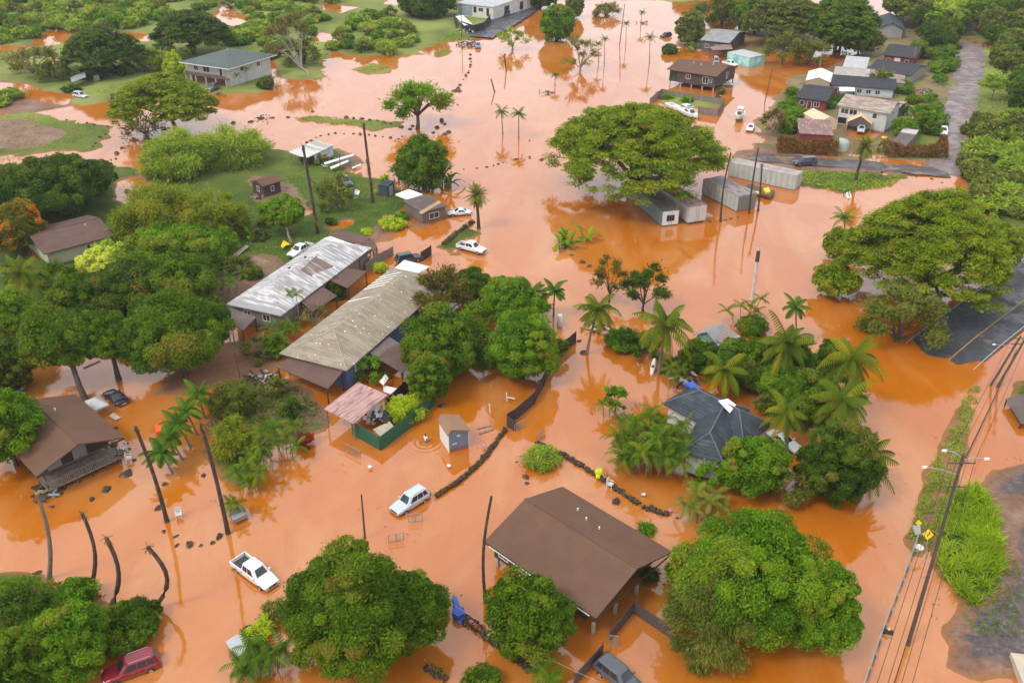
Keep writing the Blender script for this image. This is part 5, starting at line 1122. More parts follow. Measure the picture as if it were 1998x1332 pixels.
# ---- sheds of the lawn
root, r, l, w_ = house('white_open_shed','small white open shed with a striped metal roof by the boat wreck',(600,307),(652,283),(572,297),2.9,.0,None,'stripw',over=.3,z0=.1,cat='shed',eave2=.5)
m_ = WALL('pale_blue',(.50,.58,.66)); q = -r.sg
MB().box(-l/2+2.4,l/2,q*w_/2-.05,q*w_/2+.05,.1,2.7).build('wall',m_,root); MB().box(l/2-.1,l/2,-w_/2+.06,w_/2-.06,.1,2.6).build('end_wall',m_,root); MB().box(-l/2+2.35,-l/2+2.45,-w_/2+.5,w_/2-.06,.1,2.6).build('partition',TIMBER,root)
for x in (-l/2,-l/2+2.2): MB().box(x-.06,x+.06,-q*w_/2-.06,-q*w_/2+.06,.1,2.9).build('post',GREYTIMBER,root)
for y in (-1.2,0,1.0): MB().box(-l/2-.05,-l/2+.05,y-.05,y+.05,.1,2.7).build('post',GREYTIMBER,root)
house('small_brown_shed','small dark brown shed with white windows left of the round-crowned tree',(487,354),(513,364),(541,349),2.9,.8,WALL('dark_brown2',(.085,.05,.042)),'brown',over=.3,z0=.1,cat='shed',axis='y',win=[(0,.5,1.8,.6,1.0),(1,.5,1.8,.6,.9)])
root, r, l, w_ = house('dark_storage_box','dark blue-grey storage box with a pale door on the lawn',(737,361),(755,364),(770,355),2.7,.05,WALL('slate_blue',(.05,.075,.10)),'charblue',over=.06,z0=.1,cat='storage shed',eave2=.2,win=[(1,.5,1.3,1.3,2.0,'door',STEEL,M('pale_grey_door',(.36,.40,.43),.5))])
def canopy(A, B, C, z, rise, mat, label, bz=.3, cat='canopy tent', name='canopy_tent'):
    r = Rect(A, B, C, z); root = empty(name, (r.c[0], r.c[1], 0), r.ang, label, cat); a, b = r.L/2, r.W/2
    MB().add([(-a,-b,z),(a,-b,z),(a,b,z),(-a,b,z),(0,0,z+rise),(-a,-b,z-.25),(a,-b,z-.25),(a,b,z-.25),(-a,b,z-.25)],[(0,1,4),(1,2,4),(2,3,4),(3,0,4),(5,6,1,0),(6,7,2,1),(7,8,3,2),(8,5,0,3)]).build('canopy',mat,root)
    for x,y in ((-a,-b),(a,-b),(a,b),(-a,b)): MB().tube([(x*.97,y*.97,bz-.3),(x*.97,y*.97,z-.02)],.04,5).build('leg',STEEL,root)
    return root
canopy((771,379),(796,389),(817,376),2.5,1.1,RM['whitecan'],'white pyramid canopy beside the board shed on the lawn')
root, r, l, w_ = house('board_shed','board shed with a dark flat roof and a plywood edge beside the white canopy',(785,391),(822,414),(861,394),2.7,.0,WALL('grey_boards',(.17,.14,.12)),'dark',over=.35,z0=0,cat='shed',win=[(1,.5,1.3,2.0,1.0)])
panelroof([(817,414),(856,391),(861,395),(823,418)],[2.76,2.76,2.7,2.7],RM['ply'],'plywood_edge',root,t=.04,posts=False)
# ---- grey-green hipped house top-left
root, r, l, w_ = house('balcony_house','two-storey house with a grey-green hipped roof and a balcony',(349,121),(446,135),(520,104),6.0,2.3,WALL('pale_grey',(.48,.49,.48)),'greygreen',kind='hip',over=1.6,z0=0,win=[(0,.2,4.5,1.5,1.2),(0,.45,4.5,2.4,1.5),(0,.8,4.3,1.0,2.0),(1,.3,4.5,1.4,1.2),(1,.7,4.5,1.4,1.2)],fascia=WHITE)
q = -r.sg; y0 = q*w_/2; y1 = q*(w_/2+1.5)
MB().box(-l/2,l/2,min(y0+q*.003,y1),max(y0+q*.003,y1),2.75,2.95).build('balcony_deck',GREYTIMBER,root); MB().box(-l/2,l/2,min(y1,y1+q*.06),max(y1,y1+q*.06),2.7,3.75).build('balcony_wall',M('brown_boards',(.13,.085,.065),.8,var=.2),root)
MB().box(-l/2+1,l/2-1.5,y0-q*.0+min(0,q*.04),y0+max(0,q*.04),.2,2.7).build('garage_front',M('brick_red_wall',(.16,.07,.05),.8),root)
for x in np.linspace(-l/2+.2,l/2-.2,5): MB().box(x-.15,x+.15,y1-.15,y1+.15,0,2.745).build('post',CONC,root)
MB().tube([(0,0,8.2),(0,0,9.0)],.05,5).build('aerial',WHITE,root)
# ---- white building at the top
root, r, l, w_ = house('white_building','long white building with an open front at the top edge of the picture',(889,6),(963,14),(1010,-10),5.2,.35,WALL('cream_white',(.62,.60,.55)),'greymetal',over=.4,z0=.2,win=[(0,.5,3.4,1.1,2.0,'window',TIMBER,GLASS),(0,.66,3.6,2.0,1.3),(0,.85,3.0,1.0,2.6,'door',TIMBER,BLACK),(1,.35,2.6,3.4,2.8,'door',TIMBER,BLACK),(1,.75,2.6,2.4,2.8,'door',TIMBER,BLACK)],asym=.5)
q = -r.sg; MB().box(-l/2+.6,-l/2+l*.42,q*w_/2+min(0,q*.12),q*w_/2+max(0,q*.12),1.1,4.6).build('grey_cladding',WALL('grey_blue_sheet',(.27,.36,.38)),root)
panelroof([(889,32),(903,30),(922,48),(906,50)],[3.0,3.0,2.4,2.4],RM['whitecan'],'roof',label='small carport with a white sloping roof beside the black fence at the top',nm='white_carport',cat='carport')
wallpath('black_yard_fence',[(901,56),(925,64),(945,58),(957,42)],2.6,.08,M('black_green_mesh',(.02,.028,.03),.7),'tall black fence round the yard of the white building','fence',TIMBER,4,zb=.4)
wallpath('black_yard_fence',[(886,38),(890,55)],2.2,.08,M('black_green_mesh',(.02,.028,.03),.7),'short black fence at the left of the white carport','fence',TIMBER,4,zb=.4)
# ---- brown stilt house, upper middle
root, r, l, w_ = house('brown_stilt_house','dark brown stilt house with white windows standing in the flood above the boats',(1301,135),(1398,150),(1416,126),4.6,1.5,WALL('dark_brown3',(.075,.055,.05)),'brown',over=.7,floor=1.3,posts=(1.3,5,3,CONC),win=[(0,.42,3.2,1.3,1.1),(0,.80,3.0,1.6,1.8),(0,.92,3.2,.5,1.2),(1,.6,3.2,1.0,1.6)],vents=[(.35,.4,.5),(.52,.35,.7),(.72,.45,.6)])
MB().box(-l/2-.05,-l/2+2.4,-r.sg*w_/2-.08,-r.sg*w_/2+.1,1.35,2.3).build('porch_rail',M('dark_green_boards',(.03,.07,.055),.8),root); MB().box(-l/2+.1,-l/2+2.2,-r.sg*w_/2-.06,-r.sg*w_/2+.05,2.4,4.2).build('porch_opening',BLACK,root)
# ---- houses at the top of the compound
house('grey_roof_house','grey-roofed dark house among trees at the top right of the flood',(1366,78),(1424,84),(1438,60),3.8,1.6,WALL('dark_grey',(.09,.085,.085)),'greyflat',over=.6,z0=0,win=[(0,.2,2,1.2,1.1),(0,.6,2,1.6,1.1)])
panelroof([(1384,92),(1425,84),(1430,96),(1392,98)],[2.6,3.2,3.2,2.6],RM['rustybrown'],'roof',label='low brown awning in front of the grey-roofed house at the top',nm='awning',cat='awning')
house('blue_roof_house','blue-grey gable-roofed house among the far trees at the top right',(1712,55),(1766,58),(1774,38),3.6,2.0,WALL('grey2',(.3,.3,.32)),'charblue',over=.6,z0=.2,axis='y')
house('red_wall_house','red-walled house with a charcoal roof at the far end of the compound',(1722,107),(1787,114),(1739,86),3.5,1.6,WALL('dark_red',(.20,.035,.03)),'char',kind='gable',over=.6,z0=.2,win=[(0,.45,1.9,1.6,1.8,'door',WHITE,WHITE),(0,.15,2.0,1.0,1.0),(0,.78,2.0,1.0,1.0)])
house('grey_metal_roof_shed','shed with a pale grey metal roof beside the charcoal hip roof of the compound',(1644,130),(1691,134),(1655,113),3.0,.0,WALL('grey3',(.3,.29,.28)),'greymetal',over=.2,z0=.2,cat='shed',eave2=.6)
house('charcoal_long_house','long charcoal-roofed house in the middle of the compound',(1691,135),(1779,148),(1701,113),3.2,1.3,WALL('grey3',(.3,.29,.28)),'char',over=.4,z0=.2)
house('patched_tin_shed','row of sheds under a patched tin roof between two charcoal roofs',(1624,151),(1766,163),(1633,133),2.8,.0,WALL('grey4',(.26,.24,.22)),'tin',over=.2,z0=.2,cat='shed',eave2=.5)
house('charcoal_gable_house','charcoal-roofed house with a pale verandah below the patched tin roof',(1622,165),(1748,175),(1650,150),3.0,1.5,WALL('pale_blue2',(.45,.52,.54)),'char',over=.5,z0=.2,win=[(0,.45,1.7,1.2,1.0),(0,.6,1.7,1.2,1.0),(0,.75,1.7,1.2,1.0)])
panelroof([(1636,170),(1668,170),(1668,178),(1638,178)],[2.7,2.7,2.4,2.4],RM['whitecan'],'roof',label='small white awning below the charcoal gable of the compound',nm='awning',cat='awning')
house('white_garage','small white gable-roofed garage left of the patched tin roof',(1572,157),(1621,161),(1631,143),2.8,1.2,WALL('tan2',(.42,.33,.24)),'whitecan',over=.2,z0=.1,axis='y',cat='garage')
house('red_cottage','red-walled cottage with a charcoal roof between the white garage and the cream tent',(1552,190),(1614,198),(1560,162),3.2,1.4,WALL('dark_red2',(.24,.04,.03)),'char',over=.5,z0=.1,win=[(0,.18,1.9,1.0,1.1),(0,.45,1.5,1.0,2.0,'door',WHITE,TIMBER),(0,.7,1.9,1.3,1.1)])
house('weathered_roof_house','two-storey pale house with a weathered brown roof behind the tent with a car',(1633,205),(1736,222),(1643,184),5.2,1.6,WALL('pale_grey2',(.50,.52,.53)),'weather',over=.6,z0=.1,win=[(0,.12,3.9,1.8,1.2),(0,.30,3.9,1.8,1.2),(0,.75,3.9,1.0,1.2),(0,.1,1.5,2.2,1.6,'door',WHITE,BLACK),(1,.5,3.9,1.2,1.2)])
house('small_brown_extension','small brown roof at the right end of the weathered-roof house',(1737,214),(1750,216),(1752,196),4.0,.5,WALL('dark5',(.06,.055,.05)),'weather',over=.2,z0=.1,cat='shed')
house('red_wall_shed','shed with a faded red-brown roof and red wall behind the left hedge',(1560,260),(1628,264),(1554,236),2.9,.0,WALL('dark_red3',(.22,.05,.035)),'rustybrown',over=.25,z0=.1,cat='shed',eave2=.7)
house('cream_canvas_tent','closed cream canvas tent in front of the red cottage',(1567,221),(1599,238),(1629,232),2.6,1.1,RM['cream'],'cream',over=.05,z0=.1,cat='tent')
r = Rect((1654,238),(1701,243),(1707,226),2.4); root = empty('open_canvas_garage',(r.c[0],r.c[1],.2),r.ang,'open peach canvas garage tent sheltering a silver car','tent')
roof_gable(r.L,r.W+1.0,2.4,1.7,'y',.06).build('roof',RM['cream'],root)
for s_ in (-1,1): MB().box(s_*r.L/2-.03,s_*r.L/2+.03,-r.W/2,r.W/2,-.2,2.3).build('side_panel',RM['cream'],root)
house('grey_garden_shed','grey-brown shed beside the right hedge',(1737,281),(1768,286),(1745,249),2.6,.0,WALL('grey6',(.2,.17,.16)),'purple',over=.2,z0=.1,cat='shed',eave2=.4)
r_ = at(1638,290,.4); root = empty('round_water_tank',(r_[0],r_[1],.3),0,'pale grey-green round water tank at the end of the left hedge','water tank')
MB().tube([(0,0,-.2),(0,0,1.6),(0,0,2.2),(0,0,2.5)],[2.0,2.0,1.6,.3],18).build('tank',M('pale_green_tank',(.36,.42,.36),.5,var=.1),root)
# small leaning roof at far left, dark roof at right edge, slab
panelroof([(137,152),(165,139),(168,150),(140,161)],[2.2,3.0,3.0,2.2],RM['greyflat'],'roof',label='leaning metal sheet roof of a broken hut at the left lawn',nm='broken_hut',cat='hut')
panelroof([(1962,777),(1998,768),(2040,835),(1992,826)],[1.0,1.0,.9,.9],RM['dark'],'roof',label='dark flat roof sheet cut by the right edge beside the verge',nm='low_roof',cat='shed roof')
p = at(1992,1318,.5); o = MB().box(-1.1,1.1,-2.2,2.2,-.4,.5).build('concrete_slab',M('beige_concrete',(.52,.44,.33),.8,var=.1)); o.location = (p[0]+.9,p[1],.3); o.rotation_euler = (0,0,R(-8)); tag(o,'beige concrete slab in the bottom right corner on the gravel','slab')
# ---- trailers and containers
def box_trailer(A, B, C, h, z0, col, roofcol, label, doorside=1, name='box_trailer', cat='trailer', rust=None, ribs=.6, bogie=True, doorcol=None):
    r = Rect(A, B, C, z0+h); root = empty(name, (r.c[0], r.c[1], 0), r.ang, label, cat); a, b = r.L/2, r.W/2
    m = roofmat('side_'+name+str(len(_mc)), col, [x*.85 for x in col], stripe=ribs, axis=0, var=.08, rust=(.3,.2,.13), ramt=.12)
    MB().box(-a, a, -b, b, z0, z0+h).build('box', m, root)
    MB().box(-a-.02, a+.02, -b-.02, b+.02, z0+h+.003, z0+h+.06).build('roof', roofmat('roof_'+name+str(len(_mc)), roofcol, [x*.6 for x in roofcol], var=.25, rust=rust or (.2,.12,.09), ramt=.75, rscale=.5), root)
    s = 1 if doorside == 1 else -1; x = s*(a+.003)
    d = MB().box(min(x, x+s*.05), max(x, x+s*.05), -b+.08, b-.08, z0+.1, z0+h-.1).build('rear_door', M('door_'+str(len(_mc)), doorcol or col, .5, var=.08), root)
    for y in (-.25, .25): MB().tube([(x+s*.08, y, z0+.2), (x+s*.08, y, z0+h-.2)], .03, 5).build('lock_rod', STEEL, d)
    if bogie: MB().box(-a+.3, a-.3, -b+.25, b-.25, -.3, z0-.003).build('underframe', BLACK, root)
    return root
t_ = box_trailer((1224,353),(1293,413),(1317,402),2.9,.15,(.17,.23,.235),(.10,.14,.14),'dark green-grey container with a white end under the giant monkeypod',ribs=.5,doorcol=(.7,.7,.68))
MB().box(Rect((1224,353),(1293,413),(1317,402),3).L/2+.06,Rect((1224,353),(1293,413),(1317,402),3).L/2+.09,-.8,.8,1.0,2.2).build('dark_vent',BLACK,t_)
box_trailer((1258,347),(1345,405),(1371,394),3.1,.35,(.58,.56,.54),(.30,.22,.20),'white box trailer with a rusty roof beside the dark container',name='white_box_trailer',rust=(.17,.09,.075),ribs=1.1)
box_trailer((1372,350),(1441,384),(1466,371),3.0,.15,(.47,.50,.47),(.33,.33,.35),'grey-green box trailer behind the single thin palm trunk',name='grey_box_trailer',ribs=1.2,doorcol=(.22,.22,.22))
box_trailer((1423,317),(1554,344),(1563,334),3.0,.1,(.46,.50,.47),(.36,.31,.29),'longest pale grey trailer lying along the dark lane',name='long_box_trailer',rust=(.42,.36,.33),ribs=1.2)
root, r, l, w_ = house('mural_container','container with a teal and white mural beside the grey-roofed house',(1419,102),(1463,113),(1480,104),2.9,.05,M('teal_white_mural',(.22,.60,.55),.6,var=.35,scale=.5,dirt=(.72,.72,.66),damt=.9),'greymetal',over=.05,cat='container',eave2=.05)
# ================================================================ VEHICLES, BOATS
TYRE = M('tyre_rubber', (.018,.018,.018), .8, var=.2); RIM = M('alloy_rim', (.45,.45,.46), .35, .7, var=.05); LAMP = M('headlamp_glass', (.75,.76,.74), .1, var=.03)
TAIL = M('tail_lamp_red', (.35,.01,.008), .2, var=.05); CARGLASS = glassmat('car_glass', (.025,.032,.038)); CHROME = M('chrome', (.6,.6,.6), .15, .9, var=.02); GRILLE = M('black_grille', (.015,.015,.017), .5)
def ring(x, hw, zb, zt, r=.12, n=None):
    r = min(r, (zt-zb)*.4, hw*.4); k = r*.3
    return [(x,-hw+r*.6,zb),(x,hw-r*.6,zb),(x,hw,zb+r),(x,hw,zt-r),(x,hw-k,zt-k),(x,hw-r,zt),(x,-hw+r,zt),(x,-hw+k,zt-k),(x,-hw,zt-r),(x,-hw,zb+r)]
def car(kind, c, nose, paintm, label, zw=-.22, pitch=0, roll=0, name=None, group=None, L=None, rails=False):
    """c / nose: photo pixels of the body centre and of the bonnet end"""
    spec = {'suv': (4.7,1.86,1.78,1.03),'sedan': (4.6,1.80,1.44,.92),'coupe': (4.5,1.82,1.36,.90),'pickup': (5.5,1.9,1.80,1.06),'van': (5.1,1.95,1.82,1.04),'hatch': (4.2,1.76,1.52,.95)}[kind]
    l, W, H_, zb = spec; l = L or l; p = at(c[0], c[1], zw+.75); q = at(nose[0], nose[1], zw+.75); ang = math.atan2(q[1]-p[1], q[0]-p[0])
    nm = name or {'suv':'parked_suv','sedan':'parked_sedan','coupe':'parked_coupe','pickup':'pickup_truck','van':'parked_minivan','hatch':'parked_hatchback'}[kind]
    root = empty(nm, (p[0], p[1], zw), ang, label, 'pickup truck' if kind == 'pickup' else 'car', group); root.rotation_euler = (roll, pitch, ang)
    hw = W/2; a = l/2; low = kind in ('sedan', 'coupe')
    hood = zb-.02 if not low else zb-.04
    bx = -a if kind != 'pickup' else -a+1.75
    st = [(-a,.86,.5,zb-.12),(-a+.08,.95,.36,zb-.03),(-a+.5,1,.30,zb),(a-1.6,1,.30,zb),(a-.9,.98,.30,hood-.05),(a-.35,.94,.33,hood-.14),(a-.08,.86,.38,hood-.24),(a,.78,.46,hood-.34)]
    if kind == 'pickup': st = [(bx,1,.32,zb)]+st[3:]
    body = MB().loft([ring(x, hw*f, z0, z1, .16) for x, f, z0, z1 in st], smooth=False).build('body', paintm, root)
    for pl in body.data.polygons: pl.use_smooth = len(pl.vertices) == 4
    # cabin
    cb = {'suv': (-a+.08,-a+.42,a-1.95,a-1.35),'van': (-a+.06,-a+.35,a-1.75,a-.95),'hatch': (-a+.1,-a+.6,a-1.95,a-1.2),'sedan': (-a+.75,-a+1.5,a-2.15,a-1.35),'coupe': (-a+.65,-a+1.65,a-2.3,a-1.45),'pickup': (bx+.02,bx+.22,a-2.1,a-1.5)}[kind]
    xr0, xr1, xf1, xf0 = cb; hb, ht = hw*.95, hw*.76
    def cring(z, xr, xf, h): k = .14; return [(xr,-h+k,z),(xr,h-k,z),(xr+k,h,z),(xf-k*1.4,h,z),(xf,h-k*1.6,z),(xf,-h+k*1.6,z),(xf-k*1.4,-h,z),(xr+k,-h,z)]
    MB().loft([cring(zb-.06,xr0,xf0,hb),cring(H_-.07,xr1,xf1,ht),cring(H_,xr1+.14,xf1-.18,ht-.12)]).build('cabin', paintm, root)
    lerp = lambda A, B, t: tuple(A[i]+(B[i]-A[i])*t for i in range(3))
    def glass(nme, q4, u0, u1, v0, v1, off=.012):
        A, B, C, D = q4; n = (Vector(B)-Vector(A)).cross(Vector(D)-Vector(A)).normalized()*off
        P = [lerp(lerp(A, B, u), lerp(D, C, u), v) for u, v in ((u0,v0),(u1,v0),(u1,v1),(u0,v1))]
        return MB().prism([tuple(Vector(x_)+n*.2) for x_ in P], tuple(n)).build(nme, CARGLASS, root)
    z0_, z1_ = zb-.06, H_-.07; k = .14
    glass('windshield', ((xf0,-hb+k*1.6,z0_),(xf0,hb-k*1.6,z0_),(xf1,ht-k*1.6,z1_),(xf1,-ht+k*1.6,z1_)), .02,.98,.14,.97)
    glass('rear_window', ((xr0,hb-k,z0_),(xr0,-hb+k,z0_),(xr1,-ht+k,z1_),(xr1,ht-k,z1_)), .06,.94,.22,.93)
    for s in (1, -1):
        Q = ((xf0-k*1.4,s*hb,z0_),(xr0+k,s*hb,z0_),(xr1+k,s*ht,z1_),(xf1-k*1.4,s*ht,z1_))
        if s < 0: Q = (Q[1],Q[0],Q[3],Q[2])
        cuts = {'suv': [(.06,.38),(.42,.70),(.74,.95)],'van': [(.06,.36),(.40,.68),(.72,.96)],'hatch': [(.08,.5),(.55,.9)],'sedan': [(.08,.48),(.52,.9)],'coupe': [(.1,.85)],'pickup': [(.08,.5),(.55,.93)]}[kind]
        for u0, u1 in cuts:
            if s < 0: u0, u1 = 1-u1, 1-u0
            glass('side_window', Q, u0, u1, .2, .92)
        mx_ = xf0-.25; MB().box(mx_-.07,mx_+.07,s*hb+min(0,s*.22),s*hb+max(0,s*.22),zb+.0,zb+.16).build('wing_mirror', paintm, root)
        for xw in (a-.95, -a+.98):
            wl = MB().tube([(xw,s*(hw-.22),.34),(xw,s*(hw+.015),.34)],[.34,.34],16).build('wheel', TYRE, root); MB().tube([(xw,s*(hw-.0),.34),(xw,s*(hw+.03),.34)],[.2,.19],12).build('rim', RIM, wl)
        MB().box(a-.2,a-.02,s*hw*.80-.2 if s>0 else s*hw*.80-.06,s*hw*.80+.06 if s>0 else s*hw*.80+.2,hood-.42,hood-.24).build('headlight', LAMP, root)
        MB().box(-a-.015,-a+.12,min(s*hw*.82,s*hw*.98),max(s*hw*.82,s*hw*.98),zb-.34,zb-.08).build('tail_light', TAIL, root)
    MB().box(a-.06,a+.02,-hw*.5,hw*.5,hood-.5,hood-.32).build('grille', GRILLE, root); MB().box(a-.1,a+.05,-hw*.86,hw*.86,.36,.5).build('front_bumper', paintm if low else CHROME if kind == 'pickup' else paintm, root)
    MB().box(-a-.06,-a+.05,-hw*.86,hw*.86,.40,.56).build('rear_bumper', paintm if kind != 'pickup' else CHROME, root); MB().box(-a-.072,-a-.061,-.26,.26,.43,.55).build('number_plate', WHITE, root)
    if kind == 'pickup':
        b = MB(); b.box(-a,bx-.003,-hw,-hw+.09,.45,zb); b.box(-a,bx-.003,hw-.09,hw,.45,zb); b.box(-a,-a+.08,-hw+.093,hw-.093,.5,zb-.01); bd = b.build('bed', paintm, root)
        MB().box(-a+.083,bx-.006,-hw+.093,hw-.093,.46,.62).build('bed_liner', M('dark_bed_liner',(.05,.055,.055),.7), bd)
    if scale_at(*c) > 7.5:
        x0_ = (bx+.1) if kind == 'pickup' else -a+1.15; x1_ = a-1.62; nd = 1 if kind == 'coupe' else 2
        for s in (1,-1):
            for k_ in range(nd):
                d0 = x0_+(x1_-x0_)*k_/nd+.02; d1 = x0_+(x1_-x0_)*(k_+1)/nd-.02; yy = s*(hw+.001)
                dr = MB().box(d0,d1,min(yy,yy+s*.016),max(yy,yy+s*.016),.46,zb-.1).build('door', paintm, root)
                MB().box(d0+.08,d0+.26,min(yy+s*.017,yy+s*.04),max(yy+s*.017,yy+s*.04),zb-.2,zb-.155).build('handle', GRILLE if kind != 'suv' else CHROME, dr)
    if rails:
        for s in (1,-1): MB().tube([(xr1+.3,s*(ht-.12),H_+.05),(xf1-.4,s*(ht-.12),H_+.05)],.025,5).build('roof_rail', CHROME, root)
    return root
P_ = paint
SILV = P_('silver',(.50,.54,.58)); WHT = P_('white',(.78,.78,.77)); BLK = P_('black',(.02,.022,.026)); NAVY = P_('navy',(.012,.018,.035)); REDC = P_('red',(.22,.012,.022)); DGR = P_('dark_grey',(.075,.085,.10)); GREY = P_('grey',(.2,.21,.22)); DBL = P_('dark_blue',(.02,.035,.075))
car('suv',(800,976),(766,997),SILV,'silver estate car with roof rails stopped in the flood beside the stone wall',zw=-.2,rails=True)
car('pickup',(497,1114),(540,1146),WHT,'white pickup with a dark open bed standing in the flood at lower left',zw=-.2,L=5.8)
car('suv',(256,1300),(206,1318),REDC,'dark red car beside the bushes at the bottom left',zw=-.2,rails=True,L=4.9)
car('suv',(1208,1318),(1236,1340),DGR,'dark grey car cut by the bottom edge near the low brown fence',zw=-.2,L=4.9)
car('coupe',(224,772),(200,755),NAVY,'dark navy coupe in the flood beside the grey tarp tent',zw=-.15)
car('pickup',(920,482),(947,489),WHT,'white pickup at the end of the grassy strip by the date palm',zw=.0)
car('sedan',(896,413),(876,414),P_('pearl',(.68,.72,.75)),'white sedan in shallow water beside the date palm',zw=-.1)
car('pickup',(586,487),(566,498),P_('white2',(.76,.77,.78)),'white pickup on the lawn behind the white metal roof',zw=.45)
car('suv',(797,503),(812,500),P_('dark_teal',(.03,.04,.048)),'dark car between the two long roofs and the flood',zw=.0)
car('van',(1571,315),(1550,316),DBL,'dark blue minivan driving on the dark lane by the long trailer',zw=.38)
car('suv',(157,186),(172,189),SILV,'silver car on the muddy track at the far left',zw=.15)
car('suv',(415,170),(403,175),P_('black_white',(.10,.105,.11)),'dark car parked under the balcony house',zw=.45)
car('sedan',(1006,16),(995,22),P_('light_blue',(.42,.48,.52)),'pale silver car parked on the top driveway',zw=.62)
car('suv',(988,26),(980,31),BLK,'black car parked in front of the pale silver car on the top driveway',zw=.6)
car('suv',(1299,69),(1287,71),NAVY,'dark blue car alone in the flood near the top',zw=-.15)
car('hatch',(1417,163),(1428,164),SILV,'silver car parked beside the brown stilt house',zw=-.1)
car('pickup',(1425,124),(1436,127),WHT,'white pickup in front of the mural container',zw=-.1)
car('van',(1397,118),(1400,128),GREY,'pale van half hidden behind the brown stilt house',zw=-.1)
car('van',(1867,113),(1866,104),DGR,'grey car parked behind the white car on the muddy lane',zw=.5)
car('hatch',(1859,132),(1858,143),P_('white3',(.77,.76,.72)),'white car parked behind the grey car on the muddy lane',zw=.5)
car('pickup',(1841,255),(1842,268),P_('white4',(.72,.74,.75)),'white pickup on the muddy lane at the right hedge',zw=.5)
car('sedan',(1681,250),(1679,257),SILV,'silver car sheltered in the peach canvas garage tent',zw=.4)
car('sedan',(1465,248),(1460,257),P_('white5',(.76,.76,.74)),'white car in the flood next to the covered boat on a trailer',zw=-.1)
car('sedan',(1530,858),(1546,868),P_('white6',(.74,.74,.73)),'white car half hidden under the palms right of the dark slate roof',zw=-.1)
car('pickup',(673,352),(684,362),P_('dark_grey2',(.06,.07,.075)),'dark pickup hidden behind the loose grey-green tree',zw=.4)
# flatbed truck with wreckage at the top
root = car('pickup',(932,88),(935,97),P_('dull_blue',(.16,.23,.30)),'dull blue truck among flood wreckage below the white building',zw=-.1,L=6.6,name='flood_truck')
def heap(px, n, sx, h, label, seed, name='debris_heap', mat=None, bz=.1):
    """pile of boards and scraps swept together by the flood: one heap"""
    rg = random.Random(seed); p = at(*px, bz); root = empty(name, (p[0], p[1], bz), 0, label, 'debris'); root['kind'] = 'stuff'; parts = {}
    for i in range(n):
        m = rg.choice(['brown','brown','grey','cream','brown','brown','brown','white'] if n > 34 else ['brown','brown','brown','brown','grey','cream']); mb = parts.setdefault(m, MB()); x, y = rg.gauss(0, sx*.4), rg.gauss(0, sx*.4); z = abs(rg.gauss(0, h*.4)); L = rg.uniform(.3, 1.5)
        mb.box(-L/2, L/2, -rg.uniform(.05,.25), rg.uniform(.05,.25), -.03, rg.uniform(.03,.2), rz=rg.uniform(0,6.28), ry=rg.uniform(-.5,.5), rx=rg.uniform(-.5,.5), c=(x, y, z))
    for m, mb in parts.items(): mb.build({'brown':'timber_pile','grey':'metal_scrap_pile','cream':'board_pile','white':'white_scrap_pile'}[m], SC[m], root)
    return root
heap((915,88),80,4.5,1.6,'heap of broken timber beside the dull blue truck',1); heap((908,64),45,4,1.2,'scattered wreckage below the black yard fence',2)
heap((640,320),60,3.5,1.2,'wreckage and white poles beside the small white shed',3); heap((510,232),18,2.2,1.0,'dark broken hut wreck at the left tip of the long grass bank',4)
heap((95,960),30,2.2,.7,'pale scraps below the railed porch of the left stilt house',5); heap((1320,320),10,1.2,.4,'scraps under the giant monkeypod',6)
heap((515,735),30,3.0,.5,'scraps and branches in the muddy yard below the tan roof',7,bz=.2); heap((740,815),34,2.4,1.2,'jumble of timber inside the green fence',8,bz=.4); heap((30,765),16,1.6,.7,'flotsam under the left trees above the stilt house',9); heap((1340,745),26,2.2,.9,'household junk beside the back of the dark slate roof',10)
heap((1170,640),40,3.0,.9,'junk yard scraps under the yellowing coconut palm',11); heap((70,1330),6,.8,.3,'scraps in the bottom left thicket',12); heap((505,385),10,1.4,.3,'boards by the small dark brown shed',13,bz=.5); heap((440,475),12,1.5,.4,'boards and panels on the lawn by the kayak',14,bz=.5)
heap((1803,178),20,3.5,.6,'yard clutter beside the muddy lane opposite the long grey wall',20,bz=.5); heap((1700,92),22,3.5,1.0,'clutter behind the pale grey metal roof of the compound',21,bz=.5); heap((1790,232),12,2.5,.5,'clutter in the garden by the weathered-roof house',22,bz=.5); heap((1400,190),10,1.6,.5,'planks at the corner of the boat enclosure',23); heap((425,183),8,1.5,.5,'tubs and boards before the balcony house',24,bz=.4)
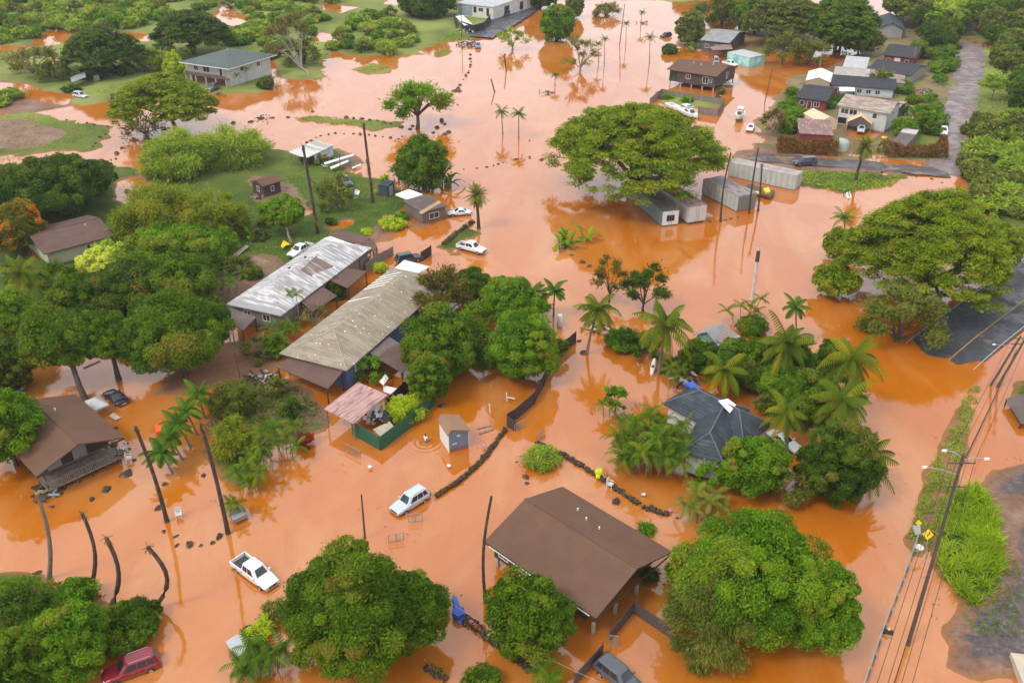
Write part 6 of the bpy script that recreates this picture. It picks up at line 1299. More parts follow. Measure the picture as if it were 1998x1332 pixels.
def boat(c, nose, L, label, col=(.76,.77,.76), cabin=True, zw=.1, name='motor_boat', accent='blue', roll=0):
    p = at(*c, zw+.5); q = at(*nose, zw+.5); ang = math.atan2(q[1]-p[1], q[0]-p[0]); root = empty(name, (p[0], p[1], zw), ang, label, 'boat'); root.rotation_euler = (roll, 0, ang); B = L*.17
    m = M('boat_gelcoat'+str(col), col, .3, var=.04, coat=.4, dirt=(.4,.25,.12), damt=.15)
    def sec(x, w, zk, zt): return [(x,0,zk),(x,w*.75,zk+.25*(zt-zk)),(x,w,zt),(x,w*.82,zt+.003),(x,-w*.82,zt+.003),(x,-w,zt),(x,-w*.75,zk+.25*(zt-zk))]
    MB().loft([sec(-L*.5,B*.9,.05,.95),sec(-L*.2,B,.0,1.0),sec(L*.15,B*.95,.0,1.08),sec(L*.36,B*.55,.15,1.22),sec(L*.5,B*.06,.55,1.32)]).build('hull', m, root)
    if cabin:
        c_ = MB().loft([[(x,-w,z),(x,w,z),(x2,w*.85,z),(x2,-w*.85,z)] for x,x2,w,z in ((-L*.15,L*.22,B*.7,1.05),(-L*.12,L*.12,B*.6,1.95))]).build('cabin', m, root)
        MB().prism([(L*.225,-B*.45,1.25),(L*.225,B*.45,1.25),(L*.142,B*.42,1.85),(L*.142,-B*.42,1.85)],(.03,0,.02)).build('windshield', CARGLASS, root)
        for s in (1,-1): MB().prism([(-L*.08,s*B*.70,1.35),(L*.12,s*B*.69,1.35),(L*.08,s*B*.65,1.75),(-L*.08,s*B*.65,1.75)],(0,s*.03,0)).build('side_window', CARGLASS, root)
        MB().box(-L*.3,L*.08,-B*.62,B*.62,2.35,2.43).build('hard_top', m, root); MB().box(-L*.05,L*.05,-B*.4,B*.4,2.434,2.6).build('blue_cover', SC[accent], root)
        for x in (-L*.28,L*.05):
            for s in (1,-1): MB().tube([(x,s*B*.55,1.0),(x,s*B*.55,2.35)],.03,4).build('top_support', STEEL, root)
        MB().tube([(0,0,2.4),(.2,0,5.2)],.03,5).build('mast', WHITE, root)
    else: MB().box(-L*.4,L*.2,-B*.6,B*.6,.9,1.04).build('cockpit', M('boat_cockpit',(.4,.4,.38),.6), root)
    tr = MB(); tr.box(-L*.45,L*.3,-B*.6,-B*.5,-.3,.08); tr.box(-L*.45,L*.3,B*.5,B*.6,-.3,.08); tr.build('trailer_frame', BLACK, root); return root
boat((1344,222),(1356,228),8.5,'white cabin cruiser with a blue canopy top beside the wooden enclosure',zw=.2)
boat((1316,210),(1328,216),7,'white boat behind the cabin cruiser, partly under the giant monkeypod',zw=.2,cabin=False)
boat((1443,226),(1438,238),7,'cream boat with a hard top on a trailer in the flood',(.68,.66,.55),zw=.6,accent='white')
boat((1652,372),(1650,364),5.5,'white upturned boat lying at the end of the trailer lawn',(.8,.76,.7),False,.1,'upturned_boat',roll=2.6)
boat((688,372),(694,352),5.5,'white overturned skiff behind the loose grey-green tree',(.7,.72,.74),False,.5,'upturned_boat',roll=2.2)
def kayak(c, d, L, mat, label, z=.15, roll=0, pitch=0, name='kayak', w=.36, cat='kayak'):
    p = at(*c, z); q = at(*d, z); ang = math.atan2(q[1]-p[1], q[0]-p[0]); root = empty(name, (p[0], p[1], z), ang, label, cat); root.rotation_euler = (roll, pitch, ang)
    MB().loft([[(x,wd*math.cos(t),h*math.sin(t)*(.5 if math.sin(t)<0 else .8)+u) for t in np.linspace(0,6.283,9)[:-1]] for x,wd,h,u in ((-L/2,.03,.04,.12),(-L*.38,w*.7,.2,.03),(0,w,.24,0),(L*.38,w*.7,.2,.03),(L/2,.03,.04,.14))],smooth=True).build('hull', mat, root)
    MB().tube([(-.1,0,.15),(-.1,0,.205)],[w*.55,w*.6],10).build('seat_well', BLACK, root); return root
kayak((474,436),(475,446),3.2,SC['teal'],'turquoise kayak standing among the bushes beside the bamboo',z=1.2,pitch=1.1)
kayak((1274,716),(1270,724),2.6,SC['white'],'white surf craft leaning at the coconut palm trunk',z=.8,pitch=1.0,name='surfboard',cat='surfboard')
kayak((892,1190),(886,1172),3.0,M('blue_stripe_hull',(.05,.15,.5),.4),'blue and white kayak end sticking out beside the blue tarp',z=.6,pitch=-.5)
kayak((935,1225),(944,1232),1.6,SC['yellow'],'small yellow float in the debris line by the stone wall',z=.15,w=.25,name='float',cat='float')
kayak((68,702),(80,696),3.6,SC['white'],'white canoe under the left mango trees',z=.3)
kayak((520,376),(530,372),3,SC['grey'],'pale kayak lying in front of the small dark brown shed',z=.5)
kayak((734,376),(736,372),2.2,SC['yellow'],'yellow kayak leaning on the dark storage box',z=1.0,pitch=.9)
# ================================================================ FENCES, WALLS, POLES, ROCKS, PERSON, LOOSE THINGS
FB = M('dark_brown_boards',(.06,.045,.042),.75,var=.25,scale=3)
wallpath('brown_board_fence',[(1122,668),(1088,698),(1073,726),(1060,754),(1042,788),(1003,822),(989,830)],1.8,.06,FB,'long dark brown board fence bending round the bright green tree','fence',FB,2.4)
wallpath('brown_board_fence',[(990,832),(1004,841)],1.6,.06,FB,'short dark fence panel at the end of the long stone wall','fence',FB,2.4)
FB2 = M('grey_brown_boards',(.10,.072,.066),.75,var=.2,scale=3)
wallpath('low_brown_fence',[(1191,1250),(1235,1195),(1312,1247)],1.5,.06,FB2,'grey-brown fence turning a corner beside the large brown roof','fence',FB2,2.6)
wallpath('low_brown_fence',[(1122,1336),(1176,1276)],1.5,.06,FB2,'straight grey-brown fence left of the dark grey car','fence',FB2,2.6)
wallpath('boat_enclosure',[(1268,205),(1290,187),(1412,206),(1399,228),(1362,222)],1.9,.05,GREYTIMBER,'weathered board enclosure beside the cabin cruiser','fence',GREYTIMBER,3,slats=.9)
wallpath('board_gate_fence',[(715,530),(740,512),(768,497)],1.6,.05,GREYTIMBER,'weathered fence in front of the dark car between the long roofs','fence',GREYTIMBER,2.2,slats=.4)
wallpath('black_gate',[(823,510),(842,497)],1.8,.06,BLACK,'black gate leaf standing open beside the tan-roofed house','gate',TIMBER,2)
wallpath('driveway_wall',[(1778,138),(1832,141)],1.6,.1,M('grey_wall',(.2,.2,.2),.8),'long grey wall at the end of the compound houses','wall',None,3,zb=.4)
LAVA = M('dark_lava_rock',(.065,.046,.038),.9,var=.5,scale=1.2,dirt=(.26,.14,.07),damt=.8); WALLR = M('lava_wall_rock',(.05,.036,.028),.9,var=.4,scale=3,dirt=(.20,.13,.09),damt=.6)
def rockwall(px, w, h, label, seed, green=.0, dens=15):
    P = [at(x, y, .15) for x, y in px]; o0 = P[0]; root = empty('stone_wall', (o0[0], o0[1], 0), 0, label, 'stone wall'); root['kind'] = 'thing'; mb = MB(); rg = random.Random(seed)
    for a, b in zip(P, P[1:]):
        d = b-a; L = np.linalg.norm(d); d /= L; n = np.array([-d[1], d[0], 0])
        for i in range(int(L*dens)):
            c = a-o0+d*rg.uniform(0, L)+n*rg.uniform(-w, w)*.5; z = rg.uniform(-.1, h*(.9 if rg.random() < .6 else .5)); s = rg.uniform(.12, .27)
            mb.rock((c[0], c[1], z), (s*rg.uniform(.8,1.4), s*rg.uniform(.8,1.4), s*.85), rg.random(), 6, 4)
    mb.build('stones', WALLR, root)
    rn = np.random.RandomState(seed); n = int(140*len(px)*(.4+green)); seg = rn.randint(0, len(P)-1, n); t = rn.rand(n)[:, None]; A = np.array(P)
    Q = A[seg]*(1-t)+A[seg+1]*t-o0+rn.normal(size=(n, 3))*np.array([w*.35, w*.35, .05])+np.array([0, 0, h*.8]); link('moss_and_weeds', leafmesh('moss', leafquads(Q, rn.normal(size=(n, 3))+np.array([0, 0, .6]), .24*rn.uniform(.5, 1.4, n), .4, rn), rn.uniform(0, 1, n), LM['debris' if green < .3 else 'brown']), root); return root  # loose moss and weed leaves strewn over the stones, one mesh per wall
rockwall([(987,836),(960,872),(935,903),(900,934),(870,955),(850,968)],.38,.42,'long mossy stone wall curving from the fence to the silver estate car',1,1.4)
rockwall([(1048,862),(1078,877),(1112,894),(1150,917),(1186,941),(1216,961),(1250,985),(1302,1004)],.45,.4,'stone wall with snagged flood debris running to the grey-green palms',2,.1)
rockwall([(905,1206),(930,1224),(958,1246),(1000,1276),(1042,1312)],.8,.5,'stone wall strewn with rubbish in front of the glossy green tree',3,.1)
rockwall([(832,1300),(848,1308),(870,1322)],.7,.4,'short stretch of stone wall at the bottom edge beside the giant dense mango',4,.2)
rockwall([(480,870),(540,862),(575,842)],.6,.4,'low stone edging beneath the corner palms',5,.3)
rockwall([(865,478),(885,462),(922,432)],.8,.7,'overgrown stone wall along the grassy strip by the white pickup',6,1.2)
# boulders
RK = [MB().rock((0,0,0),(1,1,.7),s,10,7).mesh('boulder', LAVA) for s in (1,2,3,4,5)]
def boulder(x, y, w, label, group, rg):
    p = at(x, y, 0.05); s = scale_at(x, y); r_ = w/2/s*rg.uniform(.7, 1.3); o = link('boulder', RK[rg.randrange(5)]); o.location = (p[0], p[1], max(0, gz(p[0], p[1]))+r_*rg.uniform(-.25, .1)); o.scale = (r_, r_*rg.uniform(.6, 1.0), r_*rg.uniform(.7, 1.2)); o.rotation_euler = (rg.uniform(-.2,.2), rg.uniform(-.2,.2), rg.uniform(0,6.28)); tag(o, label, 'boulder', group)
rg = random.Random(5)
def rocks(lst, label, group):
    for x, y, w in lst: boulder(x, y, w*1.1, label, group, rg)
rocks([(918,107,5),(917,115,5),(919,121,6),(918,127,6),(917,131,4),(915,138,5),(914,142,7),(909,148,9),(904,155,6),(898,166,8),(894,173,11),(887,178,12),(896,178,9),(881,185,9)],'dark lava boulder in the curved line of rocks below the dull blue truck','rock line below the truck')
rocks([(862,236,10),(868,242,11),(853,249,13),(846,259,10),(875,258,10),(868,262,10),(800,252,10),(805,246,8)],'dark lava boulder around the foot of the lone rounded tree','rocks round the lone tree')
rocks([(676,230,10),(690,231,8),(706,232,8),(721,236,8),(737,238,9),(750,242,9),(763,244,8),(783,248,12),(562,229,9),(610,218,6)],'dark lava boulder edging the long grass bank','rocks edging the grass bank')
rocks([(599,278,7),(607,274,6),(617,268,5),(626,265,6),(641,262,7),(654,260,5),(671,261,5),(690,261,7),(703,262,6),(720,263,5),(732,265,6),(747,267,5),(762,269,5),(777,271,6),(784,266,6)],'small dark boulder in the arc of rocks behind the small white shed','rock arc behind the white shed')
rocks([(950,326,6),(963,323,5),(972,320,5),(982,317,5),(1006,311,9),(1018,310,5),(1034,309,6),(1033,306,5),(1057,312,9),(1078,307,9),(1100,308,7),(1081,279,7),(1033,274,5),(905,330,5),(930,328,5),(880,336,6)],'dark boulder in the sparse line of rocks crossing the pink water','rock line across the pink water')
rocks([(300,882,9),(240,880,10),(222,868,12),(247,865,10),(262,897,12),(246,925,18),(252,875,9),(208,953,20),(179,973,16),(101,988,13),(322,944,15),(310,990,14),(320,1036,15),(342,1046,17),(345,1063,14),(370,1062,15),(392,1063,11),(415,1058,13),(428,1046,12),(397,927,9),(73,1117,12),(172,1133,11),(300,1172,11),(225,835,14)],'dark boulder lying in the flood around the left stilt house','boulders round the left stilt house')
rocks([(228,300,8),(238,289,6),(208,318,9),(226,310,7),(195,270,6),(186,282,6),(182,288,6),(206,263,5),(245,260,5),(130,234,6),(152,241,6),(170,242,7),(184,245,6),(200,246,6),(210,248,6),(60,186,8),(43,192,8),(248,374,12),(455,240,10),(490,238,9),(532,230,10)],'dark boulder along the edge of the left field','boulders along the left field')
rocks([(1385,433,9),(1416,429,6),(1426,427,7),(1440,424,6),(1115,498,7),(1136,512,9),(1150,519,10),(1788,344,7),(1765,339,6),(1838,356,6),(1744,336,6),(1690,338,6),(1818,349,7),(1720,337,6)],'dark boulder between the trailers and the dark lane','boulders by trailers and lane')
rocks([(1322,1010,9),(1202,978,14),(1026,930,13),(1028,942,10),(905,862,9),(1140,688,16),(862,792,14),(1130,665,8),(1008,900,6),(960,1150,7),(900,1160,5)],'dark boulder or stump in the flooded middle yards','boulders of the middle yards')
# poles and trunks
WOODP = M('utility_pole_wood',(.10,.075,.058),.85,var=.3,scale=2)
deadpalm((326,1017),(264,832),'tall leaning topless palm trunk in front of the row of small palms',.24,bend=.25)
deadpalm((445,1040),(392,826),'tall topless palm trunk beside the fallen yellow bamboo',.24,bend=.15)
deadpalm((93,1128),(72,962),'pale ringed topless palm trunk at the lower left edge',.24,bend=.6,bark=PBARK)
deadpalm((172,1150),(160,1000),'topless palm trunk with hanging dead fronds at lower left',.22,bend=.9)
deadpalm((213,1180),(207,1048),'curved topless palm trunk right of the ringed trunk',.24,bend=1.0)
deadpalm((293,1186),(288,1066),'strongly curved topless palm trunk above the thicket',.24,bend=1.7)
deadpalm((948,1175),(959,968),'thin dark topless palm trunk against the corner of the large brown roof',.16,bend=-.5,tuft=False)
deadpalm((728,396),(709,240),'tall dead palm with a ragged skirt beside the dark storage box',.28,skirt=(.25,.62),bz=.4)
deadpalm((621,456),(591,284),'tall dead palm with a grey skirt on the lawn',.28,skirt=(.1,.45),bz=.4)
deadpalm((1406,433),(1426,298),'single thin bare palm trunk in front of the grey-green trailer',.2,bend=-.4,tuft=False)
deadpalm((1462,416),(1480,288),'taller of two bare palm trunks right of the trailers',.2,bend=-.2,tuft=False)
deadpalm((1479,412),(1487,320),'shorter of two bare palm trunks right of the trailers',.2,bend=.1)
deadpalm((966,180),(958,154),'short broken stump leaning in the open water',.2,tuft=False)
deadpalm((988,140),(984,106),'short dead palm with brown fronds below the thin yellow-green tree',.2)
deadpalm((655,392),(605,348),'thin dead sapling on the lawn behind the tall dead palm',.1,bz=.4)
o = deadpalm((1467,585),(1481,482),'white broken palm trunk standing alone in open water',.3,bark=M('white_pale_trunk',(.55,.53,.51),.8,var=.12,scale=1,dirt=(.25,.17,.12)),tuft=False)
h_ = top_of(at(1467,585),1481,482)-at(1467,585); MB().tube([(h_[0]*.74,0,h_[2]*.74),(h_[0]*.9,0,h_[2]*.9),(h_[0],0,h_[2]+.05)],[.34,.3,.12],8).build('broken_brown_top',DBARK,o)
for bx_,tx_,l in [((1012,270),(1012,222),'small coconut palm alone in the pink water'),((981,262),(978,218),'thin small palm left of the lone small coconut palm'),((1267,125),(1268,73),'taller windswept palm in the flood near the top'),((1221,88),(1222,46),'thin palm beside the tall pole near the top'),((1250,52),(1253,25),'farthest small palm in the flood near the top'),((1179,126),(1180,76),'thin palm right of the bare-looking grey-green tree'),((1083,168),(1083,146),'tiny young palm in the middle of the upper flood'),((1124,258),(1126,236),'small palm at the left rim of the giant monkeypod'),((1168,122),(1167,86),'thin young palm beside the bare-looking grey-green tree')]:
    palm('slim',bx_,tx_,l,1.5 if 'lone' in l or 'alone' in l or 'taller' in l else 1.15)
def utility(base, top, label, lamps=(), arm=True, r=.17, name='utility_pole', mat=None, armang=0, bz=0):
    b = at(*base, bz); o = top_of(b, *top)-b; root = empty(name, b, 0, label, 'pole'); MB().tube([(0,0,-.5),(o[0],0,o[2])],[r,r*.7],8).build('pole', mat or WOODP, root); h = o[2]
    if arm:
        ca, sa = math.cos(armang), math.sin(armang)
        for z, w_ in ((.96,1.1),(.85,.8)):
            MB().tube([(o[0]*z-ca*w_,-sa*w_-.14,h*z),(o[0]*z+ca*w_,sa*w_-.14,h*z)],.06,4).build('crossarm', WOODP, root)
            for k in (-.9,-.4,.4,.9): MB().tube([(o[0]*z+ca*w_*k,sa*w_*k-.14,h*z+.062),(o[0]*z+ca*w_*k,sa*w_*k-.14,h*z+.24)],.05,5).build('insulator', STEEL, root)
    for z, dx, dy in lamps:
        e = (o[0]*z+dx, dy, h*z+.35); la = MB().tube([(o[0]*z,0,h*z),(o[0]*z+dx*.5,dy*.5,h*z+.32),e],.05,5).build('lamp_arm', STEEL, root)
        MB().loft([[(e[0]+x*math.copysign(1,dx)*1.0,e[1]+s_*w_,e[2]+zz) for s_,zz in ((-1,-.08),(1,-.08),(.7,.08),(-.7,.08))] for x,w_ in ((-.06,.05),(.1,.09),(.36,.07))]).build('lamp_head', LAMP, la)
    return root, b+np.array([o[0],0,h])
_, T1 = utility((1772,1258),(1881,884),'nearest utility pole with street lamp arms beside the tall grass',lamps=[(.90,-2.4,.6),(.97,1.6,-.3),(.98,-1.2,.5)])
_, T2 = utility((1931,752),(1992,655),'left of the paired utility poles at the right edge',lamps=[(.75,-2.2,.5)])
_, T3 = utility((1944,755),(2004,655),'right of the paired utility poles at the right edge',arm=False)
b1, b2 = at(1772,1258), at(1931,752); b0 = b1+(b1-b2)*.72; T0 = np.array([b0[0],b0[1],T1[2]]); b3 = b2+(b2-b1)*.6
def wire(a, b, sag, label, off, r=.02):
    d = (b-a)[:2]; d /= np.linalg.norm(d); n = np.array([-d[1], d[0], 0])*off; mb = MB(); mb.tube([a+(b-a)*t+n-np.array([0,0,sag*4*t*(1-t)]) for t in np.linspace(0,1,14)], r, 5)
    o = mb.build('power_line', BLACK); tag(o, label, 'cable', 'power lines along the road')
for off,l in ((-.9,'overhead cable nearest the flooded road between the utility poles'),(-.35,'second overhead cable from the flooded road'),(.35,'third overhead cable from the flooded road'),(.9,'overhead cable farthest from the flooded road')):
    A0 = T1-np.array([0,0,.3]); wire(T2-np.array([0,0,.3]), A0, .7, l+', far span', off); wire(A0, T0-np.array([0,0,.3]), .7, l+', near span', off)
for zz,l in ((2.0,'thick lower cable on the utility poles, far span'),(2.6,'thin lower cable on the utility poles, far span')): wire(T2-np.array([0,0,zz]),T1-np.array([0,0,zz]),.6,l,0,.035)
wire(T1-np.array([0,0,2.2]),T0-np.array([0,0,2.2]),.6,'thick lower cable on the utility poles, near span',0,.035)
utility((712,1050),(705,964),'plain brown pole beside the giant dense mango',arm=False,r=.12)
utility((1209,86),(1219,8),'tall thin pole standing in the flood at the top',arm=False,r=.16)
utility((901,76),(899,6),'dark pole with a short crossarm in front of the white building',r=.16)
utility((1492,200),(1508,128),'leaning pole at the left edge of the compound',arm=False,r=.14)
utility((1598,136),(1607,93),'pale pole behind the white garage',arm=False,r=.2,mat=GBARK)
utility((1778,134),(1790,80),'pale pole beside the far red-walled house',arm=False,r=.14,mat=GBARK)
utility((668,375),(662,300),'thin wooden pole beside the wreckage with white poles',arm=False,r=.1,bz=.3)
utility((430,470),(418,375),'thin pale pole rising from the bamboo thicket',arm=False,r=.1,mat=GBARK,bz=.4)
utility((470,740),(458,688),'thin post in the muddy yard below the mango trees',arm=False,r=.07,bz=.2)
w1, w2 = at(870,1170,4.2), at(1170,1330,3.0); o = MB().tube([w1+(w2-w1)*t-np.array([0,0,.5*4*t*(1-t)]) for t in np.linspace(0,1,12)],.022,4).build('power_line',M('grey_cable',(.3,.28,.27),.6)); tag(o,'slack pale cable crossing in front of the glossy green tree','cable')
# guard rail
gp = [(1793,1042),(1772,1100),(1752,1152),(1731,1205),(1712,1258),(1694,1310),(1676,1362)]; P = [at(x, y, .75) for x, y in gp]; o0 = P[0]
root = empty('guard_rail', (o0[0],o0[1],0), 0, 'grey steel guard rail along the flooded road', 'guard rail'); mb = MB()
for a, b in zip(P, P[1:]):
    d = (b-a); d /= np.linalg.norm(d); n = np.array([-d[1], d[0], 0]); pr = [(-.04,-.16),(.05,-.09),(-.02,0),(.05,.09),(-.04,.16),(-.07,.16),(-.07,-.16)]
    mb.prism([a-o0+n*y+np.array([0,0,.75+z]) for y, z in pr], tuple(b-a))
mb.build('rail', STEEL, root); e = P[0]-o0; MB().prism([(e[0]-.3,e[1]+.1,.5),(e[0]+.35,e[1]+.1,.5),(e[0]+.45,e[1]+1.0,1.05),(e[0]-.4,e[1]+1.0,1.05)],(0,0,.06)).build('end_plate', STEEL, root)
for t in np.linspace(0,1,12):
    k = t*(len(P)-1); i = min(int(k), len(P)-2); c = P[i]+(P[i+1]-P[i])*(k-i)-o0; MB().box(c[0]+.08,c[0]+.2,c[1]-.06,c[1]+.06,-.6,.82).build('post', GREYTIMBER, root)
# road signs
def sign(base, top, w, label, arrow=True):
    b = at(*base, .05); o = top_of(b, *top)-b; root = empty('road_sign', b, R(-4), label, 'road sign'); MB().tube([(o[0],0,-.4),(o[0],0,o[2]+.2)],.04,6).build('post', STEEL, root)
    c = np.array([o[0],-.06,o[2]]); s = w/2; pl = MB().prism([(c[0]-s,c[1],c[2]),(c[0],c[1],c[2]-s),(c[0]+s,c[1],c[2]),(c[0],c[1],c[2]+s)],(0,-.03,.0)).build('plate', M('yellow_sign',(.85,.5,.01),.4,var=.05), root)
    if arrow:
        a = MB(); y = c[1]-.034; z = c[2]; x = c[0]
        for q in ([(-.09,-.36),(.02,-.36),(.02,-.05),(-.09,-.05)],[(-.09,-.05),(.25,-.05),(.25,.06),(-.09,.06)],[(.14,.06),(.25,.06),(.25,.2),(.14,.2)],[(.04,.2),(.35,.2),(.195,.42)]): a.prism([(x+p*w*.62,y,z+r_*w*.62) for p, r_ in q],(0,-.006,0))
        a.build('black_arrow', BLACK, pl)
    root.rotation_euler = (R(-25),0,R(-6)); return root
sign((1803,1088),(1817,1052),1.15,'yellow diamond warning sign with a black bent arrow'); sign((1790,1040),(1795,1024),.7,'small yellow marker sign above the guard rail end',False)
for x,y,l in [(1729,1236,'yellow-topped dark marker in the water behind the guard rail')]:
    p = at(x,y); root = empty('road_marker',p,0,l,'marker'); MB().prism([(-.5,0,.1),(.5,-.3,.1),(.6,-.1,.5),(-.4,.25,.5)],(0,0,.06)).build('plate',BLACK,root); MB().box(.0,.25,-.1,.1,.56,.7).build('reflector',SC['yellow'],root); MB().tube([(0,0,-.4),(0,0,.1)],.04,5).build('post',STEEL,root)
# ---- wading person
p = PERSON; root = empty('person',(p[0],p[1],-.62),R(150),'person in a white shirt wading thigh-deep past the small blue-grey shed','person')
def skin(name, vs, es, rad, mat, par, root_i=0):
    me = bpy.data.meshes.new(name); me.from_pydata(vs, es, []); me.materials.append(mat); o = link(name, me, par); o.modifiers.new('Skin','SKIN')
    if not me.skin_vertices: me.attributes.new
    for i, r_ in enumerate(rad): me.skin_vertices[0].data[i].radius = (r_, r_)
    me.skin_vertices[0].data[root_i].use_root = True; s_ = o.modifiers.new('Subdivision','SUBSURF'); s_.levels = 1; s_.render_levels = 2; return o
SKIN_ = M('skin_tone',(.33,.17,.10),.6,var=.05)
V_ = [(0,0,.92),(0,.02,1.15),(0,.01,1.38),(0,0,1.50),(0,-.02,1.57),(0,-.02,1.68),(.10,0,.88),(.12,.06,.50),(.12,.0,.08),(-.10,0,.88),(-.12,-.08,.50),(-.12,.05,.08),(.19,.0,1.40),(.27,-.02,1.14),(.24,-.20,.98),(-.19,.0,1.40),(-.28,.03,1.14),(-.30,-.12,.95),(.12,-.14,.03),(-.12,-.09,.03),(0,-.05,1.76)]
E_ = [(0,1),(1,2),(2,3),(3,4),(4,5),(0,6),(6,7),(7,8),(0,9),(9,10),(10,11),(2,12),(12,13),(13,14),(2,15),(15,16),(16,17),(8,18),(11,19),(5,20)]
skin('body',V_,E_,[.15,.14,.15,.07,.06,.10,.10,.075,.045,.10,.075,.045,.065,.05,.035,.065,.05,.035,.035,.035,.075],SKIN_,root)
skin('shirt',[(0,0,.86),(0,.02,1.12),(0,.01,1.40),(.20,.0,1.42),(.26,-.015,1.2),(-.20,.0,1.42),(-.27,.02,1.2),(0,0,1.47)],[(0,1),(1,2),(2,3),(3,4),(2,5),(5,6),(2,7)],[.19,.175,.185,.09,.08,.09,.08,.09],SC['white'],root)
skin('shorts',[(0,0,.90),(.11,0,.84),(.125,.045,.55),(-.11,0,.84),(-.125,-.06,.55)],[(0,1),(1,2),(0,3),(3,4)],[.17,.13,.11,.13,.11],GREY,root)
MB().rock((0,.015,1.72),(.115,.125,.12),3,10,7).build('hair',BLACK,root)
# hands: palm with five fingers, each side
for s_,hx,hy,hz_ in ((1,.24,-.21,.97),(-1,-.30,-.13,.94)):
    hd = MB(); hd.box(hx-.02,hx+.02,hy-.09,hy,hz_-.045,hz_+.035)
    for k in range(4): hd.tube([(hx,hy-.085,hz_-.035+k*.022),(hx,hy-.13-.012*(k in (1,2)),hz_-.04+k*.022),(hx-.01*s_,hy-.16-.015*(k in (1,2)),hz_-.055+k*.02)],[.010,.009,.007],5)
    hd.tube([(hx,hy-.02,hz_+.03),(hx-.03*s_,hy-.06,hz_+.05),(hx-.035*s_,hy-.09,hz_+.045)],[.012,.011,.008],5); hd.build('hand',SKIN_,root)
# ---- loose things
def slab(px, z, h, mat, name, label, cat):
    P = [at(x, y, z) for x, y in px]; c = sum(P)/len(P); o = MB().prism([q-c for q in P],(0,0,h)).build(name, mat); o.location = c; return tag(o, label, cat)
def cyl(px, z, r, h, mat, name, label, cat, lie=None):
    p = at(*px, z); o = MB().tube([(0,0,0),(0,0,h*.06),(0,0,h*.94),(0,0,h)],[r*.85,r,r,r*.85],12).build(name, mat); o.location = p; tag(o, label, cat)
    if lie is not None: o.rotation_euler = (R(90), 0, lie)
    return o
cyl((1092,636),.1,.45,1.9,SC['white'],'gas_tank','white upright gas tank below the upright spear-leaved palm','tank')
cyl((1322,738),.5,.4,1.7,SC['white'],'gas_tank','white tank lying behind the corner of the dark slate roof','tank',R(40))
root = canopy((165,782),(185,800),(205,782),1.5,.7,SC['silver'],'grey tarp tent squeezed between the stilt house roof and the navy coupe',cat='tent',name='tarp_tent')
for px,m,l in [([(193,779),(211,769),(214,790),(196,800)],SC['silver'],'')]: pass
slab([(440,1252),(462,1238),(490,1240),(498,1268),(474,1304)],.5,.06,SC['silver'],'pale_tarp','pale grey tarp spread over something beside the yellowing bush','tarp')
cyl((487,1240),.1,.7,.8,BLACK,'dark_barrel','dark barrel behind the pale grey tarp','barrel')
slab([(448,1000),(478,992),(484,1008),(456,1022)],.35,.5,SC['grey'],'sunken_tank','half sunken pale grey tank box under the young palm','tank')
slab([(303,834),(318,826),(322,844),(306,850)],.25,.5,SC['orange'],'orange_slide','orange plastic toy in the flood beside the row of small palms','toy')
slab([(543,522),(550,471),(567,478),(560,483)],.8,.05,SC['yellow'],'x','','') if False else None
slab([(548,480),(553,469),(567,477),(558,479),(551,485)],1.2,.06,SC['yellow'],'yellow_signboard','folded yellow board standing on the lawn near the white pickup','board')
slab([(455,497),(480,478),(486,481),(462,501)],.8,.06,SC['cream'],'fallen_panel','pale fallen panel on the lawn beside the broad-leaved plant','panel')
slab([(490,505),(502,500),(525,510),(512,516)],.46,.05,M('bare_soil',(.28,.17,.12),.9,var=.2),'paving_patch','bare brown paving patch in the lawn','paving')
slab([(632,318),(690,301),(691,304),(634,322)],1.6,.12,WHITE,'white_pole','upper white pole lying on the wreckage by the small white shed','pole')
slab([(644,327),(679,313),(680,316),(646,331)],1.2,.12,WHITE,'white_pole','lower white pole lying on the wreckage by the small white shed','pole')
slab([(687,327),(704,320),(705,322),(688,330)],.4,.08,WHITE,'white_pole','white pole lying on mud at the water edge','pole')
slab([(1260+60,398),(1330,398),(1332,402),(1322,402)],.1,.05,WHITE,'x','','') if False else None
slab([(1441,408),(1450,401),(1454,404),(1446,409)],.15,.06,WHITE,'floating_window','white window frame floating at the end of the grey-green trailer','frame')
slab([(1450,372),(1460,363),(1512,377),(1503,388)],.35,.5,M('rusty_deck',(.12,.08,.065),.8,var=.25),'flatbed_trailer','low rusty flatbed trailer behind the two bare palm trunks','trailer')
slab([(1488,372),(1499,370),(1503,378),(1494,380)],.9,.5,SC['yellow'],'yellow_machine','yellow machine standing on the rusty flatbed','machine')
cyl((1476,379),.5,.6,.5,SC['yellow'],'yellow_float','yellow tarp bundle left of the yellow machine','bundle')
slab([(1884-1000,1188),(905,1192),(908,1204),(893,1210),(882,1202)],.3,.55,SC['blue'],'blue_tarp','crumpled blue tarp at the start of the rubbish-strewn wall','tarp')
for x,y,m,l in [(920,1212,'pink','pink scrap among the rubbish on the bottom stone wall'),(930,1220,'red','red scrap among the rubbish on the bottom stone wall'),(956,1238,'white','white scrap on the bottom stone wall'),(1308,995,'pink','pale pink bag at the end of the debris-snagged stone wall'),(945,869,'pink','pink scrap against the long mossy stone wall'),(1256,964,'white','white bottle on the debris-snagged stone wall'),(722,910,'white','white buoy floating below the green fence'),(876,908,'white','white buoy at the foot of the long mossy wall')]:
    s = .28; p = at(x,y,.35); o = MB().rock((0,0,0),(s,s*.8,s*.6),hash(l)%97,7,5).build('plastic_scrap',SC[m]); o.location = p; tag(o,l,'litter')
p = at(1168,925,.55); root = empty('yellow_bundle',p,0,'bright lime-yellow bundle resting on the debris-snagged stone wall','bundle')
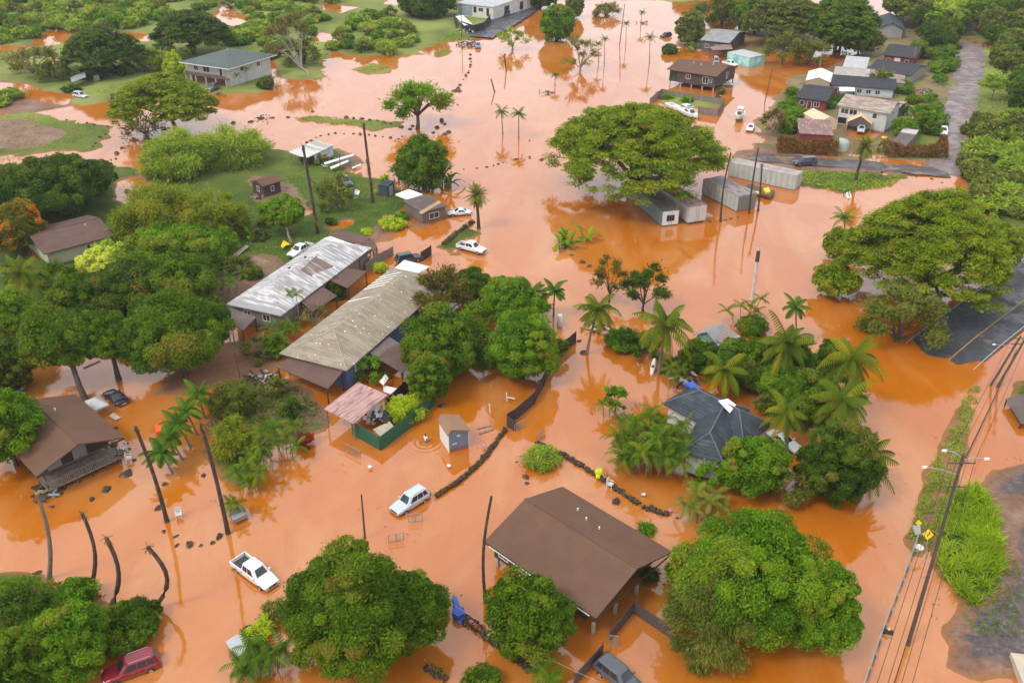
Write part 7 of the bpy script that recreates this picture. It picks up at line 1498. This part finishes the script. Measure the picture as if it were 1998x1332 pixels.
MB().rock((0,0,.35),(.5,.42,.5),4,10,7).build('upper_lobe',SC['lime'],root); MB().rock((-.1,-.3,-.1),(.3,.3,.35),6,8,6).build('lower_lobe',SC['lime'],root)
def chair(px, mat, label, rz, z=.0):
    p = at(*px, z); root = empty('plastic_chair',p,rz,label,'chair'); MB().box(-.26,.26,-.26,.26,.42,.47).build('seat',mat,root); MB().box(-.26,.26,.24,.29,.473,.95).build('backrest',mat,root)
    for x in (-.23,.23):
        for y in (-.23,.23): MB().box(x-.03,x+.03,y-.03,y+.03,-.1,.418).build('leg',mat,root)
        MB().box(x-.035,x+.035,-.25,.238,.66,.70).build('armrest',mat,root)
    root.scale = (1.25,1.25,1.25); return root
chair((1045,1302),SC['ltblue'],'bright blue plastic chair at the end of the rubbish-strewn wall',R(200),.2); chair((1190,951),SC['white'],'white plastic chair tipped beside the debris-snagged stone wall',R(60),.1)
chair((350,1009),SC['white'],'white plastic chair near the boulders at lower left',R(20)); chair((253,899),SC['white'],'white plastic chair beside the left stilt house',R(100),.1); chair((243,880),SC['white'],'white folding seat close to the stilt house wall',R(-30),.1)
def gate(a, b, h, label, z=0):
    A, B = at(*a, z), at(*b, z); d = B-A; root = empty('wire_gate',A,math.atan2(d[1],d[0]),label,'gate'); L = np.linalg.norm(d); f = MB()
    for z_ in (.1,h): f.tube([(0,0,z_),(L,0,z_)],.035,5)
    for x in (0,L/2,L): f.tube([(x,0,-.4),(x,0,h)],.035,5)
    f.build('frame',WHITE if h < .9 else STEEL,root); m = MB()
    for k in range(1,int(L/.18)): m.tube([(k*.18,0,.1),(k*.18,0,h)],.012,3,cap=False)
    for k in range(1,int(h/.2)): m.tube([(0,0,k*.2+.05),(L,0,k*.2+.05)],.012,3,cap=False)
    m.build('mesh',STEEL,root)
gate((1004,842),(1026,832),1.1,'wire gate beside the short dark fence panel'); gate((797,1018),(824,1016),1.1,'wire gate behind the silver estate car'); gate((759,1058),(788,1052),1.0,'wire gate beyond the giant dense mango'); gate((672,876),(703,893),1.0,'wire gate below the pink roof'); gate((1188,1258),(1206,1260),1.3,'wire gate at the end of the grey-brown fence'); gate((1048,860),(1060,850),1.1,'wire gate at the upper end of the debris-snagged wall')
for i,(a,b,h,l) in enumerate([((957,806),(955,788),1.2,'white post leaning in the flood beyond the small blue-grey shed'),((990,782),(988,766),1.1,'white post with a cross piece beyond the leaning white post')]):
    p = at(*a); o = top_of(p,*b)-p; q = MB().tube([(0,0,-.3),tuple(o)],.09,6)
    if i: q.tube([(0,0,.6),(1.0,-.3,.55)],.08,5)
    x = q.build('white_post',WHITE); x.location = p; tag(x,l,'post')
for a,b,l in [((932,836),(958,830),'upper of two floating planks beside the small blue-grey shed'),((935,846),(962,837),'lower of two floating planks beside the small blue-grey shed'),((163,718),(195,704),'floating plank between the two mango trunks')]:
    A,B = at(*a,.05),at(*b,.05); d = B-A; L = np.linalg.norm(d); o = MB().box(0,L,-.14,.14,-.05,.06).build('plank',GREYTIMBER); o.location = A; o.rotation_euler = (0,0,math.atan2(d[1],d[0])); tag(o,l,'plank')
slab([(212,812),(221,805),(236,815),(226,820)],.15,.05,M('pinkish_board',(.5,.36,.3),.7),'floating_board','pinkish board floating beside the left stilt house','board')
cyl((178,645),.3,.3,.5,SC['blue'],'x','','') if False else None
cyl((1793,1068),.1,.5,.12,SC['white'],'satellite_dish','white dish lying in the verge behind the guard rail','dish'); 
slab([(183,151),(194,147),(195,157),(184,159)],.5,1.5,SC['grey'],'white_cabinet','pale cabinet standing on the far left lawn','cabinet')
slab([(285,155),(297,152),(299,158),(287,160)],.5,.7,M('blue_drum',(.03,.11,.2),.5),'blue_tub','blue tub on the lawn left of the lime-green tree','tub')
slab([(216,192),(230,190),(233,200),(218,200)],.2,1.2,BLACK,'dark_bins','dark bins at the foot of the far left lawn','bins')
slab([(956,174),(962,173),(962,176),(957,176)],.05,.1,BLACK,'x','','') if False else None
for (x,y,l,m) in [(1070,182,'grey sheet of wreckage with a small palm in the upper flood','grey'),(1255,45,'dark broken hut roof drifting near the farthest small palm','brown')]:
    heap((x,y),14,2.6,.7,l,x)
cyl((1725,270),.4,.7,.35,SC['yellow'],'yellow_tub','yellow tub beside the grey-brown shed','tub')
# floating scraps of flotsam on the water
rn = np.random.RandomState(77); n = 420
q = np.stack([rn.uniform(560,1100,n),rn.uniform(560,1180,n)],-1); keep = []
for x,y in list(q)+[(1830+rn.normal()*40,1180+rn.normal()*110) for _ in range(60)]+[(690+rn.normal()*25,900+rn.normal()*25) for _ in range(60)]+[(790+rn.normal()*9,462+rn.normal()*9) for _ in range(50)]:
    w_ = at(x,y); keep.append((w_[0],w_[1])) if gz(w_[0],w_[1]) < -.2 and vnoise(np.array(x/55),np.array(y/55)) > .68 else None
q2 = np.stack([rn.uniform(-160,160,60000), rn.uniform(60,300,60000)],-1); hv = np.array([gz(a,b) for a,b in q2]); q2 = q2[(hv > -.3) & (hv < -.08) & (fbm(q2[:,0]/5,q2[:,1]/5,3) > .5)][:1500]
keep += [tuple(v) for v in q2]; Q = np.array([(a,b,.02) for a,b in keep]); nn = len(Q)
o = link('flotsam',leafmesh('flotsam',leafquads(Q,np.tile([0,0,1.0],(nn,1))+rn.normal(size=(nn,3))*.12,rn.uniform(.15,.6,nn),.25,rn),rn.uniform(0,1,nn),LM['debris'])); tag(o,'small leaves and scraps drifting on the flood water','flotsam',None,'stuff')
